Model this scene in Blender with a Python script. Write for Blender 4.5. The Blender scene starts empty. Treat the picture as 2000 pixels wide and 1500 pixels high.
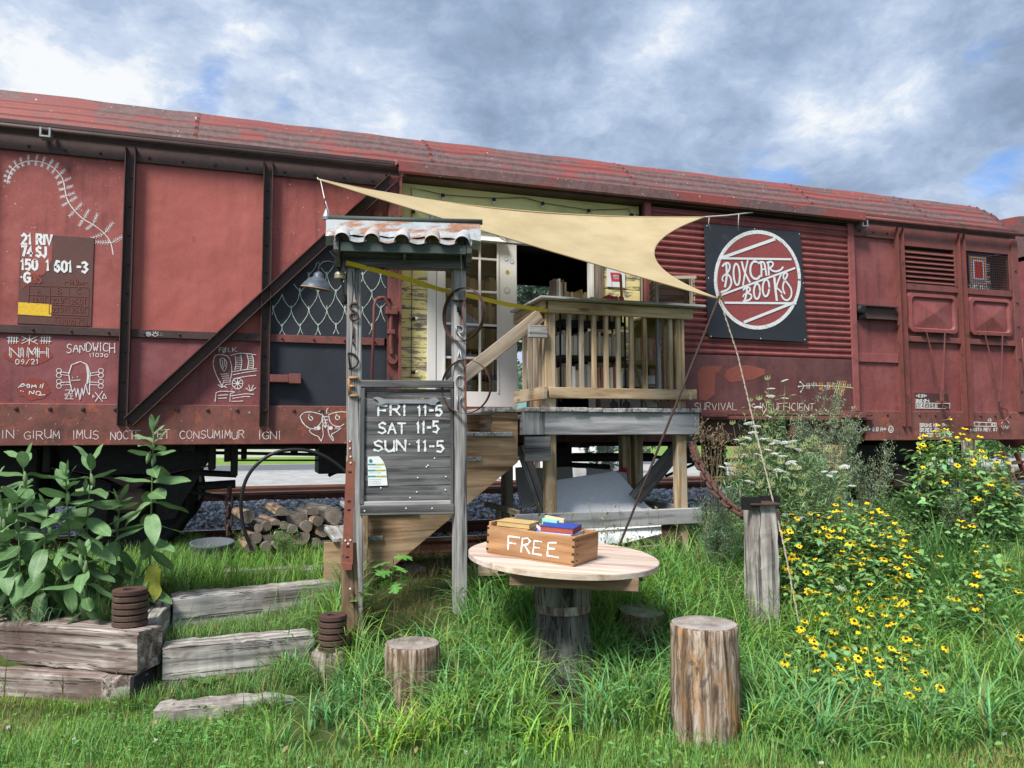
import bpy, math, random
import numpy as np
from mathutils import Vector, Matrix
R = math.radians
rnd = random.Random(7)
npr = np.random.default_rng(7)
scene = bpy.context.scene

# ------------------------------------------------------------------ camera
YAW, PITCH, ROLL, EYE = R(18.4), R(4.03), R(0.24), 1.55
f0 = Vector((math.sin(YAW), math.cos(YAW), 0)); r0 = Vector((math.cos(YAW), -math.sin(YAW), 0)); u0 = Vector((0, 0, 1))
FW = f0*math.cos(PITCH) + u0*math.sin(PITCH)
_u = u0*math.cos(PITCH) - f0*math.sin(PITCH)
RT = r0*math.cos(ROLL) - _u*math.sin(ROLL)
UP = _u*math.cos(ROLL) + r0*math.sin(ROLL)
CAM = Vector((0, 0, EYE))
cd = bpy.data.cameras.new('camera'); cam = bpy.data.objects.new('camera', cd); scene.collection.objects.link(cam)
cd.sensor_width = 36; cd.lens = 27.0; cd.clip_start = 0.05; cd.clip_end = 3000
m3 = Matrix((RT, UP, -FW)).transposed()
cam.matrix_world = Matrix.Translation(CAM) @ m3.to_4x4()
scene.camera = cam

# ------------------------------------------------------------------ light
EXPO = 1.10
vs = scene.view_settings
vs.view_transform = 'Standard'; vs.look = 'None'; vs.gamma = 1; vs.exposure = EXPO; vs.use_curve_mapping = False
SUN_EL, SUN_AZ = R(52), R(-128)       # azimuth clockwise from +Y: the sun stands behind the camera, to its left
sd = bpy.data.lights.new('sun', 'SUN'); sd.energy = 2.7; sd.angle = R(16); sd.color = (1.0, 0.965, 0.91)
so = bpy.data.objects.new('sun', sd); scene.collection.objects.link(so)
sdir = Vector((math.sin(SUN_AZ)*math.cos(SUN_EL), math.cos(SUN_AZ)*math.cos(SUN_EL), math.sin(SUN_EL)))
so.rotation_euler = sdir.to_track_quat('Z', 'Y').to_euler()
so.location = (0, 0, 20)

def ray(px, py):
    return FW + RT*((px-1000)/1500) - UP*((py-750)/1500)
def at(px, py, d):                      # point at view depth d
    return CAM + ray(px, py)*d
def onY(px, py, Y):
    d = ray(px, py); return CAM + d*(Y/d.y)
def onZ(px, py, Z):
    d = ray(px, py); return CAM + d*((Z-EYE)/d.z)
def onP(px, py, p, n):
    d = ray(px, py); n = Vector(n); return CAM + d*((Vector(p)-CAM).dot(n)/d.dot(n))

# ------------------------------------------------------------------ node helpers
class NT:
    def __init__(s, tree):
        s.t = tree; s.t.nodes.clear()
    def put(s, sock, v):
        if isinstance(v, bpy.types.NodeSocket): s.t.links.new(v, sock)
        elif v is not None:
            try: sock.default_value = v
            except Exception: sock.default_value = tuple(v)+(1,)
    def n(s, typ, ins=None, **props):
        nd = s.t.nodes.new(typ)
        for k, v in props.items(): setattr(nd, k, v)
        for k, v in (ins or {}).items(): s.put(nd.inputs[k], v)
        return nd
    def attr(s, name): return s.n('ShaderNodeAttribute', attribute_name=name)
    def gc(s): return s.attr('gc').outputs['Vector']
    def tint(s): return s.attr('tint').outputs['Color']
    def sc(s, v, k, off=(0, 0, 0)):
        return s.n('ShaderNodeMapping', {'Vector': v, 'Scale': k, 'Location': off}).outputs[0]
    def noise(s, v, scale=5, detail=4, rough=.55, dist=0):
        return s.n('ShaderNodeTexNoise', {'Vector': v, 'Scale': scale, 'Detail': detail, 'Roughness': rough, 'Distortion': dist}).outputs['Fac']
    def ramp(s, f, stops, interp='LINEAR'):
        nd = s.n('ShaderNodeValToRGB', {'Fac': f}); cr = nd.color_ramp; cr.interpolation = interp
        while len(cr.elements) < len(stops): cr.elements.new(.5)
        for e, (p, c) in zip(cr.elements, stops):
            e.position = p; e.color = (c, c, c, 1) if isinstance(c, (int, float)) else tuple(c)+(1,)
        return nd.outputs['Color']
    def mix(s, f, a, b, mode='MIX'):
        nd = s.n('ShaderNodeMix', data_type='RGBA', blend_type=mode)
        s.put(nd.inputs[0], f)
        for i, v in ((6, a), (7, b)):
            s.put(nd.inputs[i], v if isinstance(v, bpy.types.NodeSocket) or len(v) == 4 else tuple(v)+(1,))
        return nd.outputs[2]
    def m(s, op, a, b=None, clamp=False):
        nd = s.n('ShaderNodeMath', operation=op, use_clamp=clamp); s.put(nd.inputs[0], a)
        if b is not None: s.put(nd.inputs[1], b)
        return nd.outputs[0]
    def sep(s, v): return s.n('ShaderNodeSeparateXYZ', {0: v}).outputs
    def bump(s, h, strength=.5, dist=.01, normal=None):
        nd = s.n('ShaderNodeBump', {'Height': h, 'Strength': strength, 'Distance': dist})
        if normal is not None: s.put(nd.inputs['Normal'], normal)
        return nd.outputs[0]
    def out(s, col, rough=.8, metal=0, normal=None, spec=.35, extra=None):
        b = s.n('ShaderNodeBsdfPrincipled', {'Base Color': col, 'Roughness': rough, 'Metallic': metal, 'Specular IOR Level': spec})
        if normal is not None: s.put(b.inputs['Normal'], normal)
        o = s.n('ShaderNodeOutputMaterial'); sh = b.outputs[0]
        if extra: sh = extra(s, b, normal)
        s.t.links.new(sh, o.inputs[0]); return b
MAT = {}
def mat(name):
    m = bpy.data.materials.new(name); m.use_nodes = True; MAT[name] = m
    return NT(m.node_tree)

def wood(name, light, mid, dark, grain=26, crack=.62, patch=None, patch_amt=.5, rough=.85, bump=.5, use_tint=True, knots=True, sc=1.0):
    t = mat(name); g = t.gc()
    gs = t.sc(g, (1.2*sc, grain*sc, grain*sc))
    n1 = t.noise(gs, 1.0, 6, .62, .35)
    n2 = t.noise(t.sc(g, (.9, 7, 7)), 1.3, 4, .6, .6)
    f = t.m('ADD', t.m('MULTIPLY', n1, .65), t.m('MULTIPLY', n2, .35))
    c = t.ramp(f, [(.37, dark), (.48, mid), (.58, light)])
    if patch:
        pm = t.ramp(t.noise(t.sc(g, (1.5, 3, 3)), 1.6, 5, .65, .5), [(.60-.25*patch_amt, 0), (.72-.15*patch_amt, 1)])
        c = t.mix(t.m('MULTIPLY', pm, .85), c, patch)
    cr = t.noise(t.sc(g, (.8, 55, 55)), 1.0, 3, .5, .8)
    cm = t.ramp(cr, [(crack, 0), (crack+.05, 1)])
    c = t.mix(t.m('MULTIPLY', cm, .75), c, tuple(x*.18 for x in dark))
    if knots:
        vo = t.n('ShaderNodeTexVoronoi', {'Vector': t.sc(g, (1.6, 6, 6)), 'Scale': 1.0, 'Randomness': 1.0}).outputs['Distance']
        km = t.ramp(vo, [(.05, 1), (.12, 0)])
        c = t.mix(t.m('MULTIPLY', km, .7), c, tuple(x*.4 for x in dark))
    if use_tint: c = t.mix(1.0, c, t.tint(), 'MULTIPLY')
    h = t.m('SUBTRACT', n1, t.m('MULTIPLY', cm, .8))
    t.out(c, rough, 0, t.bump(h, bump, .006), .25)
def paint(name, base, alt, rust=None, rust_lo=.6, scale=2.5, rough=.6, bump=.25, speck=None, aniso=(1, 1, 1), edge=.03, metal=0, fine=.08, use_tint=False, mott=1.0, streak=0):
    t = mat(name); g = t.gc(); gs = t.sc(g, aniso)
    n1 = t.noise(gs, scale, 6, .6, .3)
    c = t.ramp(n1, [(.5-.18/mott, alt), (.5+.14/mott, base)])
    hf = t.noise(g, 45, 4, .6)
    c = t.mix(fine*2, c, t.ramp(hf, [(.3, tuple(x*.45 for x in base)), (.7, tuple(min(1, x*1.5) for x in base))]))
    h = hf; n0 = t.bump(t.noise(t.sc(g, (1, 1, .8)), 1.9, 3, .5), .55, .07) if streak else None
    if rust:
        n2 = t.noise(t.sc(gs, (1, 1, 1), (3.3, 1.7, 9.1)), scale*1.3, 7, .68, .25)
        rm = t.ramp(n2, [(rust_lo, 0), (rust_lo+edge, 1)])
        rc = t.ramp(t.noise(g, 22, 5, .65), [(.3, tuple(x*.5 for x in rust)), (.7, rust)])
        c = t.mix(t.m('MULTIPLY', rm, .9), c, rc)
        h = t.m('SUBTRACT', t.m('MULTIPLY', hf, .6), t.m('MULTIPLY', rm, .5))
    if streak:      # rain washed grime and fading, running down the sheet
        sv = t.ramp(t.noise(t.sc(g, (9, 9, .7)), 1.0, 6, .7, .2), [(.50, 0), (.68, 1)])
        bl = t.ramp(t.noise(t.sc(g, (1, 1, 1), (7, 3, 1)), 1.7, 7, .72), [(.46, 0), (.60, 1)])
        c = t.mix(t.m('MULTIPLY', sv, streak), c, tuple(x*.38+.012 for x in alt))
        c = t.mix(t.m('MULTIPLY', bl, streak*.8), c, tuple(min(1, x*1.15+.03) for x in base))
        ch = t.ramp(t.noise(t.sc(g, (3, 3, 1.2), (1, 9, 4)), 6, 5, .75), [(.68, 0), (.69, 1)])
        c = t.mix(t.m('MULTIPLY', ch, .55), c, (.10, .045, .04))
        rr0 = t.ramp(t.noise(t.sc(g, (22, 22, .9), (3, 3, 3)), 1.0, 4, .6), [(.66, 0), (.74, 1)])
        c = t.mix(t.m('MULTIPLY', rr0, streak*.9), c, (.13, .055, .035))
    if speck:
        sm = t.ramp(t.noise(g, 38, 2, .5), [(.73, 0), (.75, 1)])
        c = t.mix(sm, c, speck)
    if use_tint: c = t.mix(1.0, c, t.tint(), 'MULTIPLY')
    t.out(c, rough, metal, t.bump(h, bump, .004, n0), .35)
def flat(name, col, rough=.8, metal=0, var=.15, scale=30, use_tint=False, bump=.1, spec=.3):
    t = mat(name); n = t.noise(t.gc(), scale, 4, .6)
    c = t.ramp(n, [(.3, tuple(x*(1-var) for x in col)), (.7, tuple(min(1, x*(1+var)) for x in col))])
    if use_tint: c = t.mix(1.0, c, t.tint(), 'MULTIPLY')
    t.out(c, rough, metal, t.bump(n, bump, .002), spec)
def leafmat(name, tr=.28, rough=.55, vein=False):
    t = mat(name); c = t.mix(.35, t.tint(), t.mix(1.0, t.tint(), t.ramp(t.noise(t.gc(), 14, 3), [(.3, .55), (.7, 1.4)]), 'MULTIPLY'))
    if vein:      # pale midrib: gc.y is the offset across the leaf, gc.x the place along it
        x, y, z = t.sep(t.gc())
        ay = t.m('ABSOLUTE', y)
        mid = t.ramp(ay, [(.0, 1), (.03, 0)])
        w = t.m('SINE', t.m('MULTIPLY', t.m('SUBTRACT', x, t.m('MULTIPLY', ay, .6)), 62))
        side = t.m('MULTIPLY', t.ramp(w, [(.86, 0), (.97, 1)]), .3)
        k = t.m('MAXIMUM', t.m('MULTIPLY', mid, .55), side)
        c = t.mix(k, c, (.30, .42, .20))
    def ex(s, b, nrm):
        tl = s.n('ShaderNodeBsdfTranslucent', {'Color': c})
        mx = s.n('ShaderNodeMixShader', {0: tr, 1: b.outputs[0], 2: tl.outputs[0]}); return mx.outputs[0]
    t.out(c, rough, 0, None, .3, ex)

# wagon paints
paint('wagon_red', (.35, .088, .074), (.27, .066, .058), (.22, .09, .08), .66, 1.6, .62, .35, (.5, .4, .36), fine=.09, streak=.6)
paint('wagon_red_bright', (.42, .108, .088), (.36, .090, .074), (.30, .11, .10), .72, 1.1, .6, .3, fine=.07, streak=.25)
paint('wagon_maroon', (.245, .068, .070), (.17, .048, .053), (.11, .042, .046), .62, 1.8, .62, .4, fine=.1, streak=.6)
paint('wagon_maroon_light', (.25, .068, .062), (.185, .052, .050), (.13, .05, .045), .70, 1.5, .6, .35, fine=.1, streak=.6)
paint('wagon_sill', (.22, .072, .056), (.11, .048, .040), (.40, .11, .065), .55, 5.0, .7, .5, (.55, .4, .3), edge=.08, streak=.45)
paint('wagon_frame', (.085, .046, .040), (.042, .027, .026), (.13, .055, .036), .64, 5, .6, .4, fine=.12)
paint('wagon_frame_red', (.22, .070, .060), (.115, .048, .044), (.11, .07, .045), .60, 4, .62, .4, fine=.12)
paint('roof_paint', (.28, .076, .064), (.21, .060, .056), (.19, .120, .115), .455, 1.5, .6, .4, (.6, .5, .45), aniso=(.55, 1.3, 1.3), edge=.05)
paint('black_board', (.030, .035, .045), (.022, .025, .032), (.05, .055, .065), .62, 2.5, .65, .6, fine=.05)
paint('corrugated', (.29, .080, .074), (.18, .054, .054), (.12, .065, .07), .66, 2.4, .6, .3, fine=.1, aniso=(.6, 1, 2.2), streak=.45)
paint('door_plate', (.145, .050, .047), (.088, .034, .036), (.20, .06, .045), .72, 2.0, .65, .4, aniso=(3, 1, .5), fine=.1, streak=.45)
paint('patch_red', (.27, .075, .055), (.21, .06, .045), None, .9, 4, .7, .2)
paint('plate_brown', (.14, .062, .052), (.11, .05, .045), (.2, .06, .05), .66, 3, .6, .2)
paint('rust_iron', (.098, .048, .036), (.055, .030, .025), (.15, .075, .05), .60, 9, .8, .6)
paint('rust_red', (.27, .095, .062), (.20, .07, .05), (.13, .06, .045), .60, 8, .75, .5)
paint('rust_plate', (.105, .055, .040), (.062, .042, .034), (.12, .10, .055), .50, 12, .85, .5, edge=.15)
paint('rail_rust', (.21, .095, .062), (.13, .062, .048), (.28, .15, .10), .62, 6, .75, .4, aniso=(.4, 1, 1))
flat('rail_head', (.42, .34, .30), .35, .6, .15)
flat('dark_iron', (.022, .020, .020), .6, .3, .3)
flat('black_rubber', (.018, .018, .02), .42)
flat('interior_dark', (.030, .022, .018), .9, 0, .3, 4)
flat('interior_wood', (.23, .125, .055), .7, 0, .3, 6)
paint('galvanised', (.42, .44, .44), (.29, .32, .34), (.40, .17, .08), .475, 3.6, .5, .25, aniso=(1, 2.5, 2.5), edge=.1, metal=.25)
flat('tile_metal', (.50, .50, .49), .5, .2, .2, 12, True)
paint('green_paint', (.060, .082, .072), (.045, .06, .055), (.10, .095, .08), .68, 5, .6, .3)
paint('white_paint', (.70, .69, .64), (.62, .61, .56), (.45, .42, .36), .78, 3, .5, .1, fine=.03)
paint('door_white', (.76, .75, .71), (.70, .69, .66), None, .9, 2, .45, .08, fine=.02)
flat('brush', (.80, .80, .78), .8, 0, .2, 90, True)
t = mat('chalk'); c = t.mix(1.0, (.80, .80, .78, 1), t.tint(), 'MULTIPLY'); cm = t.ramp(t.noise(t.gc(), 210, 3, .7), [(.33, 0), (.45, 1)])
def exc(s_, b, nrm): return s_.n('ShaderNodeMixShader', {0: cm, 1: s_.n('ShaderNodeBsdfTransparent').outputs[0], 2: b.outputs[0]}).outputs[0]
t.out(c, .95, 0, None, .1, exc)
flat('tinted', (1, 1, 1), .8, 0, .10, 25, True)
flat('tinted_metal', (1, 1, 1), .45, .3, .15, 25, True)
flat('steel', (.36, .36, .37), .5, .6, .2, 12)
flat('lamp_enamel', (.085, .10, .125), .45, .1, .35, 18)
# yellow boards with peeled paint
t = mat('yellow_boards'); g = t.gc()
pn = t.noise(t.sc(g, (2.2, 9, 9)), 1.6, 7, .7, .5)
fine = t.noise(t.sc(g, (1.5, 40, 40)), 1.2, 4, .6)
pm = t.ramp(t.m('ADD', t.m('MULTIPLY', pn, .8), t.m('MULTIPLY', fine, .2)), [(.515, 0), (.545, 1)])
yc = t.ramp(t.noise(g, 4, 4), [(.3, (.74, .63, .26)), (.7, (.85, .76, .36))])
wc = t.ramp(fine, [(.3, (.14, .12, .10)), (.7, (.36, .33, .28))])
t.out(t.mix(pm, yc, wc), .7, 0, t.bump(t.m('SUBTRACT', fine, pm), .4, .004))
t = mat('yellow_green_paint'); g = t.gc()
t.out(t.ramp(t.noise(t.sc(g, (1, 3, 3)), 2.2, 6, .65), [(.3, (.46, .46, .20)), (.5, (.74, .68, .30)), (.7, (.80, .75, .40))]), .7)
# woods
wood('weathered_grey', (.47, .45, .43), (.29, .28, .27), (.12, .115, .115), 24, .60, None)
wood('weathered_dark', (.19, .185, .18), (.105, .104, .105), (.042, .042, .045), 24, .60, (.21, .22, .22), .25)
wood('grey_beam', (.42, .41, .41), (.27, .27, .275), (.13, .13, .135), 18, .66, (.40, .41, .40), .3)
wood('treated_pine', (.52, .40, .26), (.35, .245, .14), (.13, .08, .042), 20, .70, (.40, .36, .28), .35, knots=True)
wood('stair_wood', (.42, .34, .255), (.26, .20, .14), (.09, .064, .045), 20, .70, (.30, .27, .22), .4)
wood('tie_grey', (.56, .52, .48), (.35, .325, .30), (.12, .11, .10), 20, .585, (.19, .15, .13), .55, bump=.9)
wood('tie_brown', (.50, .44, .39), (.235, .185, .16), (.085, .062, .054), 20, .59, (.15, .10, .085), .55, bump=.9)
wood('post_brown', (.27, .18, .115), (.18, .115, .07), (.09, .055, .035), 22, .62, None, bump=.7)
wood('table_wood', (.66, .56, .49), (.55, .43, .36), (.36, .26, .21), 22, .72, (.60, .52, .46), .35, rough=.7, bump=.25)
wood('crate_wood', (.52, .30, .15), (.40, .205, .095), (.24, .11, .048), 22, .72, (.34, .18, .09), .3, rough=.65, bump=.25)
for sname, sor, samt in (('stump_side', (.48, .24, .09), .75), ('stump_grey', (.34, .25, .17), .45)):
    t = mat(sname); g = t.gc()
    n1 = t.noise(t.sc(g, (2.2, 34, 34)), 1.0, 8, .68, .5); n2 = t.noise(t.sc(g, (1.5, 5, 5)), 1.6, 6, .7, .8); n3 = t.noise(t.sc(g, (2.2, 7, 7), (4, 8, 2)), 1.5, 6, .7, .6)
    c = t.ramp(n1, [(.34, (.05, .035, .026)), (.46, (.19, .125, .08)), (.56, (.40, .31, .24)), (.68, (.60, .54, .47))])
    c = t.mix(t.m('MULTIPLY', t.ramp(n2, [(.50, 0), (.60, 1)]), samt), c, t.ramp(n1, [(.35, tuple(q*.3 for q in sor)), (.6, sor)]))
    c = t.mix(t.m('MULTIPLY', t.ramp(n3, [(.55, 0), (.62, 1)]), .75), c, (.055, .045, .042))
    c = t.mix(1.0, c, t.tint(), 'MULTIPLY')
    t.out(c, .88, 0, t.bump(t.m('ADD', n1, t.m('MULTIPLY', n2, .8)), 1.0, .012), .2)
    wood('stump_dark', (.20, .185, .17), (.095, .088, .082), (.026, .024, .024), 16, .58, (.26, .23, .19), .45, bump=1.0, knots=False)
    wood('old_crate', (.30, .25, .20), (.20, .155, .12), (.10, .075, .055), 24, .66, None)
    wood('plain_board', (.50, .42, .32), (.42, .34, .25), (.28, .22, .16), 24, .8, None, knots=False)
# end grain
t = mat('end_grain'); g = t.gc()
x, y, z = t.sep(g)
rr = t.m('SQRT', t.m('ADD', t.m('MULTIPLY', x, x), t.m('MULTIPLY', y, y)))
dn = t.noise(g, 7, 4, .6)
rings = t.m('SINE', t.m('ADD', t.m('MULTIPLY', rr, 420), t.m('MULTIPLY', dn, 14)))
an = t.noise(t.n('ShaderNodeVectorMath', {0: g}, operation='NORMALIZE').outputs[0], 9, 4, .7)
c = t.ramp(t.m('ADD', t.m('MULTIPLY', rings, .035), t.m('ADD', t.m('MULTIPLY', an, .55), t.m('MULTIPLY', dn, .45))), [(.32, (.07, .06, .055)), (.48, (.26, .22, .19)), (.66, (.50, .46, .42))])
c = t.mix(1.0, c, t.tint(), 'MULTIPLY')
t.out(c, .85, 0, t.bump(t.m('ADD', t.m('MULTIPLY', rings, .35), t.m('MULTIPLY', an, 4)), .6, .005))
# fabric sail
t = mat('sail_cloth'); g = t.gc()
wv = t.noise(t.sc(g, (140, 140, 140)), 1, 2)
c = t.ramp(t.noise(g, 3, 4), [(.3, (.46, .36, .20)), (.7, (.62, .50, .30))])
c = t.mix(.25, c, t.ramp(wv, [(.3, (.32, .25, .13)), (.7, (.62, .51, .32))]))
def ex(s, b, nrm):
    tl = s.n('ShaderNodeBsdfTranslucent', {'Color': c}); return s.n('ShaderNodeMixShader', {0: .25, 1: b.outputs[0], 2: tl.outputs[0]}).outputs[0]
t.out(c, .9, 0, t.bump(wv, .2, .002), .1, ex)
# glass
t = mat('window_glass')
o = t.n('ShaderNodeOutputMaterial'); tr = t.n('ShaderNodeBsdfTransparent', {'Color': (.86, .88, .86, 1)}); gl = t.n('ShaderNodeBsdfGlossy', {'Roughness': .03, 'Color': (.9, .9, .9, 1)})
fr = t.n('ShaderNodeFresnel', {'IOR': 1.5}); mx = t.n('ShaderNodeMixShader', {0: fr.outputs[0], 1: tr.outputs[0], 2: gl.outputs[0]})
t.t.links.new(mx.outputs[0], o.inputs[0])
# plants
leafmat('grass_blade', .30, .5)
leafmat('leaf', .22, .5)
leafmat('broad_leaf', .22, .45, True)
leafmat('petal', .25, .6)
# ground, gravel, road
t = mat('soil_turf'); g = t.n('ShaderNodeNewGeometry').outputs['Position']
c = t.ramp(t.noise(g, 9, 6, .65), [(.3, (.035, .045, .015)), (.5, (.055, .085, .022)), (.68, (.11, .10, .05))])
t.out(c, .95, 0, t.bump(t.noise(g, 40, 5), .8, .02), .1)
t = mat('gravel_ground'); g = t.n('ShaderNodeNewGeometry').outputs['Position']
c = t.ramp(t.noise(g, 22, 6, .7), [(.3, (.16, .16, .165)), (.5, (.36, .36, .37)), (.7, (.58, .58, .58))])
t.out(c, .95, 0, t.bump(t.noise(g, 30, 4), 1, .03), .2)
t = mat('lot_gravel'); g = t.n('ShaderNodeNewGeometry').outputs['Position']
c = t.ramp(t.noise(g, 3, 8, .75), [(.3, (.20, .20, .19)), (.5, (.34, .335, .32)), (.7, (.48, .47, .45))])
t.out(c, .95)
flat('asphalt', (.12, .125, .14), .8, 0, .15, 6)
flat('road_line', (.75, .75, .72), .7)
t = mat('far_grass'); g = t.n('ShaderNodeNewGeometry').outputs['Position']
t.out(t.ramp(t.noise(g, 1.2, 6, .7), [(.3, (.10, .19, .02)), (.7, (.20, .31, .05))]), .9)
flat('stone', (1, 1, 1), .85, 0, .3, 60, True, .3)

# ------------------------------------------------------------------ world
w = bpy.data.worlds.new('World'); scene.world = w; w.use_nodes = True
t = NT(w.node_tree)
KS = 2**(-EXPO)
d = t.n('ShaderNodeTexCoord').outputs['Generated']
nv = t.n('ShaderNodeVectorMath', {0: d}, operation='NORMALIZE').outputs[0]
x, y, z = t.sep(nv)
zz = t.m('ADD', t.m('MAXIMUM', z, 0.0), .28)
pl = t.n('ShaderNodeCombineXYZ', {0: t.m('DIVIDE', x, zz), 1: t.m('DIVIDE', y, zz), 2: 0.0}).outputs[0]
wn = t.n('ShaderNodeTexNoise', {'Vector': pl, 'Scale': 2.2, 'Detail': 6, 'Roughness': .6}).outputs['Color']
wp = t.n('ShaderNodeVectorMath', {0: wn, 1: (.5, .5, .5)}, operation='SUBTRACT').outputs[0]
wp = t.n('ShaderNodeVectorMath', {0: wp}, operation='SCALE'); wp.inputs['Scale'].default_value = .38
pw = t.n('ShaderNodeVectorMath', {0: pl, 1: wp.outputs[0]}, operation='ADD').outputs[0]
sv_ = t.sc(nv, (1, 1, 1.7)); sw = t.n('ShaderNodeVectorMath', {0: sv_, 1: t.n('ShaderNodeVectorMath', {0: wp.outputs[0], 1: (.35, .35, .35)}, operation='MULTIPLY').outputs[0]}, operation='ADD').outputs[0]
big = t.noise(sw, 2.4, 3, .5)
med = t.noise(sw, 6.5, 10, .64, .1)
fin = t.noise(sw, 17, 8, .62, .1)
nvw = t.n('ShaderNodeVectorMath', {0: nv, 1: t.n('ShaderNodeVectorMath', {0: wp.outputs[0], 1: (.22, .22, .22)}, operation='MULTIPLY').outputs[0]}, operation='ADD').outputs[0]
def blob(px, py, rad):
    dd = ray(px, py).normalized()
    ds = t.n('ShaderNodeVectorMath', {0: nvw, 1: tuple(dd)}, operation='DISTANCE').outputs['Value']
    q = t.m('DIVIDE', ds, rad)
    return t.m('POWER', 2.718, t.m('MULTIPLY', t.m('MULTIPLY', q, q), -1.0))
L = t.m('ADD', t.m('MULTIPLY', t.m('SUBTRACT', big, .5), .55), t.m('ADD', t.m('MULTIPLY', t.m('SUBTRACT', med, .5), 1.35), t.m('MULTIPLY', t.m('SUBTRACT', fin, .5), .75)))
L = t.m('ADD', L, .57)
for px, py, rad, k in [(40, 130, .09, .36), (230, 150, .05, .25), (470, 35, .05, .22), (700, 130, .03, .3), (1310, 70, .04, .35), (1240, 125, .05, .4), (1560, 215, .05, .55), (1720, 165, .08, .5), (1800, 190, .04, .2),
                       (1420, 160, .03, .2), (1900, 370, .09, .35), (1110, 290, .1, .18), (1380, 50, .05, .1), (800, 290, .08, .3), (100, 150, .05, .25),
                       (1040, 110, .12, -.30), (1480, 160, .09, -.2), (1960, 220, .09, -.32), (1700, 320, .12, -.25), (240, 50, .1, -.1), (950, 230, .10, -.25), (1250, 20, .06, -.22), (1330, 350, .06, -.12), (1650, 60, .08, -.12)]:
    L = t.m('ADD', L, t.m('MULTIPLY', blob(px, py, rad), k*1.1))
cc = t.ramp(L, [(.05, (.25, .33, .47)), (.32, (.33, .435, .61)), (.55, (.45, .56, .75)), (.80, (.64, .74, .90)), (1.05, (.93, .96, .99))])
ccs = t.n('ShaderNodeVectorMath', {0: cc}, operation='SCALE'); ccs.inputs['Scale'].default_value = KS
sky = t.n('ShaderNodeTexSky', sky_type='NISHITA', sun_disc=False, sun_elevation=SUN_EL, sun_rotation=SUN_AZ)
sks = t.n('ShaderNodeVectorMath', {0: sky.outputs[0], 1: (.034, .068, .108)}, operation='MULTIPLY')
B = None
for px, py, rad, k in [(385, 205, .040, .72), (415, 150, .03, .5), (560, 207, .030, .65), (350, 110, .05, .3), (30, 40, .07, .3), (1515, 345, .03, .5), (1975, 320, .03, .42), (690, 225, .03, .3)]:
    b = t.m('MULTIPLY', blob(px, py, rad*1.0), k*.98); B = b if B is None else t.m('ADD', B, b)
B = t.m('ADD', t.m('ADD', B, t.m('MULTIPLY', t.m('SUBTRACT', t.noise(sw, 9, 7, .62), .5), 1.9)), t.m('MULTIPLY', t.m('SUBTRACT', .42, big), 1.2))
Bm = t.ramp(B, [(.30, 0), (1.15, 1)])
colr = t.mix(Bm, ccs.outputs[0], sks.outputs[0])
bg = t.n('ShaderNodeBackground', {'Color': colr, 'Strength': 1.0})
o = t.n('ShaderNodeOutputWorld'); t.t.links.new(bg.outputs[0], o.inputs[0])

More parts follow.
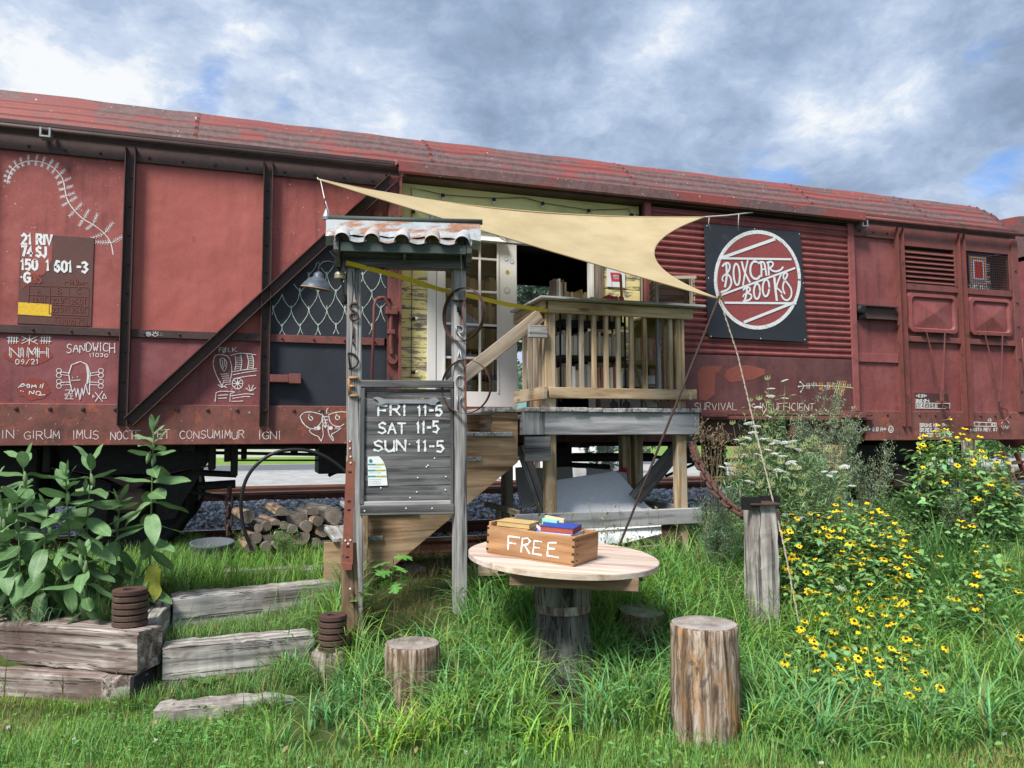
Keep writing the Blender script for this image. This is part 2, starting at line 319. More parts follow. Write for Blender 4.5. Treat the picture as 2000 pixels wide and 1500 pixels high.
# ------------------------------------------------------------------ mesh builder
def roff(): return (rnd.uniform(-50, 50), rnd.uniform(-50, 50), rnd.uniform(-50, 50))
class MB:
    def __init__(s): s.v = []; s.f = []; s.g = []; s.t = []; s.m = []; s.smooth = False
    def add(s, vs, fs, gc=None, tint=(1, 1, 1)):
        b = len(s.v); s.v += [tuple(p) for p in vs]; s.f += [tuple(i+b for i in q) for q in fs]
        s.g += [tuple(p) for p in (gc if gc is not None else vs)]; s.t += [tint]*len(vs)
    # chamfered box in a local frame (o = centre, axes ax/ay/az unit, half sizes)
    def frame(s, o, ax, ay, az, hx, hy, hz, ch=0, tint=(1, 1, 1), off=None):
        off = off or roff(); o = Vector(o); V = []; G = []
        def pt(a, b, c):
            V.append(o+ax*a+ay*b+az*c); G.append((a+off[0], b+off[1], c+off[2]))
        if ch <= 0:
            for a in (-1, 1):
                for b in (-1, 1):
                    for c in (-1, 1): pt(a*hx, b*hy, c*hz)
            F = [(0, 1, 3, 2), (4, 6, 7, 5), (0, 4, 5, 1), (2, 3, 7, 6), (0, 2, 6, 4), (1, 5, 7, 3)]
        else:
            ch = min(ch, hx*.9, hy*.9, hz*.9); idx = {}
            for a in (-1, 1):
                for b in (-1, 1):
                    for c in (-1, 1):
                        idx[a, b, c] = len(V)
                        pt(a*hx, b*(hy-ch), c*(hz-ch)); pt(a*(hx-ch), b*hy, c*(hz-ch)); pt(a*(hx-ch), b*(hy-ch), c*hz)
            F = []
            I = lambda a, b, c, k: idx[a, b, c]+k
            for a in (-1, 1):
                q = [I(a, -1, -1, 0), I(a, 1, -1, 0), I(a, 1, 1, 0), I(a, -1, 1, 0)]; F.append(tuple(q if a > 0 else q[::-1]))
                q = [I(-1, a, -1, 1), I(-1, a, 1, 1), I(1, a, 1, 1), I(1, a, -1, 1)]; F.append(tuple(q if a > 0 else q[::-1]))
                q = [I(-1, -1, a, 2), I(1, -1, a, 2), I(1, 1, a, 2), I(-1, 1, a, 2)]; F.append(tuple(q if a > 0 else q[::-1]))
            for a in (-1, 1):
                for b in (-1, 1):
                    sg = a*b > 0
                    q = [I(a, b, -1, 0), I(a, b, -1, 1), I(a, b, 1, 1), I(a, b, 1, 0)]; F.append(tuple(q if sg else q[::-1]))
                    q = [I(-1, a, b, 1), I(-1, a, b, 2), I(1, a, b, 2), I(1, a, b, 1)]; F.append(tuple(q if sg else q[::-1]))
                    q = [I(a, -1, b, 2), I(a, -1, b, 0), I(a, 1, b, 0), I(a, 1, b, 2)]; F.append(tuple(q if sg else q[::-1]))
                    for c in (-1, 1):
                        q = [I(a, b, c, 0), I(a, b, c, 1), I(a, b, c, 2)]; F.append(tuple(q if a*b*c > 0 else q[::-1]))
        s.add(V, F, G, tint); return s
    def box(s, x0, x1, y0, y1, z0, z1, ch=0, tint=(1, 1, 1), off=None):
        dx, dy, dz = x1-x0, y1-y0, z1-z0
        X, Y, Z = Vector((1, 0, 0)), Vector((0, 1, 0)), Vector((0, 0, 1))
        o = ((x0+x1)/2, (y0+y1)/2, (z0+z1)/2)
        if dx >= dy and dx >= dz: return s.frame(o, X, Y, Z, dx/2, dy/2, dz/2, ch, tint, off)
        if dy >= dz: return s.frame(o, Y, Z, X, dy/2, dz/2, dx/2, ch, tint, off)
        return s.frame(o, Z, X, Y, dz/2, dx/2, dy/2, ch, tint, off)
    def beam(s, p, q, w, h, up=(0, 0, 1), ch=.003, tint=(1, 1, 1)):
        p, q = Vector(p), Vector(q); a = (q-p); L = a.length; a.normalize()
        b = Vector(up).cross(a).normalized(); c = a.cross(b)
        return s.frame((p+q)/2, a, b, c, L/2, w/2, h/2, ch, tint)
    # rough old timber: rings of a rounded rectangle with noise, capped
    def rough(s, p, q, w, h, up=(0, 0, 1), seg=14, amp=.006, tint=(1, 1, 1), seed=0):
        r = random.Random(seed*77+5); p, q = Vector(p), Vector(q); a = q-p; L = a.length; a.normalize()
        b = Vector(up).cross(a).normalized(); c = a.cross(b); off = roff()
        prof = []
        cr = min(w, h)*.09
        for (sx, sy) in ((1, 1), (-1, 1), (-1, -1), (1, -1)):
            cx, cy = sx*(w/2-cr), sy*(h/2-cr); a0 = math.atan2(sy, sx)
            for k in (-.6, 0, .6): prof.append((cx+cr*math.cos(a0+k)*1.1, cy+cr*math.sin(a0+k)*1.1))
            # mid face point
            nx, ny = (-sy*0, 0)
        n = len(prof); ph = [r.uniform(0, 6.28) for _ in range(n)]; V = []; G = []; F = []
        for i in range(seg+1):
            t = i/seg; e = .94 if i in (0, seg) else 1
            for k, (u, v) in enumerate(prof):
                j = amp*(math.sin(t*9+ph[k])*.7+r.uniform(-.8, .8))
                l = math.hypot(u, v); uu, vv = u*e+u/l*j, v*e+v/l*j
                aa = -L/2+L*t+(r.uniform(-1, 1)*amp if i in (0, seg) else 0)
                V.append((p+q)/2+a*aa+b*uu+c*vv); G.append((aa+off[0], uu+off[1], vv+off[2]))
        for i in range(seg):
            for k in range(n): k2 = (k+1) % n; F.append((i*n+k, i*n+k2, (i+1)*n+k2, (i+1)*n+k))
        F.append(tuple(range(n))[::-1]); F.append(tuple(seg*n+k for k in range(n)))
        s.add(V, F, G, tint); return s
    def tube(s, pts, rad, n=8, closed=False, tint=(1, 1, 1), caps=True):
        pts = [Vector(p) for p in pts]; N = len(pts); off = roff(); V = []; G = []; F = []; prev = None; Lc = 0
        for i, p in enumerate(pts):
            if closed: d_ = pts[(i+1) % N]-pts[i-1]
            else: d_ = pts[min(i+1, N-1)]-pts[max(i-1, 0)]
            d_.normalize()
            if prev is None: prev = d_.orthogonal().normalized()
            b = (prev-d_*prev.dot(d_)).normalized(); prev = b; c = d_.cross(b)
            if i: Lc += (p-pts[i-1]).length
            rr_ = rad[i] if isinstance(rad, (list, tuple)) else rad
            for k in range(n):
                a = 2*math.pi*k/n; V.append(p+(b*math.cos(a)+c*math.sin(a))*rr_); G.append((Lc+off[0], rr_*math.cos(a)+off[1], rr_*math.sin(a)+off[2]))
        for i in range(N if closed else N-1):
            j = (i+1) % N
            for k in range(n): k2 = (k+1) % n; F.append((i*n+k, i*n+k2, j*n+k2, j*n+k))
        if caps and not closed: F.append(tuple(range(n))[::-1]); F.append(tuple((N-1)*n+k for k in range(n)))
        s.add(V, F, G, tint); return s
    def lathe(s, prof, o, axis=(0, 0, 1), n=24, jit=0, tint=(1, 1, 1), seed=1, capt=True, capb=True, gtop=None):
        o = Vector(o); a = Vector(axis).normalized(); b = a.orthogonal().normalized() if abs(a.z) < .999 else Vector((1, 0, 0)); c = a.cross(b)
        r = random.Random(seed); am = [(r.uniform(0, 6.28), r.uniform(.3, 1)) for _ in range(5)]; off = roff(); V = []; G = []; F = []
        for i, (rad, z) in enumerate(prof):
            for k in range(n):
                th = 2*math.pi*k/n
                j = 1+jit*sum(A*math.sin((q+2)*th+P+z*2) for q, (P, A) in enumerate(am))*.35+(jit*.35*r.uniform(-1, 1) if jit else 0)
                V.append(o+(b*math.cos(th)+c*math.sin(th))*rad*j+a*z)
                G.append((z+off[0], math.cos(th)*rad*j+off[1], math.sin(th)*rad*j+off[2]))
        m = len(prof)
        for i in range(m-1):
            for k in range(n): k2 = (k+1) % n; F.append((i*n+k, i*n+k2, (i+1)*n+k2, (i+1)*n+k))
        if capb: F.append(tuple(range(n))[::-1])
        if capt: F.append(tuple((m-1)*n+k for k in range(n)))
        s.add(V, F, G, tint); return s
    def prism(s, pts, ext, tint=(1, 1, 1), off=None):       # planar polygon extruded by ext
        off = off or roff(); ext = Vector(ext); P = [Vector(p) for p in pts]; n = len(P)
        V = P+[p+ext for p in P]; F = [tuple(range(n))[::-1], tuple(range(n, 2*n))]
        for k in range(n): k2 = (k+1) % n; F.append((k, k2, n+k2, n+k))
        s.add(V, F, [(p.x+off[0], p.y+off[1], p.z+off[2]) for p in V], tint); return s
    def quad(s, a, b, c, d_, tint=(1, 1, 1)):
        s.add([a, b, c, d_], [(0, 1, 2, 3)], None, tint); return s
    def build(s, name, material, parent=None, smooth=None, **props):
        loc = Vector(parent['wloc']) if parent is not None else Vector((0, 0, 0))
        me = bpy.data.meshes.new(name)
        nv_ = len(s.v); va = np.array(s.v, dtype=np.float32)-np.array(loc, dtype=np.float32)
        me.from_pydata(va.tolist(), [], s.f)
        a = me.attributes.new('gc', 'FLOAT_VECTOR', 'POINT'); a.data.foreach_set('vector', np.array(s.g, dtype=np.float32).ravel())
        ti = np.ones((nv_, 4), dtype=np.float32); ti[:, :3] = np.array(s.t, dtype=np.float32)
        a = me.attributes.new('tint', 'FLOAT_COLOR', 'POINT'); a.data.foreach_set('color', ti.ravel())
        me.materials.append(MAT[material]); me.update()
        if smooth or s.smooth:
            me.polygons.foreach_set('use_smooth', [len(p) <= 4 for p in s.f])
        o = bpy.data.objects.new(name, me); scene.collection.objects.link(o)
        if parent is not None: o.parent = parent
        o['wloc'] = tuple(loc)
        for k, v in props.items():
            o[{'cat': 'category'}.get(k, k)] = v
        return o
def root(name, loc, label, cat, group=None):
    o = bpy.data.objects.new(name, None); o.empty_display_size = .1; scene.collection.objects.link(o); o.location = loc; o['wloc'] = tuple(loc)
    o['label'] = label; o['category'] = cat
    if group: o['group'] = group
    return o
def fastmesh(name, V, Fq, material, tint=None, gc=None, parent=None, smooth=False, **props):
    """V (n,3) float, Fq (m,k) int faces of one size"""
    me = bpy.data.meshes.new(name); n, m, k = len(V), len(Fq), Fq.shape[1]
    loc = np.array(parent['wloc'] if parent is not None else (0, 0, 0))
    me.vertices.add(n); me.vertices.foreach_set('co', (V-loc).astype(np.float32).ravel())
    me.loops.add(m*k); me.loops.foreach_set('vertex_index', Fq.astype(np.int32).ravel())
    me.polygons.add(m); me.polygons.foreach_set('loop_start', np.arange(0, m*k, k, dtype=np.int32)); me.polygons.foreach_set('loop_total', np.full(m, k, dtype=np.int32))
    if smooth: me.polygons.foreach_set('use_smooth', np.ones(m, dtype=bool))
    me.update(calc_edges=True); me.validate()
    a = me.attributes.new('gc', 'FLOAT_VECTOR', 'POINT'); a.data.foreach_set('vector', (V if gc is None else gc).astype(np.float32).ravel())
    ti = np.ones((n, 4), dtype=np.float32)
    if tint is not None: ti[:, :3] = tint
    a = me.attributes.new('tint', 'FLOAT_COLOR', 'POINT'); a.data.foreach_set('color', ti.ravel())
    me.materials.append(MAT[material])
    o = bpy.data.objects.new(name, me); scene.collection.objects.link(o)
    if parent is not None: o.parent = parent
    o['wloc'] = tuple(float(q) for q in loc)
    for q, v in props.items(): o[{'cat': 'category'}.get(q, q)] = v
    return o
def inst(src, name, M4, parent, tint=None, **props):
    """an object sharing src's mesh, placed by a world matrix under parent"""
    o = bpy.data.objects.new(name, src.data if isinstance(src, bpy.types.Object) else src); scene.collection.objects.link(o)
    pl_ = Vector(parent['wloc']) if parent is not None else Vector((0, 0, 0))
    if parent is not None: o.parent = parent
    o.matrix_local = Matrix.Translation(-pl_) @ M4
    o['wloc'] = tuple(pl_)
    for k, v in props.items(): o[{'cat': 'category'}.get(k, k)] = v
    return o

# ------------------------------------------------------------------ strokes and letters
GL = {'A': [[(0, 0), (.5, 1), (1, 0)], [(.2, .38), (.8, .38)]], 'B': [[(0, 0), (0, 1), (.65, 1), (.85, .8), (.65, .54), (0, .54)], [(.65, .54), (1, .28), (.7, 0), (0, 0)]],
 'C': [[(1, .85), (.6, 1), (.2, .85), (0, .5), (.2, .12), (.6, 0), (1, .15)]], 'D': [[(0, 0), (0, 1), (.55, 1), (1, .65), (1, .35), (.55, 0), (0, 0)]],
 'E': [[(.95, 1), (0, 1), (0, 0), (.95, 0)], [(0, .52), (.75, .52)]], 'F': [[(.95, 1), (0, 1), (0, 0)], [(0, .52), (.75, .52)]],
 'G': [[(1, .85), (.6, 1), (.2, .85), (0, .5), (.2, .12), (.6, 0), (1, .15), (1, .45), (.6, .45)]], 'H': [[(0, 0), (0, 1)], [(1, 0), (1, 1)], [(0, .5), (1, .5)]],
 'I': [[(.5, 0), (.5, 1)]], 'J': [[(.8, 1), (.8, .2), (.5, 0), (.15, .15)]], 'K': [[(0, 0), (0, 1)], [(.95, 1), (0, .42)], [(.25, .56), (1, 0)]], 'L': [[(0, 1), (0, 0), (.9, 0)]],
 'M': [[(0, 0), (.08, 1), (.5, .3), (.92, 1), (1, 0)]], 'N': [[(0, 0), (0, 1), (1, 0), (1, 1)]], 'O': [[(.5, 1), (.1, .8), (0, .5), (.1, .2), (.5, 0), (.9, .2), (1, .5), (.9, .8), (.5, 1)]],
 'P': [[(0, 0), (0, 1), (.7, 1), (.95, .78), (.7, .5), (0, .5)]], 'R': [[(0, 0), (0, 1), (.7, 1), (.95, .78), (.7, .52), (0, .52)], [(.45, .52), (1, 0)]],
 'S': [[(.95, .85), (.55, 1), (.1, .82), (.2, .58), (.8, .44), (.95, .2), (.5, 0), (0, .14)]], 'T': [[(0, 1), (1, 1)], [(.5, 1), (.5, 0)]], 'U': [[(0, 1), (.03, .25), (.4, 0), (.85, .12), (1, .4), (1, 1)], [(1, .4), (1, 0)]],
 'V': [[(0, 1), (.5, 0), (1, 1)]], 'W': [[(0, 1), (.25, 0), (.5, .7), (.75, 0), (1, 1)]], 'X': [[(0, 0), (1, 1)], [(0, 1), (1, 0)]], 'Y': [[(0, 1), (.5, .5), (1, 1)], [(.5, .5), (.5, 0)]], 'Z': [[(0, 1), (1, 1), (0, 0), (1, 0)]],
 '0': [[(.5, 1), (.12, .85), (.05, .5), (.12, .15), (.5, 0), (.88, .15), (.95, .5), (.88, .85), (.5, 1)]], '1': [[(.2, .8), (.55, 1), (.55, 0)]], '2': [[(.05, .8), (.45, 1), (.9, .8), (.85, .55), (.05, 0), (.95, 0)]],
 '3': [[(.05, .9), (.5, 1), (.9, .8), (.5, .54), (.95, .3), (.5, 0), (.05, .12)]], '4': [[(.7, 0), (.7, 1), (.05, .3), (.95, .3)]], '5': [[(.9, 1), (.15, 1), (.1, .55), (.6, .62), (.95, .32), (.6, 0), (.05, .08)]],
 '6': [[(.85, .95), (.4, 1), (.08, .55), (.12, .12), (.5, 0), (.92, .25), (.6, .56), (.12, .4)]], '7': [[(.05, 1), (.95, 1), (.4, 0)]], '8': [[(.5, .54), (.12, .76), (.5, 1), (.88, .76), (.5, .54), (.05, .26), (.5, 0), (.95, .26), (.5, .54)]],
 '9': [[(.9, .6), (.5, .44), (.1, .7), (.5, 1), (.9, .75), (.85, .3), (.4, 0)]], '-': [[(.1, .5), (.9, .5)]], '.': [[(.4, 0), (.55, .06)]], '/': [[(.1, 0), (.9, 1)]], '|': [[(.5, 0), (.5, 1)]], '+': [[(.1, .5), (.9, .5)], [(.5, .2), (.5, .8)]], '>': [[(.1, .8), (.9, .5), (.1, .2)]], '<': [[(.9, .8), (.1, .5), (.9, .2)]]}
NARROW = {'I': .35, '1': .6, '.': .25, '|': .3, '-': .7}
def text_px(txt, x0, x1, ytop, ybot, slope=0.0, jit=0.0, gap=.28, rj=None):
    """strokes in photo pixels, filling x0..x1; slope = dy/dx of the base line"""
    ws = [(.55 if ch == ' ' else NARROW.get(ch, 1.0)) for ch in txt]
    tot = sum(ws)+gap*(len(txt)-1); k = (x1-x0)/tot; x = x0; out = []; r = rj or rnd
    for ch, wd in zip(txt, ws):
        if ch != ' ':
            dy = r.uniform(-1, 1)*jit*(ybot-ytop); ds = 1+r.uniform(-1, 1)*jit
            for st in GL[ch]:
                out.append([(x+a*wd*k, (ybot+dy)-(b*(ybot-ytop)*ds)+slope*(x+a*wd*k-x0)) for a, b in st])
        x += (wd+gap)*k
    return out
def resample(pts, step):
    out = [pts[0]]
    for a, b in zip(pts, pts[1:]):
        L_ = math.dist(a, b); n = max(1, int(L_/step))
        for i in range(1, n+1): out.append(tuple(a[k]+(b[k]-a[k])*i/n for k in range(len(a))))
    return out
def smooth2(pts, it=2, closed=False):
    for _ in range(it):
        q = [pts[0]] if not closed else []
        P = pts if not closed else pts+[pts[0]]
        for a, b in zip(P, P[1:]):
            q.append((a[0]*.75+b[0]*.25, a[1]*.75+b[1]*.25)); q.append((a[0]*.25+b[0]*.75, a[1]*.25+b[1]*.75))
        if not closed: q.append(pts[-1])
        pts = q
    return pts+[pts[0]] if closed else pts
class Ink:
    """flat strokes laid on a plane: proj(px,py,lift) gives the world point"""
    def __init__(s, proj, normal): s.p = proj; s.n = Vector(normal).normalized(); s.mb = MB(); s.k = 0
    def stroke(s, pts, wpx, tint=(1, 1, 1), rough=.0):
        if len(pts) < 2: return
        pts = resample(pts, 3.0) if rough else pts
        s.k += 1; lift = .0012+.0002*(s.k % 9); W = [s.p(x, y, lift) for x, y in pts]; h = wpx*.5*((W[0]-CAM).dot(FW))/1500
        V = []; n = len(W)
        for i in range(n):
            a = (W[i]-W[i-1]) if i else (W[1]-W[0]); b = (W[i+1]-W[i]) if i < n-1 else a
            if a.length < 1e-7: a = b
            if b.length < 1e-7: b = a
            a, b = a.normalized(), b.normalized(); td = a+b
            td = a if td.length < .3 else td.normalized()
            sd_ = td.cross(s.n).normalized(); c = max(.6, td.dot(a))
            hh = h/c*(1+(rnd.uniform(-rough, rough) if rough else 0))
            e = (-td*h*.5 if i == 0 else td*h*.5 if i == n-1 else Vector())
            V += [W[i]+sd_*hh+e, W[i]-sd_*hh+e]
        F = [(2*i, 2*i+1, 2*i+3, 2*i+2) for i in range(n-1)]
        s.mb.add(V, F, None, tint)
    def many(s, strokes, wpx, tint=(1, 1, 1), rough=.0, sm=0):
        for st in strokes: s.stroke(smooth2(st, sm) if sm and len(st) > 2 else st, wpx, tint, rough)
    def fill(s, pts, tint=(1, 1, 1)):
        s.k += 1; W = [s.p(x, y, .001+.0002*(s.k % 3)) for x, y in pts]
        s.mb.add(W, [tuple(range(len(W)))], None, tint)
    def dot(s, x, y, r_, tint=(1, 1, 1), n=8): s.fill([(x+r_*math.cos(2*math.pi*k/n), y+r_*math.sin(2*math.pi*k/n)) for k in range(n)], tint)
    def build(s, name, parent, **kw):
        o = s.mb.build(name, 'chalk' if 'chalk' in name else 'brush', parent, **kw); s.mb = MB(); return o
def ell(cx, cy, rx, ry, n=24, a0=0, a1=2*math.pi, rot=0):
    out = []
    for k in range(n+1):
        a = a0+(a1-a0)*k/n; x, y = rx*math.cos(a), ry*math.sin(a)
        out.append((cx+x*math.cos(rot)-y*math.sin(rot), cy+x*math.sin(rot)+y*math.cos(rot)))
    return out
def wagon_ink(Y):
    k = Ink(lambda x, y, l: onY(x, y, Y-l), (0, -1, 0)); return k

# ================================================================== SETTING: ground, gravel bed, road
def sst(a, b, x):
    t_ = np.clip((x-a)/(b-a), 0, 1); return t_*t_*(3-2*t_)
def G(X, Y):
    X = np.asarray(X, dtype=float); Y = np.asarray(Y, dtype=float)
    l = .949*X-.316*Y; d_ = .316*X+.949*Y
    b = .43*sst(4.2, 6.3, d_)
    ls = np.maximum(l, -2.25)
    st = .06*sst(4.36, 4.42, d_+0*l)+.20*sst(4.68, 4.80, d_-.30*(ls+2.1))+.19*sst(5.38, 5.52, d_-.42*(ls+2.1))
    k = sst(-1.30, -1.12, l)
    g = st*(1-k)+b*k
    pk = sst(-2.22, -2.34, l+.09*(d_-4.5))*sst(4.50, 4.60, d_+.9*(l+2.2)*.0)
    pk = sst(2.30, 2.40, -(l+.12*(d_-4.5)))*sst(4.63, 4.71, d_+.165*(l+2.17))
    g = g*(1-pk)+np.maximum(g, .40)*pk
    g = g+.02*np.sin(X*3.1+1)*np.sin(Y*2.7)+.012*np.sin(X*7.3)*np.cos(Y*6.1+2)
    tr = sst(6.6, 7.3, Y); g = g*(1-tr)+.41*tr
    g = g+.30*sst(9.25, 10.5, Y)-.16*sst(13.1, 14.5, Y)
    return g
def Gz(x, y): return float(G(x, y))
def LD(l, d_): return (.949*l+.316*d_, -.316*l+.949*d_)
def grid(name, xs, ys, fn, material, skip=None, **props):
    XX, YY = np.meshgrid(xs, ys); ZZ = fn(XX, YY); V = np.stack([XX, YY, ZZ], -1).reshape(-1, 3)
    nx, ny = len(xs), len(ys); i = np.arange(nx-1)[None, :]+nx*np.arange(ny-1)[:, None]; i = i.ravel()
    F = np.stack([i, i+1, i+nx+1, i+nx], 1)
    if skip is not None: F = F[~skip(V[F].mean(1))]
    return fastmesh(name, V, F, material, smooth=True, **props)
xs = np.concatenate([np.linspace(-60, -6, 28), np.linspace(-5.9, 12, 300), np.linspace(12.3, 120, 40)])
ys = np.concatenate([np.linspace(-30, .5, 20), np.linspace(.6, 9.2, 170)])
grid('ground', xs, ys, G, 'soil_turf', kind='structure')
ys2 = np.concatenate([np.linspace(9.2, 15, 60)])
grid('ballast_bed', xs, ys2, G, 'gravel_ground', kind='structure')
grid('gravel_lot', np.linspace(-90, 140, 60), np.linspace(15, 25.3, 12), lambda X, Y: .55+0*X, 'lot_gravel', kind='structure')
mb = MB(); mb.quad((-90, 25.3, .55), (150, 25.3, .55), (150, 32, .55), (-90, 32, .55)); mb.build('road', 'asphalt', kind='structure')
mb = MB()
for ya, yb in ((25.5, 25.68), (31.6, 31.74)): mb.quad((-90, ya, .554), (150, ya, .554), (150, yb, .554), (-90, yb, .554))
mb.build('road_edge_line', 'road_line', kind='structure')
grid('far_field', np.linspace(-400, 500, 40), np.linspace(32, 700, 60), lambda X, Y: .55+.25*sst(60, 200, Y)+0*X, 'far_grass', kind='structure')

# ballast stones, real geometry
def unit_stone():
    v = np.array([(-1, -1, -1), (1, -1, -1), (1, 1, -1), (-1, 1, -1), (-1, -1, 1), (1, -1, 1), (1, 1, 1), (-1, 1, 1)], float)
    f = np.array([(0, 3, 2, 1), (4, 5, 6, 7), (0, 1, 5, 4), (1, 2, 6, 5), (2, 3, 7, 6), (3, 0, 4, 7)]); return v, f
def rand_rot(n):
    q = npr.normal(size=(n, 4)); q /= np.linalg.norm(q, axis=1)[:, None]; w_, x_, y_, z_ = q.T
    return np.stack([1-2*(y_*y_+z_*z_), 2*(x_*y_-z_*w_), 2*(x_*z_+y_*w_), 2*(x_*y_+z_*w_), 1-2*(x_*x_+z_*z_), 2*(y_*z_-x_*w_), 2*(x_*z_-y_*w_), 2*(y_*z_+x_*w_), 1-2*(x_*x_+y_*y_)], 1).reshape(n, 3, 3)
def stones(name, n, xr, yr, smin, smax, zoff=0, **props):
    X = npr.uniform(*xr, n); Y = npr.uniform(*yr, n); Z = G(X, Y)+zoff
    v, f = unit_stone(); s_ = npr.uniform(smin, smax, n)
    vv = v[None]*npr.uniform(.45, 1.1, (n, 8, 3))*s_[:, None, None]*npr.uniform(.6, 1.3, (n, 1, 3))
    vv = np.einsum('nij,nkj->nki', rand_rot(n), vv)+np.stack([X, Y, Z], 1)[:, None]
    F = (f[None]+8*np.arange(n)[:, None, None]).reshape(-1, 4)
    tv = npr.choice([.28, .44, .60, .74, .85], n)*npr.uniform(.8, 1.2, n); tn = np.stack([tv*.95, tv, tv*1.08], 1)
    warm = npr.random(n) < .12; tn[warm] *= (1.25, 1.0, .8)
    return fastmesh(name, vv.reshape(-1, 3), F, 'stone', tint=np.repeat(tn, 8, 0), kind='stuff', label='grey crushed stone ballast between the railway rails', **props)
stones('ballast', 19000, (-4, 12), (9.15, 10.85), .016, .036)
stones('ballast', 3500, (-4, 9), (7.75, 9.1), .016, .034)

# ------------------------------------------------------------------ railway tracks
def track(loc_y, zt, label, x0, x1, ties=True):
    rt = root('railway_track', (2.0, loc_y, zt-.17), label, 'railway track')
    prof = [(-.065, 0), (.065, 0), (.065, .012), (.012, .03), (.010, .105), (.034, .118), (.034, .150), (-.034, .150), (-.034, .118), (-.010, .105), (-.012, .03), (-.065, .012)]
    for sy in (0, 1.435):
        m_ = MB(); P = [(x0, loc_y+sy+a, zt-.153+b) for a, b in prof]; m_.prism(P, (x1-x0, 0, 0)); r_ = m_.build('rail', 'rail_rust', rt)
        m_ = MB(); m_.box(x0, x1, loc_y+sy-.024, loc_y+sy+.024, zt-.003, zt+.001); m_.build('running_surface', 'rail_head', r_)
    if ties:
        x = x0+.2; k = 0; src = None
        while x < min(x1, 11):
            if src is None:
                m_ = MB(); m_.rough((x, loc_y-.5, zt-.23), (x, loc_y+1.93, zt-.23), .22, .15, seg=6, amp=.005); src = m_.build('tie', 'tie_brown', rt)
            else: inst(src, 'tie', Matrix.Translation(Vector((x-x0-.2, 0, 0))+Vector(rt['wloc'])), rt)
            x += .58; k += 1
    for x in (-1.62, .25):
        m_ = MB(); m_.box(x, x+.55, loc_y-.05, loc_y-.014, zt-.115, zt-.05, .004)
        for q in range(4): m_.lathe([(.016, 0), (.016, .02)], (x+.08+q*.13, loc_y-.05, zt-.08), (0, -1, 0), 8)
        m_.build('joint_plate', 'rust_iron', rt)
    return rt
track(7.65, .56, 'rusty railway track standing under the red freight wagon', -9, 30)
track(10.95, .84, 'rusty railway track on raised grey ballast behind the freight wagon', -12, 40)

# ------------------------------------------------------------------ far things seen under and through the wagon
def bld(name, x0, x1, y0, y1, z0, z1, wall, label, cat, roofz=None, wins=0):
    r_ = root(name, ((x0+x1)/2, (y0+y1)/2, z0), label, cat); m_ = MB(); m_.box(x0, x1, y0, y1, z0, z1); m_.build('wall', wall, r_)
    m_ = MB(); rz = roofz or .8
    m_.prism([(x0-.3, y0-.3, z1), (x0-.3, y1+.3, z1), (x0-.3, (y0+y1)/2, z1+rz)], (x1-x0+.6, 0, 0)); m_.build('roof', 'dark_iron', r_)
    for k in range(wins):
        m_ = MB(); cx = x0+(k+.5)*(x1-x0)/wins; m_.box(cx-.5, cx+.5, y0-.05, y0-.01, z0+1.0, z0+2.1); m_.build('window', 'lamp_enamel', r_)
    return r_
bld('shed', -14, 3.2, 45, 52, .55, 3.6, 'white_paint', 'long white shed beyond the road, seen under the wagon', 'shed', 1.5, 5)
bld('barn', 5, 16, 48, 56, .55, 4.6, 'wagon_red', 'red barn beyond the road behind the wagon', 'barn', 2.2, 3)
# parked trailer, tarpaulin heap, stacked timber panels on the lot
r_ = root('trailer', (7.2, 20, .55), 'pale teal box trailer parked on the lot behind the wagon', 'trailer')
m_ = MB(); m_.box(5.2, 9.6, 19, 21.2, 1.25, 3.0, .05, (.28, .50, .47)); m_.build('body', 'tinted', r_)
for x in (6, 6.9, 8.9):
    m_ = MB(); m_.lathe([(.4, 0), (.42, .05), (.42, .2), (.4, .25)], (x, 19.05, .97), (0, 1, 0), 20); m_.build('wheel', 'black_rubber', r_)
m_ = MB(); pts = []
n = 26; V = []; F = []
for j in range(9):
    for i in range(n):
        x = 5.6+3.6*i/(n-1); y = 17.0+1.5*j/8; h = .85*math.sin(math.pi*i/(n-1))**.6*math.sin(math.pi*(j+.0)/8)**.7
        V.append((x, y, .55+max(0, h*(1+.3*math.sin(i*1.7+j)))+.02))
for j in range(8):
    for i in range(n-1): a = j*n+i; F.append((a, a+1, a+n+1, a+n))
m_.add(V, F, None, (.58, .57, .55)); o_ = m_.build('tarpaulin', 'tinted', None, True, label='crumpled white tarpaulin heap on the lot behind the deck', category='tarpaulin')
r_ = root('board_stack', (14.6, 17.0, .55), 'pale timber panels stacked behind the wagon end', 'board stack')
for k in range(9):
    m_ = MB(); j = rnd.uniform(-.08, .08); c_ = rnd.choice([(.95, .85, .68), (1.1, .92, .62), (1.2, 1.1, .95)])
    m_.box(12.3+j, 17.5+j, 16.8, 18, .6+k*.125, .6+k*.125+.11, 0, c_); m_.build('board', 'plain_board', r_)

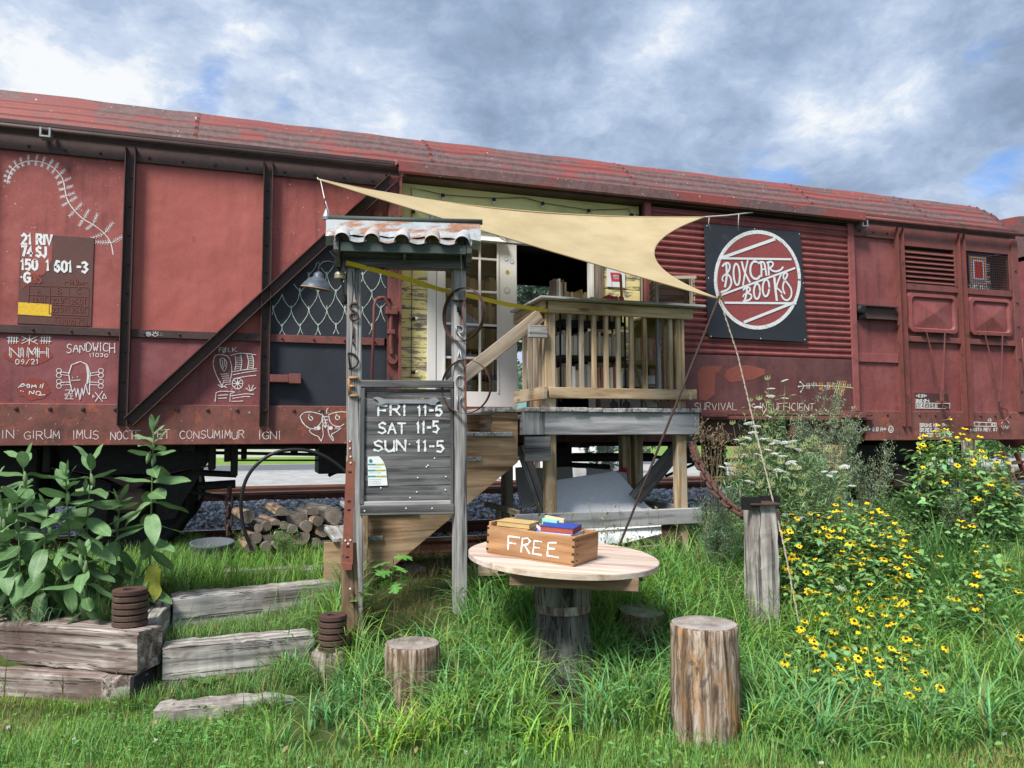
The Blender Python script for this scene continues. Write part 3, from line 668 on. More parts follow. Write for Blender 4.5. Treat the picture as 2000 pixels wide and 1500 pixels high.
# spruce and bushes beyond the wagon
def leafcloud(name, C_, S_, n, size, col, parent=None, material='leaf', droop=.3, colvar=.35, **props):
    """n small pointed leaves in ellipsoid clumps; C_ list of centres with radii"""
    k = npr.integers(0, len(C_), n); cen = np.array([c[:3] for c in C_])[k]; rad = np.array([c[3] for c in C_])[k]
    dirs = npr.normal(size=(n, 3)); dirs /= np.linalg.norm(dirs, axis=1)[:, None]
    P = cen+dirs*(rad*npr.uniform(.35, 1.05, n)**.6)[:, None]*np.array(S_)
    R_ = rand_rot(n); s_ = size*npr.uniform(.6, 1.4, n)
    tpl = np.array([(-1, 0, 0), (0, .42, .08), (1, 0, 0), (0, -.42, .08)])
    V = np.einsum('nij,kj->nki', R_, tpl)*s_[:, None, None]+P[:, None]
    F = (np.arange(n)[:, None]*4+np.arange(4)[None])
    t_ = np.array(col)[None]*npr.uniform(1-colvar, 1+colvar, (n, 1))*npr.uniform(.9, 1.1, (n, 3))
    return fastmesh(name, V.reshape(-1, 3), F, material, tint=np.repeat(t_, 4, 0), parent=parent, **props)
def tree(x, y, h, rad, n, size, col, label, cone=True):
    z0 = Gz(x, y) if y < 15 else .55
    r_ = root('tree', (x, y, z0), label, 'tree')
    m_ = MB(); m_.tube([(x, y, z0-.1), (x+.1, y, z0+h*.5), (x, y, z0+h*.95)], [rad*.09, rad*.06, rad*.015], 8); m_.build('trunk', 'tie_brown', r_)
    cl = []
    for k in range(46):
        q = rnd.random()**.8; a = rnd.uniform(0, 6.28); rr_ = rad*((1-q*.9) if cone else math.sin(math.pi*(q*.8+.15)))*rnd.uniform(.3, 1)
        cl.append((x+rr_*math.cos(a), y+rr_*math.sin(a), z0+h*(.08+.9*q), rad*rnd.uniform(.16, .3)))
    leafcloud('crown', cl, (1, 1, .55), n, size, col, r_)
tree(5.0, 13.9, 5.4, 2.0, 20000, .06, (.20, .28, .20), 'blue-green conifer seen through the wagon doorway')
tree(7.4, 15.6, 4.8, 1.6, 6000, .06, (.16, .24, .15), 'leafy tree directly behind the open wagon door')
tree(19.5, 17.0, 5.5, 2.4, 8000, .09, (.06, .13, .04), 'dark green tree behind the coupling of the two wagons', False)
# ================================================================== THE FREIGHT WAGON
Y0 = 7.02
wagon = root('freight_wagon', (2.51, 8.37, .56), 'old red railway freight wagon with chalk drawings and a doorway onto the wooden deck', 'freight wagon')
XL, XR = -3.97, 8.99
def bx(name, m_, x0, x1, y0, y1, z0, z1, ch=.003, parent=wagon, **kw):
    b = MB(); b.box(x0, x1, y0, y1, z0, z1, ch); return b.build(name, m_, parent, **kw)
def pxz(px, py, Y=Y0):
    p = onY(px, py, Y); return p.x, p.z
def panel(name, poly, m_, y=Y0, th=.02, parent=wagon, **kw):
    b = MB(); b.prism([(x, y, z) for x, z in poly], (0, th, 0)); return b.build(name, m_, parent, **kw)
# ---- left half side panels
UP0, UP1, BL0, BL1, SI = 2.466, 3.885, 2.400, 2.466, 1.842
up_l = panel('side_panel', [(XL, UP0), (-1.07, UP0), (-1.07, UP1), (XL, UP1)], 'wagon_red')
up_m = panel('side_panel', [(-1.01, UP0), (.03, UP0), (.03, UP1), (-1.01, UP1)], 'wagon_red_bright')
sl = (3.97-1.70)/(1.18+.98)
def dz(x): return 1.70+(x+.98)*sl
panel('side_panel', [(.09, dz(.09)), (1.13, dz(1.13)), (1.13, UP1), (.09, UP1)], 'wagon_red')
scale_p = panel('side_panel', [(.09, UP0), (1.13, UP0), (1.13, dz(1.13)), (.09, dz(.09))], 'black_board', label='black board with chalk scales')
lo_l = panel('side_panel', [(XL, SI), (-1.07, SI), (-1.07, BL0), (XL, BL0)], 'wagon_maroon')
lo_m = panel('side_panel', [(-1.01, SI), (.03, SI), (.03, BL0), (-1.01, BL0)], 'wagon_maroon')
panel('side_panel', [(.09, SI), (1.13, SI), (1.13, BL0), (.09, BL0)], 'black_board', label='plain black board')
def rib(x0, x1, z0, z1, m_='wagon_frame', yo=6.94):
    b = MB(); b.box(x0, x1, 6.992, 7.03, z0, z1, .002)
    for x in (x0, x1-.007): b.box(x, x+.007, yo, 6.995, z0, z1, .001)
    z = z0+.12
    while z < z1-.1:
        b.lathe([(.013, 0), (.011, .008), (.004, .012)], ((x0+x1)/2, 6.992, z), (0, -1, 0), 8); z += .245
    return b.build('rib', m_, wagon)
def rivets(xa, xb, z, step, y=6.992, r_=.015):
    x = xa
    while x < xb: RV.lathe([(r_, -.002), (r_, .006), (r_*.6, .014)], (x, y, z), (0, -1, 0), 8); x += step
RV = MB()
for a, b in ((-3.2, -3.12), (-2.15, -2.07), (-1.08, -1.0), (.02, .10)): rib(a, b, 1.665, 4.0)
for xa, xb in ((XL, -1.08), (-1.0, .02), (.10, 1.10)):
    b = MB(); b.box(xa, xb, 6.996, 7.03, BL0, BL1, .003); b.build('belt_rail', 'wagon_frame_red' if xa > 0 else 'wagon_frame', wagon); rivets(xa+.1, xb, (BL0+BL1)/2, .27, 6.996, .010)
    b = MB(); b.box(xa, xb, 6.99, 7.03, UP1, 4.0, .003); b.build('top_chord', 'wagon_frame', wagon); rivets(xa+.1, xb, UP1+.04, .26, 6.99, .013)
# sill with its rivets
bx('sill', 'wagon_sill', XL, 1.22, 6.995, 7.14, 1.505, SI, .006); rivets(XL+.05, 1.2, 1.80, .235, 6.995, .016)
bx('sill', 'wagon_sill', 6.55, XR, 6.995, 7.14, 1.505, SI, .006); rivets(6.62, XR-.05, 1.80, .235, 6.995, .016)
bx('sill', 'door_plate', 1.22, 6.55, 7.10, 7.2, 1.505, 1.78, .004)
bx('door_track', 'wagon_frame_red', 1.22, 6.60, 6.93, 7.12, 1.735, 1.775, .004)
bx('door_track', 'wagon_frame_red', 1.22, 6.60, 6.96, 7.12, 1.785, 1.838, .004)
for x in (4.35, 6.15): bx('door_roller_box', 'wagon_frame_red', x, x+.32, 6.90, 6.95, 1.76, 1.82, .004)
for x in (1.6, 2.9, 4.2, 5.5): bx('floor_bracket', 'wagon_frame_red', x, x+.08, 6.97, 7.15, 1.56, 1.73, .004)
# diagonal brace
dv = Vector((2.16, 0, 3.97-1.70)).normalized(); up_d = Vector((0, -1, 0)); sd_ = dv.cross(up_d)
p0, p1 = Vector((-.985, 7.0, 1.69)), Vector((1.16, 7.0, 3.965))
b = MB(); b.beam(p0+Vector((0, -.005, 0)), p1+Vector((0, -.005, 0)), .012, .088, sd_, .001)
b = MB(); b.frame((p0+p1)/2+Vector((0, -.012, 0)), dv, sd_, Vector((0, 1, 0)), (p1-p0).length/2, .044, .012)
for s_ in (-1, 1): b.frame((p0+p1)/2+Vector((0, -.045, 0))+sd_*.044*s_, dv, sd_, Vector((0, 1, 0)), (p1-p0).length/2, .004, .038)
b.build('diagonal_brace', 'wagon_frame', wagon)
# gusset, door post, hardware
g1 = [pxz(*q) for q in ((690, 437), (765, 358), (778, 352), (778, 492), (646, 492))]
panel('gusset_plate', g1, 'wagon_frame_red', 7.004, .012)
cx, cz = pxz(737, 420); b = MB(); b.lathe([(.05, 0), (.05, .02), (.035, .03)], (cx, 7.0, cz), (0, -1, 0), 20); b.build('cap', 'wagon_frame_red', wagon)
b = MB(); b.box(1.125, 1.235, 6.975, 7.06, 1.84, 3.99, .004); b.box(1.22, 1.245, 6.94, 7.02, 1.84, 3.99, .002)
dp = b.build('door_post', 'wagon_frame_red', wagon); rivets(1.15, 1.16, 2.0, .2); 
for z in (2.1, 2.35, 2.75, 3.05, 3.35, 3.6): RV.lathe([(.014, 0), (.012, .01)], (1.155, 6.975, z), (0, -1, 0), 8)
hx, hz = pxz(757, 610, 6.93); b = MB()
b.tube([(hx+.03, 6.93, hz+.02), (hx+.03, 6.93, hz-.30), (hx+.04, 6.93, hz-.38)], .018, 8); b.box(hx-.02, hx+.09, 6.90, 6.98, hz-.02, hz+.05, .005); b.box(hx, hx+.07, 6.91, 6.98, hz-.20, hz-.16, .005)
b.tube([(hx-.10, 6.90, hz+.13), (hx-.04, 6.90, hz+.13), (hx+.01, 6.91, hz+.06), (hx+.03, 6.92, hz)], [.008, .016, .02, .018], 8)
b.lathe([(.05, 0), (.05, .03)], (hx+.05, 6.97, hz-.42), (0, -1, 0), 14); b.build('door_latch', 'wagon_frame_red', wagon)
b = MB(); b.tube([(1.14, 6.97, 2.82), (1.05, 6.90, 2.82), (1.0, 6.88, 2.80), (.985, 6.87, 2.74), (.97, 6.87, 2.0), (.975, 6.99, 1.96)], .014, 8); b.build('hand_rail', 'wagon_frame_red', wagon, True)
b = MB(); x, z = pxz(527, 740, 6.98); b.box(x, x+.16, 6.93, 7.0, z-.03, z+.035, .004); b.box(x+.16, x+.26, 6.92, 7.01, z-.04, z+.045, .004); b.build('door_stop', 'wagon_frame_red', wagon)
# ---- eaves: tube rail, lip, soffit, door hood
for xa, xb in ((XL, 1.18), (6.56, XR+.02)):
    b = MB(); b.tube([(xa, 6.915, 4.045), (xb, 6.915, 4.045)], .024, 10); b.build('rail_tube', 'wagon_frame_red' if xa > 0 else 'wagon_frame', wagon, True)
    b = MB(); b.box(xa, xb, 6.955, 7.08, 4.085, 4.125, .006); b.build('roof_lip', 'wagon_frame_red' if xa > 0 else 'wagon_frame', wagon)
b = MB(); b.box(XL, XR, 7.0, 7.16, 4.0, 4.084); b.build('eaves_plate', 'wagon_frame', wagon)
for px, py in ((88, 258), (1690, 436)):
    p = onY(px, py, 6.88); b = MB(); b.box(p.x-.04, p.x+.04, 6.875, 6.97, p.z-.04, p.z-.025, .002); b.box(p.x-.04, p.x-.025, 6.875, 6.97, p.z-.03, p.z+.04, .002); b.box(p.x+.025, p.x+.04, 6.875, 6.97, p.z-.03, p.z+.04, .002); b.build('bracket', 'steel', wagon)
b = MB(); prof = [(7.03, 4.135), (6.86, 4.105), (6.85, 4.09), (6.85, 4.0), (6.875, 3.985), (6.88, 4.08), (7.03, 4.11)]
b.prism([(1.2, y, z) for y, z in prof], (5.32, 0, 0)); hood = b.build('door_hood', 'roof_paint', wagon)
bx('door_hood_beam', 'wagon_frame', 1.24, 6.5, 6.93, 7.12, 3.975, 4.02, .003)
for x in (3.9, 4.7, 5.6, 6.2): RV.lathe([(.016, 0), (.012, .012)], (x, 6.90, 4.115), (0, -.1, 1), 8)
# ---- roof sheets with pressed ridges
rp = [(7.0, 4.10), (7.035, 4.155), (7.10, 4.235), (7.18, 4.325), (7.28, 4.415), (7.40, 4.50), (7.6, 4.585), (7.9, 4.665), (8.37, 4.71), (8.85, 4.665), (9.2, 4.56), (9.45, 4.38), (9.6, 4.2), (9.72, 4.02)]
def roof_profile():
    out = []
    for (a, b) in zip(rp, rp[1:]):
        n = max(2, int(math.dist(a, b)/.012))
        for i in range(n): out.append((a[0]+(b[0]-a[0])*i/n, a[1]+(b[1]-a[1])*i/n))
    out.append(rp[-1]); L_ = 0; res = []
    for i, p in enumerate(out):
        if i: L_ += math.dist(p, out[i-1])
        q = out[min(i+1, len(out)-1)]; r_ = out[max(i-1, 0)]; tx, tz = q[0]-r_[0], q[1]-r_[1]; n_ = math.hypot(tx, tz)
        ph = ((L_-.055) % .118)/.118; e = .026*max(0, 1-abs(ph-.5)/.17) if .03 < L_ < .75 else 0
        res.append((p[0]-tz/n_*e, p[1]+tx/n_*e))
    return res
RP = roof_profile(); sheets = [XL, -2.6, -.55, 1.55, 3.7, 5.95, 7.6, 8.86]
for k, (a, b_) in enumerate(zip(sheets, sheets[1:])):
    nx = 8; V = []; F = []; n = len(RP); gx = []
    for i in range(nx+1):
        x = a+(b_-a)*i/nx-.0
        for y, z in RP:
            w_ = .004*math.sin(x*5.1+y*3)+.003*math.sin(x*11+k)
            V.append((x, y, z+w_+(.004 if k % 2 else 0)))
    for i in range(nx):
        for j in range(n-1): q = i*n+j; F.append((q, q+n, q+n+1, q+1))
    m_ = MB(); m_.add(V, F); s_ = m_.build('roof_sheet', 'roof_paint', wagon, True)
    m_ = MB(); V = []
    for y, z in RP: V += [(b_-.014, y-.003, z+.004), (b_+.014, y-.003, z+.004)]
    m_.add(V, [(2*i, 2*i+1, 2*i+3, 2*i+2) for i in range(n-1)]); m_.build('roof_seam', 'wagon_frame_red', wagon)
m_ = MB(); V = [];  n = len(RP)       # rolled end of the roof
for x, e in ((8.86, 0), (8.95, -.03), (9.03, -.10)):
    for y, z in RP: V.append((x, y+(8.37-y)*-e*.25, z+e*(.25+.75*(z-4.0)/.7)))
m_.add(V, [(i*n+j, (i+1)*n+j, (i+1)*n+j+1, i*n+j+1) for i in range(2) for j in range(n-1)]); m_.build('roof_end', 'roof_paint', wagon, True)
# lower patch of bright underpaint on the roof edge at the left
# ---- corrugated sliding door to the right of the doorway
V = []; F = []; z = 2.42; zs = []
while z < 3.975:
    for q in (0, .26, .5, .76): zs.append((z+q*.0665, (0, -.020, -.024, -.004)[int(q*4+.1)]))
    z += .0665
zs = [q for q in zs if q[0] < 3.965]
m_ = MB(); n = len(zs)
for x in (3.83, 6.36):
    V += [(x, 6.985+e, z) for z, e in zs]
m_.add(V, [(j, n+j, n+j+1, j+1) for j in range(n-1)]); sdoor = m_.build('sliding_door', 'corrugated', wagon, False)
m_ = MB(); m_.box(3.77, 3.84, 6.95, 7.01, 1.83, 3.985, .004); m_.build('door_frame', 'corrugated', sdoor)
m_ = MB(); m_.box(6.355, 6.44, 6.955, 7.01, 1.83, 3.985, .004); m_.build('door_frame', 'corrugated', sdoor)
m_ = MB(); m_.box(3.84, 6.355, 6.965, 7.0, 1.83, 2.415, .004); lowp = m_.build('door_plate', 'door_plate', sdoor, label='dark rusty lower plate of the sliding door')
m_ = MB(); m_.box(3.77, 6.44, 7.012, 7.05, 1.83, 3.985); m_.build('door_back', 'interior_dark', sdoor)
pi = wagon_ink(6.964)
pi.fill([(1361, 727), (1372, 716), (1398, 716), (1396, 770), (1380, 783), (1366, 781)], (1, 1, 1)); pi.fill([(1372, 715), (1412, 714), (1404, 728), (1362, 728)])
pi.fill([(1420, 722), (1440, 714), (1462, 713), (1494, 721), (1494, 731), (1470, 742), (1425, 747), (1414, 735)])
o_ = pi.mb.build('paint_patch', 'patch_red', sdoor)
# ---- right-hand panels
panel('side_panel', [(6.44, 3.06), (7.06, 3.06), (7.06, UP1), (6.44, UP1)], 'wagon_maroon_light')
panel('side_panel', [(6.44, SI), (7.06, SI), (7.06, 2.90), (6.44, 2.90)], 'wagon_maroon_light')
bx('belt_rail', 'wagon_maroon_light', 6.47, 7.05, 6.997, 7.03, 2.40, 2.50, .003)
bx('top_chord', 'wagon_frame_red', 6.45, 7.06, 6.99, 7.03, UP1-.03, 4.0, .003); rivets(6.55, 7.0, UP1+.03, .2, 6.99, .013)
b = MB(); b.box(6.56, 7.02, 6.94, 6.99, 3.035, 3.05, .002); b.box(6.56, 7.02, 6.94, 6.99, 2.89, 2.91, .002); b.box(6.5, 7.06, 6.99, 7.02, 2.89, 3.06); b.build('guide_channel', 'wagon_frame', wagon)
b = MB(); b.lathe([(.055, 0), (.06, .02), (.06, .05), (.04, .07)], (6.50, 6.99, 2.99), (0, -1, 0), 20); b.build('roller', 'dark_iron', wagon)
for a, b_ in ((7.06, 7.15), (8.0, 8.09)): rib(a, b_, 1.665, 4.0, 'wagon_frame_red')
b = MB(); b.box(8.88, 8.99, 6.975, 7.06, 1.84, 4.0, .004); b.build('corner_post', 'wagon_frame_red', wagon)
for z in (2.1, 2.5, 2.9, 3.2, 3.6): RV.lathe([(.016, 0), (.013, .012)], (8.93, 6.975, z), (0, -1, 0), 8)
bx('top_chord', 'wagon_frame_red', 7.15, 8.0, 6.99, 7.03, 3.85, 4.0, .003); bx('top_chord', 'wagon_frame_red', 8.09, 8.88, 6.99, 7.03, 3.85, 4.0, .003)
for xa, xb in ((7.15, 8.0), (8.09, 8.88)):
    panel('side_panel', [(xa, SI), (xb, SI), (xb, 2.66), (xa, 2.66)], 'wagon_maroon_light')
    bx('hatch_rail', 'wagon_frame_red', xa+.01, xb-.01, 6.975, 7.02, 2.655, 2.72, .004)
    bx('hatch_sill', 'wagon_frame_red', xa, xb, 6.99, 7.03, 3.27, 3.345, .004)
    panel('hatch_back', [(xa, 2.72), (xb, 2.72), (xb, 3.27), (xa, 3.27)], 'wagon_frame_red', 7.015)
    # pressed hatch cover: rounded rectangle ring and a four sided pyramid
    cx, cz, hw, hh = (xa+xb)/2, 3.0, (xb-xa)/2-.05, .24
    def rr(w_, h_, r_, y, n=5):
        out = []
        for sx, sz, a0 in ((1, 1, 0), (-1, 1, 90), (-1, -1, 180), (1, -1, 270)):
            for k in range(n): a = R(a0+90*k/(n-1)); out.append((cx+sx*(w_-r_)+r_*math.cos(a), y, cz+sz*(h_-r_)+r_*math.sin(a)))
        return out
    rings = [rr(hw, hh, .07, 7.01), rr(hw-.01, hh-.01, .065, 6.965), rr(hw-.05, hh-.05, .05, 6.960), rr(hw-.065, hh-.065, .04, 6.990), [(cx+(p[0]-cx)*.05, 6.955, cz+(p[2]-cz)*.05) for p in rr(hw-.065, hh-.065, .04, 6.99)]]
    V = sum(rings, []); n = 20; F = [(i*n+k, (i+1)*n+k, (i+1)*n+(k+1) % n, i*n+(k+1) % n) for i in range(4) for k in range(n)]+[tuple(4*n+k for k in range(n))]
    m_ = MB(); m_.add(V, F); hc = m_.build('hatch_cover', 'wagon_maroon_light', wagon)
    m_ = MB(); m_.box(cx-.22, cx+.2, 6.93, 6.985, 2.765, 2.785, .002); m_.build('hinge_bar', 'wagon_frame_red', hc)
    for s_, xo in ((-1, .0), (1, .0)):
        m_ = MB(); m_.tube([(cx-.02+s_*.14, 6.93, 2.77), (cx+.03+s_*.018, 6.93, 2.09)], .008, 6); m_.build('hatch_rod', 'wagon_frame_red', wagon)
    m_ = MB(); m_.box(cx+.01, cx+.055, 6.92, 6.945, 1.96, 2.10, .003); m_.tube([(cx+.03, 6.93, 1.96), (cx+.04, 6.93, 1.9), (cx+.12, 6.92, 1.87), (cx+.14, 6.92, 1.78), (cx+.10, 6.93, 1.74), (cx+.02, 6.95, 1.73), (cx+.03, 6.95, 1.66)], .012, 6); m_.build('hatch_lever', 'wagon_frame_red', wagon)
# louvres
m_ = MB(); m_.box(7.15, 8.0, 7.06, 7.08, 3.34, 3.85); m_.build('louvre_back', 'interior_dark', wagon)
for x in (7.15, 7.955): bx('louvre_frame', 'wagon_frame_red', x, x+.045, 6.985, 7.05, 3.345, 3.85, .003)
bx('louvre_frame', 'wagon_frame_red', 7.195, 7.955, 6.985, 7.05, 3.79, 3.85, .003)
src = None
for k in range(7):
    z = 3.375+k*.058
    m_ = MB(); m_.prism([(7.195, 6.985, z-.012), (7.195, 6.99, z-.02), (7.195, 7.035, z+.030), (7.195, 7.03, z+.038)], (.76, 0, 0))
    for q in range(5): pass
    m_.build('louvre_slat', 'wagon_frame_red', wagon)
# wire grid with a woven patch behind it
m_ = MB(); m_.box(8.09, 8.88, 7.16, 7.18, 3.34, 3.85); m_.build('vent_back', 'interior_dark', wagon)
for q in ((8.09, 8.115, 3.345, 3.85), (8.84, 8.88, 3.345, 3.85)): bx('vent_frame', 'wagon_frame_red', q[0], q[1], 6.985, 7.03, q[2], q[3], .003)
bx('vent_frame', 'wagon_frame_red', 8.115, 8.84, 6.985, 7.03, 3.80, 3.85, .003)
m_ = MB(); x = 8.13
while x < 8.84: m_.tube([(x, 7.0, 3.345), (x, 7.0, 3.80)], .0032, 4, caps=False); x += .032
z = 3.36
while z < 3.80: m_.tube([(8.115, 6.996, z), (8.84, 6.996, z)], .0032, 4, caps=False); z += .032
m_.build('wire_grid', 'wagon_frame', wagon)
wv = root('woven_patch', (8.35, 7.02, 3.36), 'small woven square in red, white, blue and orange hung behind the wire grid', 'woven patch')
for k, (e, c_) in enumerate(((.0, (.05, .06, .18)), (.018, (.62, .28, .08)), (.045, (.10, .20, .38)), (.068, (.72, .74, .78)), (.09, (.55, .03, .03)))):
    m_ = MB(); m_.box(8.21+e, 8.51-e, 7.012-k*.002, 7.014-k*.002, 3.39+e, 3.77-e, 0, c_); m_.build('woven_band', 'tinted', wv)
m_ = MB()
for k in range(26): x = 8.2+rnd.random()*.33; m_.tube([(x, 7.012, 3.40), (x+rnd.uniform(-.02, .02), 7.008, 3.37), (x+rnd.uniform(-.03, .03), 7.008, 3.35)], .003, 4, tint=(.6, .6, .7))
for k in range(16): z = 3.4+rnd.random()*.33; m_.tube([(8.5, 7.012, z), (8.52+rnd.random()*.03, 7.008, z+rnd.uniform(-.02, .02))], .003, 4, tint=(.5, .5, .65))
m_.tube([(8.22, 7.008, 3.76), (8.13, 7.0, 3.80)], .004, 4, tint=(.5, .1, .08)); m_.tube([(8.5, 7.008, 3.76), (8.72, 7.0, 3.80)], .004, 4, tint=(.25, .35, .6))
m_.build('fringe', 'tinted', wv)
b = MB(); b.tube([(8.99, 6.95, 2.74), (8.93, 6.93, 2.74), (8.915, 6.92, 2.70), (8.935, 6.92, 2.06), (8.99, 6.94, 2.04)], .013, 8); b.build('hand_rail', 'wagon_frame_red', wagon, True)
RV.build('rivets', 'wagon_frame', wagon, kind='stuff')
# ---- far side, ends, floor: the shell that makes the inside dark
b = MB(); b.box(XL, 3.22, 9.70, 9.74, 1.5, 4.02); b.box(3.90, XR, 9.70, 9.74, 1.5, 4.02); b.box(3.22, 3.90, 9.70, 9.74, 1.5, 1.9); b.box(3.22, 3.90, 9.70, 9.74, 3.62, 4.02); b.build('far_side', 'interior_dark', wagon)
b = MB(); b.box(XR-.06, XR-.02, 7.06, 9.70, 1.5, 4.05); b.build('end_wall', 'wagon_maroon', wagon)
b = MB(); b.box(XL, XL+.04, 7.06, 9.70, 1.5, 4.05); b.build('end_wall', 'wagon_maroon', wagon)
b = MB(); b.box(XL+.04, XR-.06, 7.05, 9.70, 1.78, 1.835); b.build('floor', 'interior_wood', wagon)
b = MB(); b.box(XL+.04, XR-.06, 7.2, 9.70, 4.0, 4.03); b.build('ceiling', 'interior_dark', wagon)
# ---- doorway: yellow boarded wall, frames, white glazed door
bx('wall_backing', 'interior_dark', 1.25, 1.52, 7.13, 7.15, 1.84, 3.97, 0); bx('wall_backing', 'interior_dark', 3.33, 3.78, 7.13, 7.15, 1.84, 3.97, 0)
z = 1.845; k = 0
while z < 3.55:
    h = rnd.uniform(.085, .10)
    b = MB(); b.box(1.25, 1.515, 7.10+rnd.uniform(-.002, .002), 7.125, z+.002, z+h-.003, .002); b.build('wall_board', 'yellow_boards', wagon); z += h
z = 1.845
while z < 3.55:
    h = rnd.uniform(.12, .15); b = MB(); b.box(3.345, 3.775, 7.10+rnd.uniform(-.002, .002), 7.125, z+.002, z+h-.003, .002); b.build('wall_board', 'yellow_boards', wagon); z += h
for za, zb in ((3.55, 3.745), (3.75, 3.97)): 
    b = MB(); b.box(1.25, 3.775, 7.095, 7.125, za, zb, .002); b.build('wall_board', 'yellow_green_paint', wagon)
dl = MB(); dl.box(1.515, 1.60, 7.08, 7.14, 1.84, 3.55, .004); dl.box(3.20, 3.235, 7.06, 7.16, 1.84, 3.55, .004); dl.box(1.60, 3.2, 7.08, 7.14, 3.47, 3.55, .004); fr = dl.build('door_frame', 'door_white', wagon)
b = MB(); b.box(3.235, 3.345, 7.07, 7.13, 1.84, 3.55, .004); b.build('door_jamb', 'old_crate', wagon)
# door leaf X 1.60..2.40
yd0, yd1 = 7.09, 7.13
gl0, gr0 = pxz(868, 650, yd0)[0], pxz(972, 650, yd0)[0]; gb, gt = pxz(930, 765, yd0)[1], pxz(930, 440, yd0)[1]
dr = root('x', (0, 0, 0), 'x', 'x'); bpy.data.objects.remove(dr)
b = MB()
b.box(1.605, gl0, yd0, yd1, 1.85, 3.46, .003); b.box(gr0, pxz(1010, 650, yd0)[0], yd0, yd1, 1.85, 3.46, .003)
b.box(gl0, gr0, yd0+.001, yd1, 1.85, gb, .003); b.box(gl0, gr0, yd0+.001, yd1, gt, 3.46, .003)
leafd = b.build('door_leaf', 'door_white', wagon, label='white glazed door leaf')
for e0, e1, e2, e3 in ((gl0-.012, gl0+.008, gb-.012, gt+.012), (gr0-.008, gr0+.012, gb-.012, gt+.012)):
    b = MB(); b.box(e0, e1, yd0-.010, yd0-.001, e2, e3, .002); b.build('glazing_bead', 'door_white', leafd)
cw = (gr0-gl0)/3; rh = (gt-gb)/5
for i in (1, 2): b = MB(); b.box(gl0+i*cw-.011, gl0+i*cw+.011, yd0+.004, yd1-.004, gb, gt, .003); b.build('muntin', 'door_white', leafd)
for j in (1, 2, 3, 4): b = MB(); b.box(gl0, gr0, yd0+.006, yd1-.006, gb+j*rh-.011, gb+j*rh+.011, .003); b.build('muntin', 'door_white', leafd)
for i in range(3):
    for j in range(5): b = MB(); b.box(gl0+i*cw+.011, gl0+(i+1)*cw-.011, 7.108, 7.112, gb+j*rh+.011, gb+(j+1)*rh-.011); b.build('pane', 'window_glass', leafd)
st = Ink(lambda x, y, l: onY(x, y, 7.088-l), (0, -1, 0))
for (x, y, r_, c1, c2) in ((990, 567, 6, (.5, .5, .5), (.72, .72, .7)), (991, 531, 4, (.75, .55, .08), (.4, .25, .05)), (989, 506, 4, (.35, .45, .65), (.7, .7, .72)), (1000, 511, 4, (.3, .45, .6), (.7, .72, .7)), (845, 423, 6, (.12, .15, .3), (.7, .7, .7))):
    st.dot(x, y, r_, c1, 14); st.dot(x, y, r_*.72, c2, 12); st.dot(x+1, y, r_*.35, c1, 8)
st.mb.build('sticker', 'tinted', leafd, kind='stuff')
# inside: shelves of books right behind the glass, each book a thing
ish = root('bookcase', (2.0, 7.5, 1.84), 'wooden bookcase full of books inside the wagon behind the glazed door', 'bookcase')
b = MB(); b.box(1.52, 2.46, 7.62, 7.64, 1.84, 3.6); b.build('back', 'interior_wood', ish)
shz = [1.90, 2.16, 2.42, 2.68, 2.94, 3.2]
for z in shz: b = MB(); b.box(1.52, 2.46, 7.38, 7.62, z, z+.022, .002); b.build('shelf', 'interior_wood', ish)
for x in (1.50, 2.44): b = MB(); b.box(x, x+.02, 7.38, 7.62, 1.84, 3.5, .002); b.build('side', 'interior_wood', ish)
TAN = [(.62, .40, .20), (.72, .50, .28), (.54, .33, .15), (.66, .45, .22), (.45, .30, .17), (.76, .60, .38)]
def book_row(x0, x1, y, z, hmin, hmax, dmin, cols, group, lab, dpt=.15, tmin=.014, tmax=.035, lean=.05, limit=999):
    x = x0; k = 0; names = ['first', 'second', 'third', 'fourth', 'fifth', 'sixth', 'seventh', 'eighth', 'ninth', 'tenth', 'eleventh', 'twelfth', 'thirteenth', 'fourteenth', 'fifteenth', 'sixteenth', 'seventeenth', 'eighteenth', 'nineteenth', 'twentieth', 'twenty-first', 'twenty-second', 'twenty-third', 'twenty-fourth', 'twenty-fifth', 'twenty-sixth', 'twenty-seventh', 'twenty-eighth', 'twenty-ninth', 'thirtieth']
    while x < x1 and k < limit:
        t_ = rnd.uniform(tmin, tmax); h = rnd.uniform(hmin, hmax); d_ = rnd.uniform(dmin, dpt); c_, cn = rnd.choice(cols); a = rnd.uniform(-lean, lean) if rnd.random() < .35 else 0
        yo = rnd.uniform(0, .02)
        m_ = MB(); o = Vector((x+t_/2, y+yo+d_/2, z+h/2)); ax = Vector((math.sin(a), 0, math.cos(a))); ay = Vector((math.cos(a), 0, -math.sin(a))); az = Vector((0, 1, 0))
        m_.frame(o, ax, ay, az, h/2-.002, t_/2-.0024, d_/2-.003, 0, (.62, .56, .44))
        for s_ in (-1, 1): m_.frame(o+ay*s_*(t_/2-.0012), ax, ay, az, h/2, .0012, d_/2, 0, c_)
        m_.frame(o-az*(d_/2), ax, ay, az, h/2, t_/2, .0014, 0, c_)
        m_.build('book', 'tinted', None, label=f'{cn} book, {names[min(k, 29)]} from left {lab}', category='book', group=group)
        x += t_+.002+abs(a)*h*.5; k += 1
tans = [(c, n) for c, n in zip(TAN, ('brown', 'tan', 'dark brown', 'light brown', 'dark', 'pale'))]
for z, w_ in zip(shz[:5], ('bottom', 'second', 'third', 'fourth', 'fifth')):
    book_row(1.62, 2.40, 7.36, z+.022, .15, .22, .10, tans, 'books behind the glazed door', f'on the {w_} shelf behind the door glass', tmin=.03, tmax=.06)
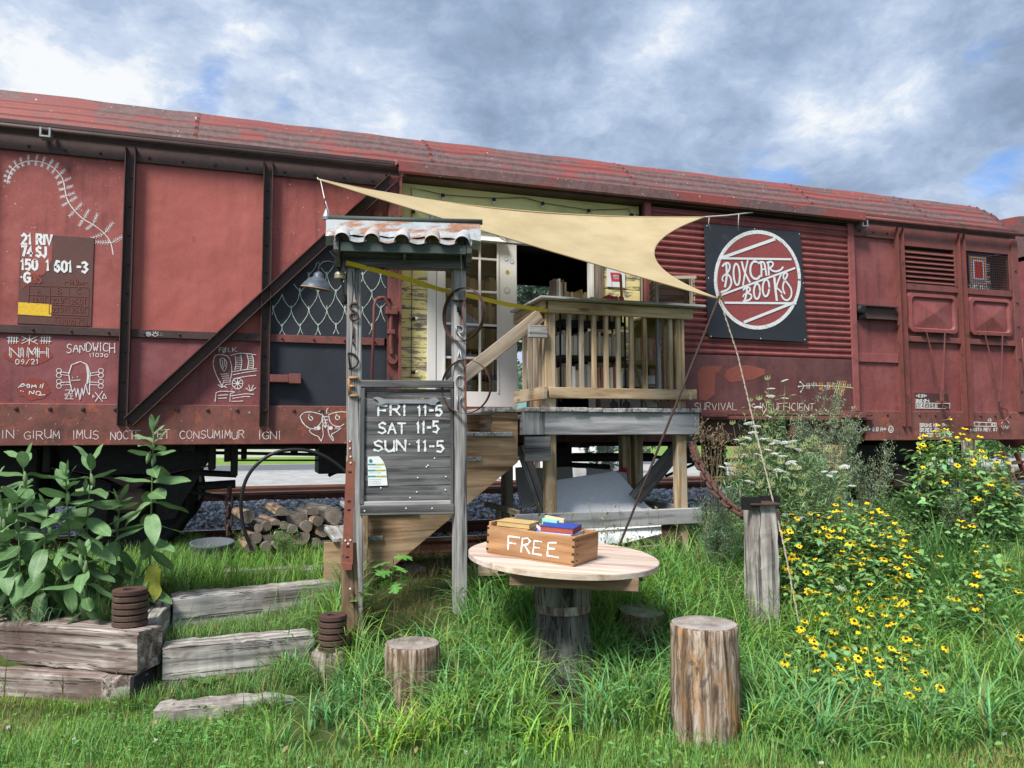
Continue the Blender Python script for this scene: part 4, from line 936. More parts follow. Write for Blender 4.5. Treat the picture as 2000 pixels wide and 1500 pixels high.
# far opening's sill objects and a hanging lamp shape inside
b = MB(); b.box(3.84, 3.90, 9.60, 9.70, 1.9, 3.62, .003); b.build('far_post', 'interior_dark', wagon)
b = MB(); b.box(3.22, 3.90, 9.62, 9.70, 1.84, 1.9); b.build('far_lintel', 'interior_dark', wagon)

# ---- running gear
def wheelset(x):
    for y in (7.60, 9.09):
        b = MB(); b.lathe([(.04, -.10), (.09, -.09), (.10, -.02), (.38, -.01), (.40, -.055), (.46, -.055), (.47, .03), (.49, .045), (.49, .06), (.10, .06)], (x, y+.03, .56+.46), (0, 1, 0), 36); b.build('wheel', 'dark_iron', wagon, True)
    b = MB(); b.tube([(x, 7.5, 1.02), (x, 9.2, 1.02)], .075, 12); b.build('axle', 'dark_iron', wagon)
    for y in (7.42,):
        # axle guard: a tapering plate with two legs
        b = MB(); b.prism([(x-.62, y, 1.52), (x+.70, y, 1.52), (x+.42, y, 1.02), (x+.34, y, .86), (x+.20, y, .84), (x+.16, y, 1.25), (x-.16, y, 1.25), (x-.20, y, .84), (x-.34, y, .86), (x-.40, y, 1.02)], (0, .02, 0)); b.build('axle_guard', 'dark_iron', wagon)
        b = MB(); b.box(x-.12, x+.12, y-.16, y+.10, .93, 1.13, .03); b.build('axle_box', 'wagon_frame', wagon)
        for k in range(7):
            L_ = .62-.07*k; b = MB(); b.prism([(x-L_, y-.10, 1.31-.016*k), (x, y-.10, 1.19-.016*k+.0), (x+L_, y-.10, 1.31-.016*k), (x+L_, y-.10, 1.324-.016*k), (x, y-.10, 1.204-.016*k), (x-L_, y-.10, 1.324-.016*k)], (0, .09, 0)); b.build('spring_leaf', 'wagon_frame', wagon)
        for s_ in (-1, 1): b = MB(); b.box(x+s_*.64-.03, x+s_*.64+.03, y-.13, y+.02, 1.28, 1.51, .01); b.build('spring_hanger', 'dark_iron', wagon)
WX1, WX2 = onY(262, 960, 7.5).x, onY(1735, 930, 7.5).x
wheelset(WX1); wheelset(WX2); 
def ubar(pa, pb, Y, r_=.02, name='brake_rod', m_='dark_iron'):
    a, c = onY(*pa, Y), onY(*pb, Y); b = MB(); b.tube([a, c], r_, 6); b.build(name, m_, wagon)
def ubox(px0, py0, px1, py1, Y, dy, name, m_='dark_iron'):
    a, c = onY(px0, py0, Y), onY(px1, py1, Y); b = MB(); b.box(min(a.x, c.x), max(a.x, c.x), Y, Y+dy, min(a.z, c.z), max(a.z, c.z), .006); b.build(name, m_, wagon)
b = MB(); b.box(XL+.1, XR-.2, 7.95, 8.10, 1.455, 1.50); b.build('centre_beam', 'dark_iron', wagon)
b = MB(); b.box(XL+.1, XR-.2, 8.6, 8.75, 1.455, 1.50); b.build('centre_beam', 'dark_iron', wagon)
for x in (-2.5, -.6, 1.3, 3.1, 5.0, 6.9): bx('cross_member', 'dark_iron', x, x+.1, 7.15, 9.65, 1.45, 1.505, 0)
ubar((400, 873), (640, 873), 7.5, .022); ubar((400, 884), (640, 888), 7.5, .016); ubar((450, 899), (640, 899), 7.5, .009)
ubox(438, 868, 450, 902, 7.35, .06, 'brake_hanger'); ubox(451, 866, 464, 930, 7.35, .06, 'brake_hanger'); ubox(471, 866, 482, 897, 7.5, .06, 'brake_hanger'); ubox(568, 868, 582, 886, 7.5, .06, 'brake_hanger')
ubox(623, 866, 676, 925, 7.35, .5, 'battery_box')
b = MB(); b.box(XL+.1, WX1-.75, 7.55, 8.2, .78, 1.5, .02); b.build('equipment_box', 'dark_iron', wagon)
b = MB(); b.box(WX1-.75, WX1+.5, 7.9, 8.3, .95, 1.5, .02); b.build('brake_gear_box', 'dark_iron', wagon)
ubar((340, 955), (462, 975), 7.45, .018); ubar((385, 923), (462, 927), 7.45, .03); ubar((385, 950), (460, 945), 7.5, .04)
b = MB()      # broken slats hanging beside the box
for (a, c) in (((628, 905), (640, 918)), ((640, 900), (632, 920)), ((650, 905), (642, 930)), ((642, 930), (662, 920)), ((655, 925), (672, 905))): b.tube([onY(*a, 7.4), onY(*c, 7.4)], .012, 5)
b.build('step_iron', 'dark_iron', wagon)
ubox(1085, 868, 1118, 940, 7.6, .4, 'brake_cylinder_bracket'); ubar((1118, 893), (1275, 893), 7.7, .05, 'brake_cylinder'); ubar((1275, 893), (1340, 893), 7.7, .02); ubar((1120, 868), (1345, 868), 7.5, .02); ubar((1115, 908), (1190, 912), 7.6, .03)
ubox(1330, 866, 1362, 905, 7.5, .3, 'air_tank')
ubox(1380, 862, 1420, 930, 7.5, .12, 'axle_stay'); ubar((1420, 900), (1520, 900), 7.5, .03); ubar((1300, 930), (1420, 880), 7.55, .018)
for x in (8.5,):
    ubox(1836, 862, 1850, 905, 7.4, .05, 'brake_hanger'); ubox(1866, 862, 1880, 912, 7.4, .05, 'brake_hanger')
# buffers and coupling at the right end
for y in (7.55, 9.2):
    b = MB(); b.lathe([(.10, 0), (.10, .30), (.06, .31), (.06, .45), (.22, .46), (.23, .49)], (XR-.02, y, 1.62), (1, 0, 0), 20); b.build('buffer', 'wagon_frame_red', wagon)
for q in (((1958, 885), (1990, 960)), ((1985, 885), (2010, 950)), ((1965, 950), (2010, 955)), ((1978, 905), (2012, 900))):
    a, c = onY(*q[0], 7.1), onY(*q[1], 7.1); b = MB(); b.beam(a, c, .03, .06, (0, 1, 0)); b.build('step_frame', 'wagon_frame_red', wagon)

# ---- neighbouring wagon
w2 = root('freight_wagon', (14, 8.37, .56), 'second red wagon beyond the coupling, cut off by the picture edge', 'freight wagon')
b = MB(); b.box(10.25, 22, 7.05, 9.7, 1.5, 4.02); b.build('body', 'wagon_maroon', w2)
for x in (10.25, 11.2, 12.3, 13.4): b = MB(); b.box(x, x+.09, 6.97, 7.05, 1.6, 4.0, .003); b.build('rib', 'wagon_frame_red', w2)
for y in (7.3, 8.1, 8.9): b = MB(); b.box(10.17, 10.25, y, y+.09, 1.5, 4.0, .003); b.build('end_rib', 'wagon_frame', w2)
b = MB(); V = []; n = len(RP)
for x in (10.22, 22): V += [(x, y, z) for y, z in RP]
b.add(V, [(j, n+j, n+j+1, j+1) for j in range(n-1)]); b.add([(10.22, y, z) for y, z in RP], [tuple(range(n))]); b.build('roof', 'roof_paint', w2)
b = MB(); b.tube([(10.2, 6.92, 4.05), (22, 6.92, 4.05)], .025, 8); b.build('rail_tube', 'wagon_frame_red', w2)
for y in (7.55, 9.2): b = MB(); b.lathe([(.10, 0), (.10, .30), (.06, .31), (.06, .42), (.22, .43), (.23, .46)], (10.24, y, 1.62), (-1, 0, 0), 20); b.build('buffer', 'dark_iron', w2)
for x in (11.6,): b = MB(); b.lathe([(.10, -.02), (.38, -.01), (.40, -.055), (.46, -.055), (.47, .03), (.49, .045), (.49, .06)], (x, 7.63, 1.02), (0, 1, 0), 30); b.build('wheel', 'dark_iron', w2)

# ================================================================== MARKS ON THE WAGON
WH = (1, 1, 1)
ip = wagon_ink(Y0-.0002); is_ = wagon_ink(6.994)
# fern
sp = smooth2([(14, 358), (18, 340), (28, 325), (48, 315), (70, 314), (90, 319), (104, 327), (118, 341), (124, 353), (127, 372), (131, 392), (147, 414), (165, 430), (182, 438), (205, 456), (217, 474), (221, 497)], 2)
ip.stroke(sp, 1.6, WH, .3)
def leaflet(x, y, a, L_, k=5):
    dx, dy = math.cos(a), math.sin(a); ip.stroke([(x, y), (x+dx*L_, y+dy*L_)], 1.0, WH, .35)
    for i in range(1, k+1):
        q = i/k; bx_, by_ = x+dx*L_*q, y+dy*L_*q; l = 2.6+L_*.13*(1-q*.5)
        for s_ in (-1, 1): ip.stroke([(bx_, by_), (bx_+math.cos(a+s_*.9)*l, by_+math.sin(a+s_*.9)*l)], .8, WH, .3)
for (x, y, l) in ((14, 355, 6), (15, 346, 7), (19, 338, 7), (24, 330, 8), (32, 323, 9), (42, 318, 9), (55, 314, 10), (70, 314, 11), (83, 317, 11), (96, 322, 12), (107, 330, 13), (117, 341, 14), (124, 354, 15), (127, 368, 15), (130, 382, 16), (134, 395, 18), (146, 412, 20), (163, 428, 21), (182, 438, 22), (204, 456, 27), (218, 474, 31)):
    i = min(range(1, len(sp)), key=lambda k: math.dist(sp[k], (x, y))); a = math.atan2(sp[i][1]-sp[i-1][1], sp[i][0]-sp[i-1][0])
    leaflet(x, y, a-1.35-(.35 if x > 100 else 0), l*.95, 2+int(l/6)); leaflet(x, y, a+1.5+(.5 if x > 180 else 0), l*(.7 if x < 190 else .95), 2+int(l/7))
ip.build('chalk_fern', up_l)
# number plate
b = MB(); a, c = onY(41, 455, 7.014), onY(178, 637, 7.014); b.box(a.x, c.x, 7.012, 7.02, c.z, a.z, .001); plate = b.build('number_plate', 'plate_brown', up_l, label='brown lettered number plate')
k = wagon_ink(7.0118)
k.fill([(41, 456), (103, 459), (102, 506), (88, 534), (60, 552), (41, 566)]); k.mb.build('paint_patch', 'wagon_red', plate)
k = wagon_ink(7.0105)
for tx, x0, x1, yt, yb in (('21', 42.5, 61, 457, 476), ('RIV', 72, 101, 458, 477), ('74', 42, 63, 481, 499.5), ('SJ', 71, 91, 482, 501), ('150', 41, 73, 507, 526), ('1', 90, 96, 508, 528), ('601', 107, 140, 510, 530), ('-', 150, 158, 512, 530), ('3', 160, 171, 512, 532), ('G', 47, 58, 532, 551)):
    k.many(text_px(tx, x0, x1, yt, yb, .03), 4.4, WH)
k.dot(41.5, 541, 2, WH)
k.build('lettering', plate)
k = wagon_ink(7.0106); OR = (.27, .085, .062)
k.many(text_px('BS', 62, 81, 535, 552, .02), 3.2, (.36, .09, .06)); k.many(text_px('14.0', 135, 152, 545, 555, .02), 1.6, OR); k.many(text_px('M', 155, 163, 549, 555, .02), 1.3, OR)
for q in (((126, 550), (133, 550)), ((126, 546), (126, 554)), ((165, 551), (171, 551))): k.stroke(list(q), 1.3, OR)
for y, x0 in ((557, 56), (575.5, 56), (594, 97), (612.5, 97)): k.stroke([(x0, y), (173, y+4)], 1.4, OR)
for x in (56, 97, 134, 173): k.stroke([(x, 557+(x-56)*.03), (x-1, 592 if x < 90 else 614)], 1.4, OR)
for tx, x0 in (('A', 72), ('B', 112), ('C', 150)): k.many(text_px(tx, x0, x0+7, 562, 573), 1.5, OR)
for tx, x0, y in (('18.0T', 62, 580), ('22.0T', 101, 581), ('26.0T', 139, 583), ('22.0T', 101, 599), ('26.0T', 139, 600)): k.many(text_px(tx, x0, x0+29, y, y+10), 1.4, OR)
for q in (((108, 619), (169, 621), (169, 636), (108, 634), (108, 619)),): k.stroke(list(q), 1.2, OR)
k.many(text_px('14000 KG', 113, 166, 622, 633, .02), 1.2, OR)
k.build('faded_table', plate)
k = wagon_ink(7.0100); k.fill([(35.5, 590), (101, 594.5), (100, 618), (35, 614)], (1, .62, .06)); k.build('yellow_patch', plate)
# lower left drawings
k = wagon_ink(Y0-.001); RD = (.33, .075, .062)
for cx, cy, rx, ry in ((55, 690, 46, 24), (66, 760, 31, 22)): k.fill([(cx+rx*math.cos(a)*(1+.1*math.sin(5*a)), cy+ry*math.sin(a)*(1+.08*math.cos(7*a))) if True else 0 for a in [2*math.pi*i/22 for i in range(22)]], RD)
k.mb.build('paint_patch', 'brush', lo_l)
k = wagon_ink(Y0-.003)
def wob(sts, w_, sm=1): k.many(sts, w_, WH, .3, sm)
for x0 in (14, 78):
    wob([[(x0, 659), (x0+22, 660)], [(x0, 666), (x0+22, 667)]]+[[(x0+4+i*5, 656), (x0+3+i*5, 671)] for i in range(4)], 1.2)
wob([[(42, 657), (74, 672)], [(42, 671), (73, 657)], [(58, 655), (57, 673)], [(44, 665), (50, 661)], [(66, 667), (72, 663)]], 1.2)
for tx, x0 in (('N', 20), ('I', 40), ('M', 54), ('H', 75)):     # outlined block letters
    for o_ in (-2.6, 2.6):
        wob([[(x+o_*.6, y+o_*.5) for x, y in s_] for s_ in text_px(tx, x0, x0+(18 if tx != 'I' else 9), 679, 697, .03)], 1.2, 0)
wob(text_px('09/21', 30, 75, 701, 711, 0, .05), 1.3); k.build('chalk_tag', lo_l)
wob(text_px('SANDWICH', 130, 224, 672, 689, -.02, .12), 1.4); wob(text_px('11030', 174, 211, 690, 697, 0, .1), 1.1); k.build('chalk_word', lo_l)
wob([[(36, 757), (45, 748), (49, 754), (38, 756), (50, 753)], [(54, 757), (52, 751), (57, 750), (58, 757), (54, 757)], [(62, 758), (62, 751), (66, 756), (69, 751), (71, 757)], [(78, 757), (80, 751)], [(82, 758), (85, 749)], [(57, 770), (58, 763), (65, 770), (67, 763)], [(71, 771), (70, 765), (78, 764), (80, 770), (72, 772), (88, 771)], [(40, 763), (41, 764)], [(45, 764), (46, 765)]], 1.6); k.build('chalk_word', lo_l)
# bearded ghost with crossed bones
wob([[(137, 748), (134, 730), (140, 712), (157, 706), (170, 712), (176, 728), (175, 752), (175, 771)], [(168, 712), (171, 730), (170, 750)], [(171, 716), (173, 730), (172, 748)], [(137, 748), (141, 766), (146, 758), (149, 775), (152, 757), (156, 782), (160, 758), (163, 772), (167, 750), (171, 766), (175, 771)]], 1.5, 0)
wob([[(139, 743), (157, 742)]], 1.1); k.dot(142, 737, 1.1); k.dot(151, 736, 1.1)
for s_ in (-1, 1):
    for yy, s2 in ((733, -1), (746, 1)):
        x0 = 156+s_*20; x1 = 156+s_*38
        wob([[(x0, yy-2+s2*2), (x1, yy-3+s2*4)], [(x0, yy+3+s2*2), (x1, yy+2+s2*4)]], 1.2); wob([ell(x1+s_*3, yy-5+s2*4, 5, 4.5, 10), ell(x1+s_*3, yy+4+s2*4, 5, 4.5, 10)], 1.1, 0)
wob([[(128, 762), (138, 761), (134, 768)], [(126, 770), (142, 769)], [(127, 773), (133, 773), (127, 779), (134, 779)], [(136, 773), (142, 773), (136, 779), (143, 779)], [(186, 766), (200, 784)], [(200, 764), (186, 784)], [(181, 771), (181, 776), (184, 775), (181, 771)], [(203, 768), (208, 778), (200, 778), (203, 768)]], 1.2, 0)
k.build('chalk_drawing', lo_l)
k = wagon_ink(Y0-.003)
def wob(sts, w_, sm=1): k.many(sts, w_, WH, .3, sm)
wob([[(428, 688), (428, 679), (435, 679)], [(428, 683), (433, 683)], ell(438, 684, 3, 4, 8), [(435, 690), (442, 678)], [(446, 679), (446, 687), (451, 687)], [(454, 679), (454, 687)], [(462, 678), (455, 683), (463, 687)]], 1.2, 0); k.build('chalk_word', lo_m)
wob([[(420, 694), (416, 706), (417, 718), (424, 736), (433, 753), (443, 757)], [(420, 694), (432, 692), (447, 696), (452, 712), (453, 724), (450, 745)], [(430, 701), (437, 699), (444, 708), (441, 722), (437, 726), (430, 712), (430, 701)], [(434, 704), (436, 720)], [(438, 702), (440, 716)], [(450, 694), (466, 690), (480, 690), (500, 693)], [(459, 696), (461, 710), (459, 722)], [(470, 693), (473, 708), (470, 722)], [(482, 692), (486, 706), (483, 720)], [(492, 692), (496, 706), (494, 722)], [(453, 726), (478, 722), (501, 720)], [(454, 732), (480, 727), (502, 724)], [(456, 740), (480, 735), (500, 733)]], 1.3)
for i in range(7): wob([[(460+i*.2, 698+i*3.6), (472, 697+i*3.6)], [(484, 697+i*3.6), (494, 696+i*3.6)]], .9)
for i in range(6): wob([[(430+i*2, 731+i*4), (446+i, 730+i*4)]], 1.0)
wob([ell(464, 749, 10.5, 10.5, 20), ell(464, 749, 2.5, 2.5, 8)]+[[(464, 749), (464+10*math.cos(a), 749+10*math.sin(a))] for a in [i*math.pi/4 for i in range(8)]], 1.2, 0)
wob([[(433, 757), (430, 745)], [(433, 757), (437, 744)], [(433, 757), (426, 751)], [(433, 757), (442, 752)], [(489, 764), (486, 752)], [(489, 764), (495, 752)], [(489, 764), (480, 758)], [(489, 764), (500, 757)], [(422, 767), (430, 764), (458, 765)], [(422, 767), (420, 784)], [(458, 766), (450, 769), (449, 784)], [(426, 772), (445, 771)], [(426, 778), (443, 777)], [(452, 773), (480, 769), (496, 770)], [(454, 778), (480, 774), (488, 775)], [(452, 784), (475, 783)]], 1.2, 0)
for i in range(26): k.dot(440+rnd.random()*56, 757+rnd.random()*9, .55, WH, 5)
k.build('chalk_drawing', lo_m)
k = wagon_ink(6.994); wob([ell(290, 652.5, 5, 4, 10), ell(290, 652.5, 2, 1.8, 8), [(297, 654), (303, 650), (310, 654), (303, 657), (297, 654)], [(300, 650), (299, 648)], [(304, 650), (304, 647)], [(308, 651), (309, 648)]], .9, 0); k.dot(315, 651, .7); k.dot(317, 654, .7); k.dot(313, 655, .7)
k.build('chalk_glyph', wagon)
k = is_
for tx, x0, x1, yb in (('IN', 3, 27, 857), ('GIRUM', 47, 116, 857), ('IMUS', 142, 193, 857), ('NOCTE', 216, 275, 858), ('ET', 308, 331, 857), ('CONSUMIMUR', 351, 477, 857), ('IGNI', 505, 548, 858)):
    k.many(text_px(tx, x0, x1, yb-16, yb, 0, .09), 1.35, (.95, .80, .78), .25); k.build('chalk_word', wagon)
k = wagon_ink(6.994)
def wob(sts, w_, sm=1): k.many(sts, w_, WH, .3, sm)
wob([[(586, 814), (592, 806), (606, 804), (620, 807), (628, 810)], [(586, 814), (592, 828), (606, 838), (618, 836), (627, 826), (630, 814)], [(606, 838), (604, 843), (614, 850), (622, 852), (627, 862), (624, 858)], [(627, 862), (632, 850), (630, 838), (630, 830)], [(630, 810), (636, 822), (637, 836), (632, 832), (629, 818), (630, 810)],
     [(642, 810), (652, 806), (666, 804), (678, 805)], [(642, 812), (644, 824), (652, 832), (664, 834), (672, 828)], [(641, 830), (641, 846), (650, 862), (652, 858), (646, 848), (656, 844), (666, 836)], [(630, 809), (628, 804), (623, 803)], [(638, 808), (638, 800), (641, 797)],
     [(604, 809), (602, 817), (608, 822), (612, 817), (607, 813)], [(658, 809), (654, 817), (661, 821), (664, 814), (659, 812)]], 1.5)
wob([[(632, 814), (640, 814)], [(632, 820), (640, 820)], [(633, 826), (639, 826)], [(634, 832), (639, 832)]], 1.6, 0)
for c in (622, 646): k.dot(c, 836, 4, WH, 10)
for i in range(4): wob([[(654+i*2.5, 838), (657+i*2.5, 832)], [(612+i*2, 840), (614+i*2, 834)]], .9, 0)
k.build('chalk_moth', wagon)
# chalk scales on the black board
k = wagon_ink(Y0-.002)
def inside(x, y):
    dg = 825+(x-255)*(350-825)/(770-255)
    return 531 < x < 754 and y > dg+22 and 432 < y < 655
row = 0; y = 400
while y < 650:
    x = 516+(row % 2)*17.5
    while x < 765:
        j = lambda v=2: rnd.uniform(-v, v); w_, h_ = 17.5, 38
        pts = smooth2([(x-w_+j(1), y+j()), (x-w_+1+j(1), y+h_*.35+j()), (x-w_*.6, y+h_*.68+j()), (x+j(1.5), y+h_+j())], 1)+smooth2([(x+j(1), y+h_+j(1)), (x+w_*.6, y+h_*.68+j()), (x+w_-1+j(1), y+h_*.35+j()), (x+w_+j(1), y+j())], 1)
        seg = []
        for p_ in resample(pts, 3):
            if inside(*p_): seg.append(p_)
            else:
                if len(seg) > 1: k.stroke(seg, 1.0, (.74, .86, .80), .4)
                seg = []
        if len(seg) > 1: k.stroke(seg, 1.0, (.74, .86, .80), .4)
        x += 35
    y += 33; row += 1
k.build('chalk_scales', scale_p)
# sliding-door and right-hand lettering
k = wagon_ink(6.963)
for tx, x0, x1, yt, yb in (('SURVIVAL', 1356, 1440, 787, 801), ('IS', 1463, 1475, 788, 802), ('INSUFFICIENT', 1484, 1590, 788, 802)): k.many(text_px(tx, x0, x1, yt, yb, 0, .08), 1.35, (.95, .80, .66), .25); k.build('chalk_word', sdoor)
k = wagon_ink(6.963); Wt, Og, Yl = (.95, .95, .92), (.95, .45, .12), (.95, .80, .45)
k.stroke([(1571, 753.5), (1600, 753)], 1.3, Wt); k.stroke([(1600, 753), (1640, 754.5), (1668, 758)], 1.4, Yl)
for q in ((1563, 746), (1560, 755), (1564, 765)): k.stroke([q, (1571, 753.5)], 1.2, Wt); k.dot(q[0], q[1], 1.7, Wt)
for x in (1575, 1578, 1581): k.stroke([(x, 748), (x, 759)], 1, Wt if x > 1576 else Og)
for x in (1586, 1589, 1592, 1595): k.stroke([(x, 748), (x, 753)], 1, Wt)
for i, x in enumerate((1600, 1603, 1606)): k.stroke([(x, 747), (x+1, 761)], 1.1, Og)
for i, x in enumerate((1616, 1619, 1622, 1626)): k.stroke([(x, 747), (x, 761)], 1.0, Og if i > 1 else Wt)
for i, x in enumerate((1634, 1638, 1642, 1646, 1650)): k.stroke([(x+3, 744), (x-4, 768+i)], 1.3, Og if i > 1 else Yl)
for x in (1655, 1658, 1661): k.stroke([(x, 750), (x+1, 757)], 1, Yl)
k.dot(1668, 758, 2, Yl); k.build('chalk_fishbone', sdoor)
k = wagon_ink(6.994)
for x in (1665, 1689): k.many([[(x-3, 838), (x+3, 838)], [(x-1, 835.5), (x+(-3 if x < 1670 else 3), 838), (x-1, 840.5)]], 1.5, Wt)
k.many([ell(1676.5, 838, 5.5, 6, 12, -1.3, 1.3), ell(1676.5, 838, 5.5, 6, 12, 1.84, 4.44), [(1674, 838), (1679, 838)]], 1.6, Wt)
k.many(text_px('8.0 M', 1704, 1724, 834.5, 842), 1.5, Wt)
for x, s_ in ((1698, 1), (1728, -1)): k.many([[(x-3, 838), (x+3, 838)], [(x-s_, 835.5), (x+2*s_, 838), (x-s_, 840.5)]], 1.3, Wt)
k.build('stencil_mark', wagon); k.many([ell(1740, 838.5, 4.8, 6.3, 16), [(1738, 835), (1738, 840), (1740, 842), (1742, 840), (1742, 835)]], 1.4, Wt); k.build('stencil_mark', wagon)
for tx, x1, yt in (('BROMS KE-GP', 1845, 827), ('BR.REG. DRV 2', 1846, 836.5), ('LASTBR.AUT. AC2C', 1860, 846)): k.many(text_px(tx, 1797, x1, yt, yt+6.8, .01), 1.35, Wt); k.build('stencil_line', wagon)
k.many([[(1895, 824), (1946, 826), (1946, 833), (1895, 832), (1895, 824)], [(1912, 824.5), (1912, 832)], [(1926, 825), (1926, 833)]], 1.2, Wt)
k.many(text_px('M', 1898, 1904, 826, 831)+text_px('63', 1936, 1944, 827, 832)+text_px('43', 1929, 1936, 818, 823)+text_px('NASTA REV. 87', 1896, 1948, 836, 842), 1.3, Wt); k.build('stencil_table', wagon)
k.many([ell(1963.5, 829.5, 7.5, 9, 8, -1.1, -.3), ell(1963.5, 829.5, 7.5, 9, 8, .2, 1.2), ell(1963.5, 829.5, 7.5, 9, 8, 1.9, 2.9), ell(1963.5, 829.5, 7.5, 9, 8, 3.4, 4.2)], 1.4, Wt); k.many(text_px('1.63', 1960, 1968, 832, 836), 1, Wt)
k.build('stencil_mark', wagon)
k = wagon_ink(7.018); k.fill([(1787, 767), (1852, 769), (1855, 798), (1789, 798)], (.10, .045, .045)); k.build('data_plate', wagon)
k = wagon_ink(7.0155)
k.many(text_px('+8.0M+', 1789, 1810, 770, 776)+text_px('BR.KE-GP-A', 1789, 1815, 780, 785.5), 1.2, Wt)
k.many([[(1789, 787), (1855, 788), (1855, 798), (1789, 797), (1789, 787)]]+[[(x, 787.5), (x, 797.5)] for x in (1795, 1806, 1815, 1830, 1841)], 1.2, Wt)
k.many(text_px('9', 1790, 1794, 789.5, 796)+text_px('REV', 1797, 1805, 789.5, 796)+text_px('14', 1808, 1813, 789.5, 796)+text_px('15.6', 1817, 1829, 789.5, 796), 1.1, Wt)
k.stroke([(1828, 784), (1848, 785)], 2.2, (.55, .12, .09)); k.build('data_lettering', wagon)

# ------------------------------------------------------------------ round painted sign board
YS = 6.93
sg = root('sign_board', tuple(onY(1478, 660, YS)), 'square black board with a round red and white painted sign on the sliding door', 'sign')
c4 = [onY(1376, 437, YS), onY(1563, 453, YS), onY(1577, 668, YS), onY(1384, 658, YS)]
b = MB(); b.prism([(c4[0].x, YS, c4[0].z), (c4[1].x, YS, c4[1].z), (c4[2].x, YS, c4[2].z), (c4[3].x, YS, c4[3].z)], (0, .018, 0)); b.build('board', 'black_board', sg)
k = wagon_ink(YS)
disc = ell(1479.5, 546.5, 82, 94, 48)[:-1]; k.fill(disc, (.36, .085, .085)); k.build('red_disc', sg)
k = wagon_ink(YS-.002); k.stroke(ell(1479.5, 546.5, 82, 93.5, 60), 7.2, (.88, .90, .90)); 
for i in range(90):
    a = rnd.uniform(0, 6.28); q = rnd.uniform(-3, 3); k.stroke([(1479.5+(82+q)*math.cos(a), 546.5+(93.5+q)*math.sin(a)), (1479.5+(82+q)*math.cos(a+.03), 546.5+(93.5+q)*math.sin(a+.03))], .7, (.45, .49, .52))
k.build('white_ring', sg)
k = wagon_ink(YS-.0045); Z5 = lambda L_: [(1300+x/5, 300+y/5) for x, y in L_]; Ws = (.90, .92, .95)
k.stroke(Z5([(535, 1022), (1065, 835)]), 6.0, Ws); k.stroke(Z5([(530, 1022), (1225, 1032)]), 4.2, Ws); k.stroke(Z5([(550, 1378), (1262, 1118)]), 4.0, Ws); k.stroke(Z5([(580, 1456), (1272, 1462)]), 4.4, Ws); k.stroke([(1454, 629), (1550, 591)], 5.5, Ws)
B1 = [([(592, 1080), (600, 1190), (580, 1300)], 4.6), ([(556, 1100), (575, 1075), (608, 1064), (630, 1090), (622, 1140), (594, 1172), (632, 1200), (646, 1255), (628, 1310), (590, 1338), (543, 1352)], 4.2), ([(600, 1172), (566, 1190), (550, 1222), (562, 1246)], 3.2),
      ([(744, 1058), (766, 1150), (822, 1255)], 4.4), ([(802, 1045), (776, 1160), (756, 1285)], 3.6), ([(893, 1058), (862, 1048), (832, 1085), (824, 1150), (842, 1205), (876, 1226), (905, 1218), (920, 1196)], 4.6),
      ([(935, 1198), (938, 1120), (930, 1062)], 4.2), ([(905, 1070), (935, 1056), (962, 1062), (975, 1120), (985, 1188)], 4.2), ([(932, 1132), (975, 1128)], 3), ([(1008, 1185), (1006, 1110), (1000, 1060)], 4.0), ([(990, 1066), (1030, 1052), (1052, 1070), (1046, 1100), (1012, 1118), (1050, 1150), (1095, 1150), (1130, 1132), (1146, 1108)], 3.8),
      ([(796, 1305), (790, 1370), (775, 1428)], 4.2), ([(758, 1330), (790, 1304), (822, 1306), (828, 1335), (795, 1362), (832, 1372), (842, 1400), (820, 1430), (758, 1442)], 3.8), ([(795, 1362), (765, 1376), (756, 1398)], 3),
      ([(1062, 1212), (1072, 1320), (1086, 1432)], 5.2), ([(1128, 1178), (1100, 1240), (1078, 1310), (1110, 1330), (1135, 1360)], 3.8),
      ([(1164, 1368), (1140, 1310), (1160, 1240), (1195, 1185), (1178, 1162), (1148, 1176), (1152, 1225), (1200, 1275), (1232, 1330), (1228, 1400), (1188, 1438), (1150, 1420), (1130, 1380)], 3.8)]
for pts, w_ in B1: k.stroke(smooth2(Z5(pts), 2), w_, Ws)
for cx, cy, rx, ry, ro in ((694, 1180, 30, 104, -.05), (892, 1345, 30, 74, .02), (980, 1312, 32, 82, .04)): k.stroke(Z5(ell(cx, cy, rx, ry, 30, 0, 2*math.pi, ro)), 4.2, Ws)
k.build('painted_lettering', sg)
for q in ((1381, 441), (1474, 447), (1561, 457), (1384, 543), (1569, 553), (1389, 657), (1486, 661), (1572, 663)):
    p = onY(q[0], q[1], YS); b = MB(); b.lathe([(.006, 0), (.004, .003)], p, (0, -1, 0), 6, tint=(.9, .9, .9)); b.build('screw', 'tinted', sg)

# ================================================================== DECK WITH STAIRS
YD = 5.90
P0 = onY(1200, 797, YD); DZ = P0.z
deck = root('deck', (2.9, 6.4, .42), 'raised timber deck with railing and stairs in front of the wagon door', 'deck')
def dX(px, py=800, Y=YD): return onY(px, py, Y).x
def dZ(px, py, Y=YD): return onY(px, py, Y).z
XA, XB = dX(1064), dX(1366)        # rim ends
def bb(name, m_, x0, x1, y0, y1, z0, z1, ch=.004, par=deck, **kw):
    b = MB(); b.box(x0, x1, y0, y1, z0, z1, ch); return b.build(name, m_, par, **kw)
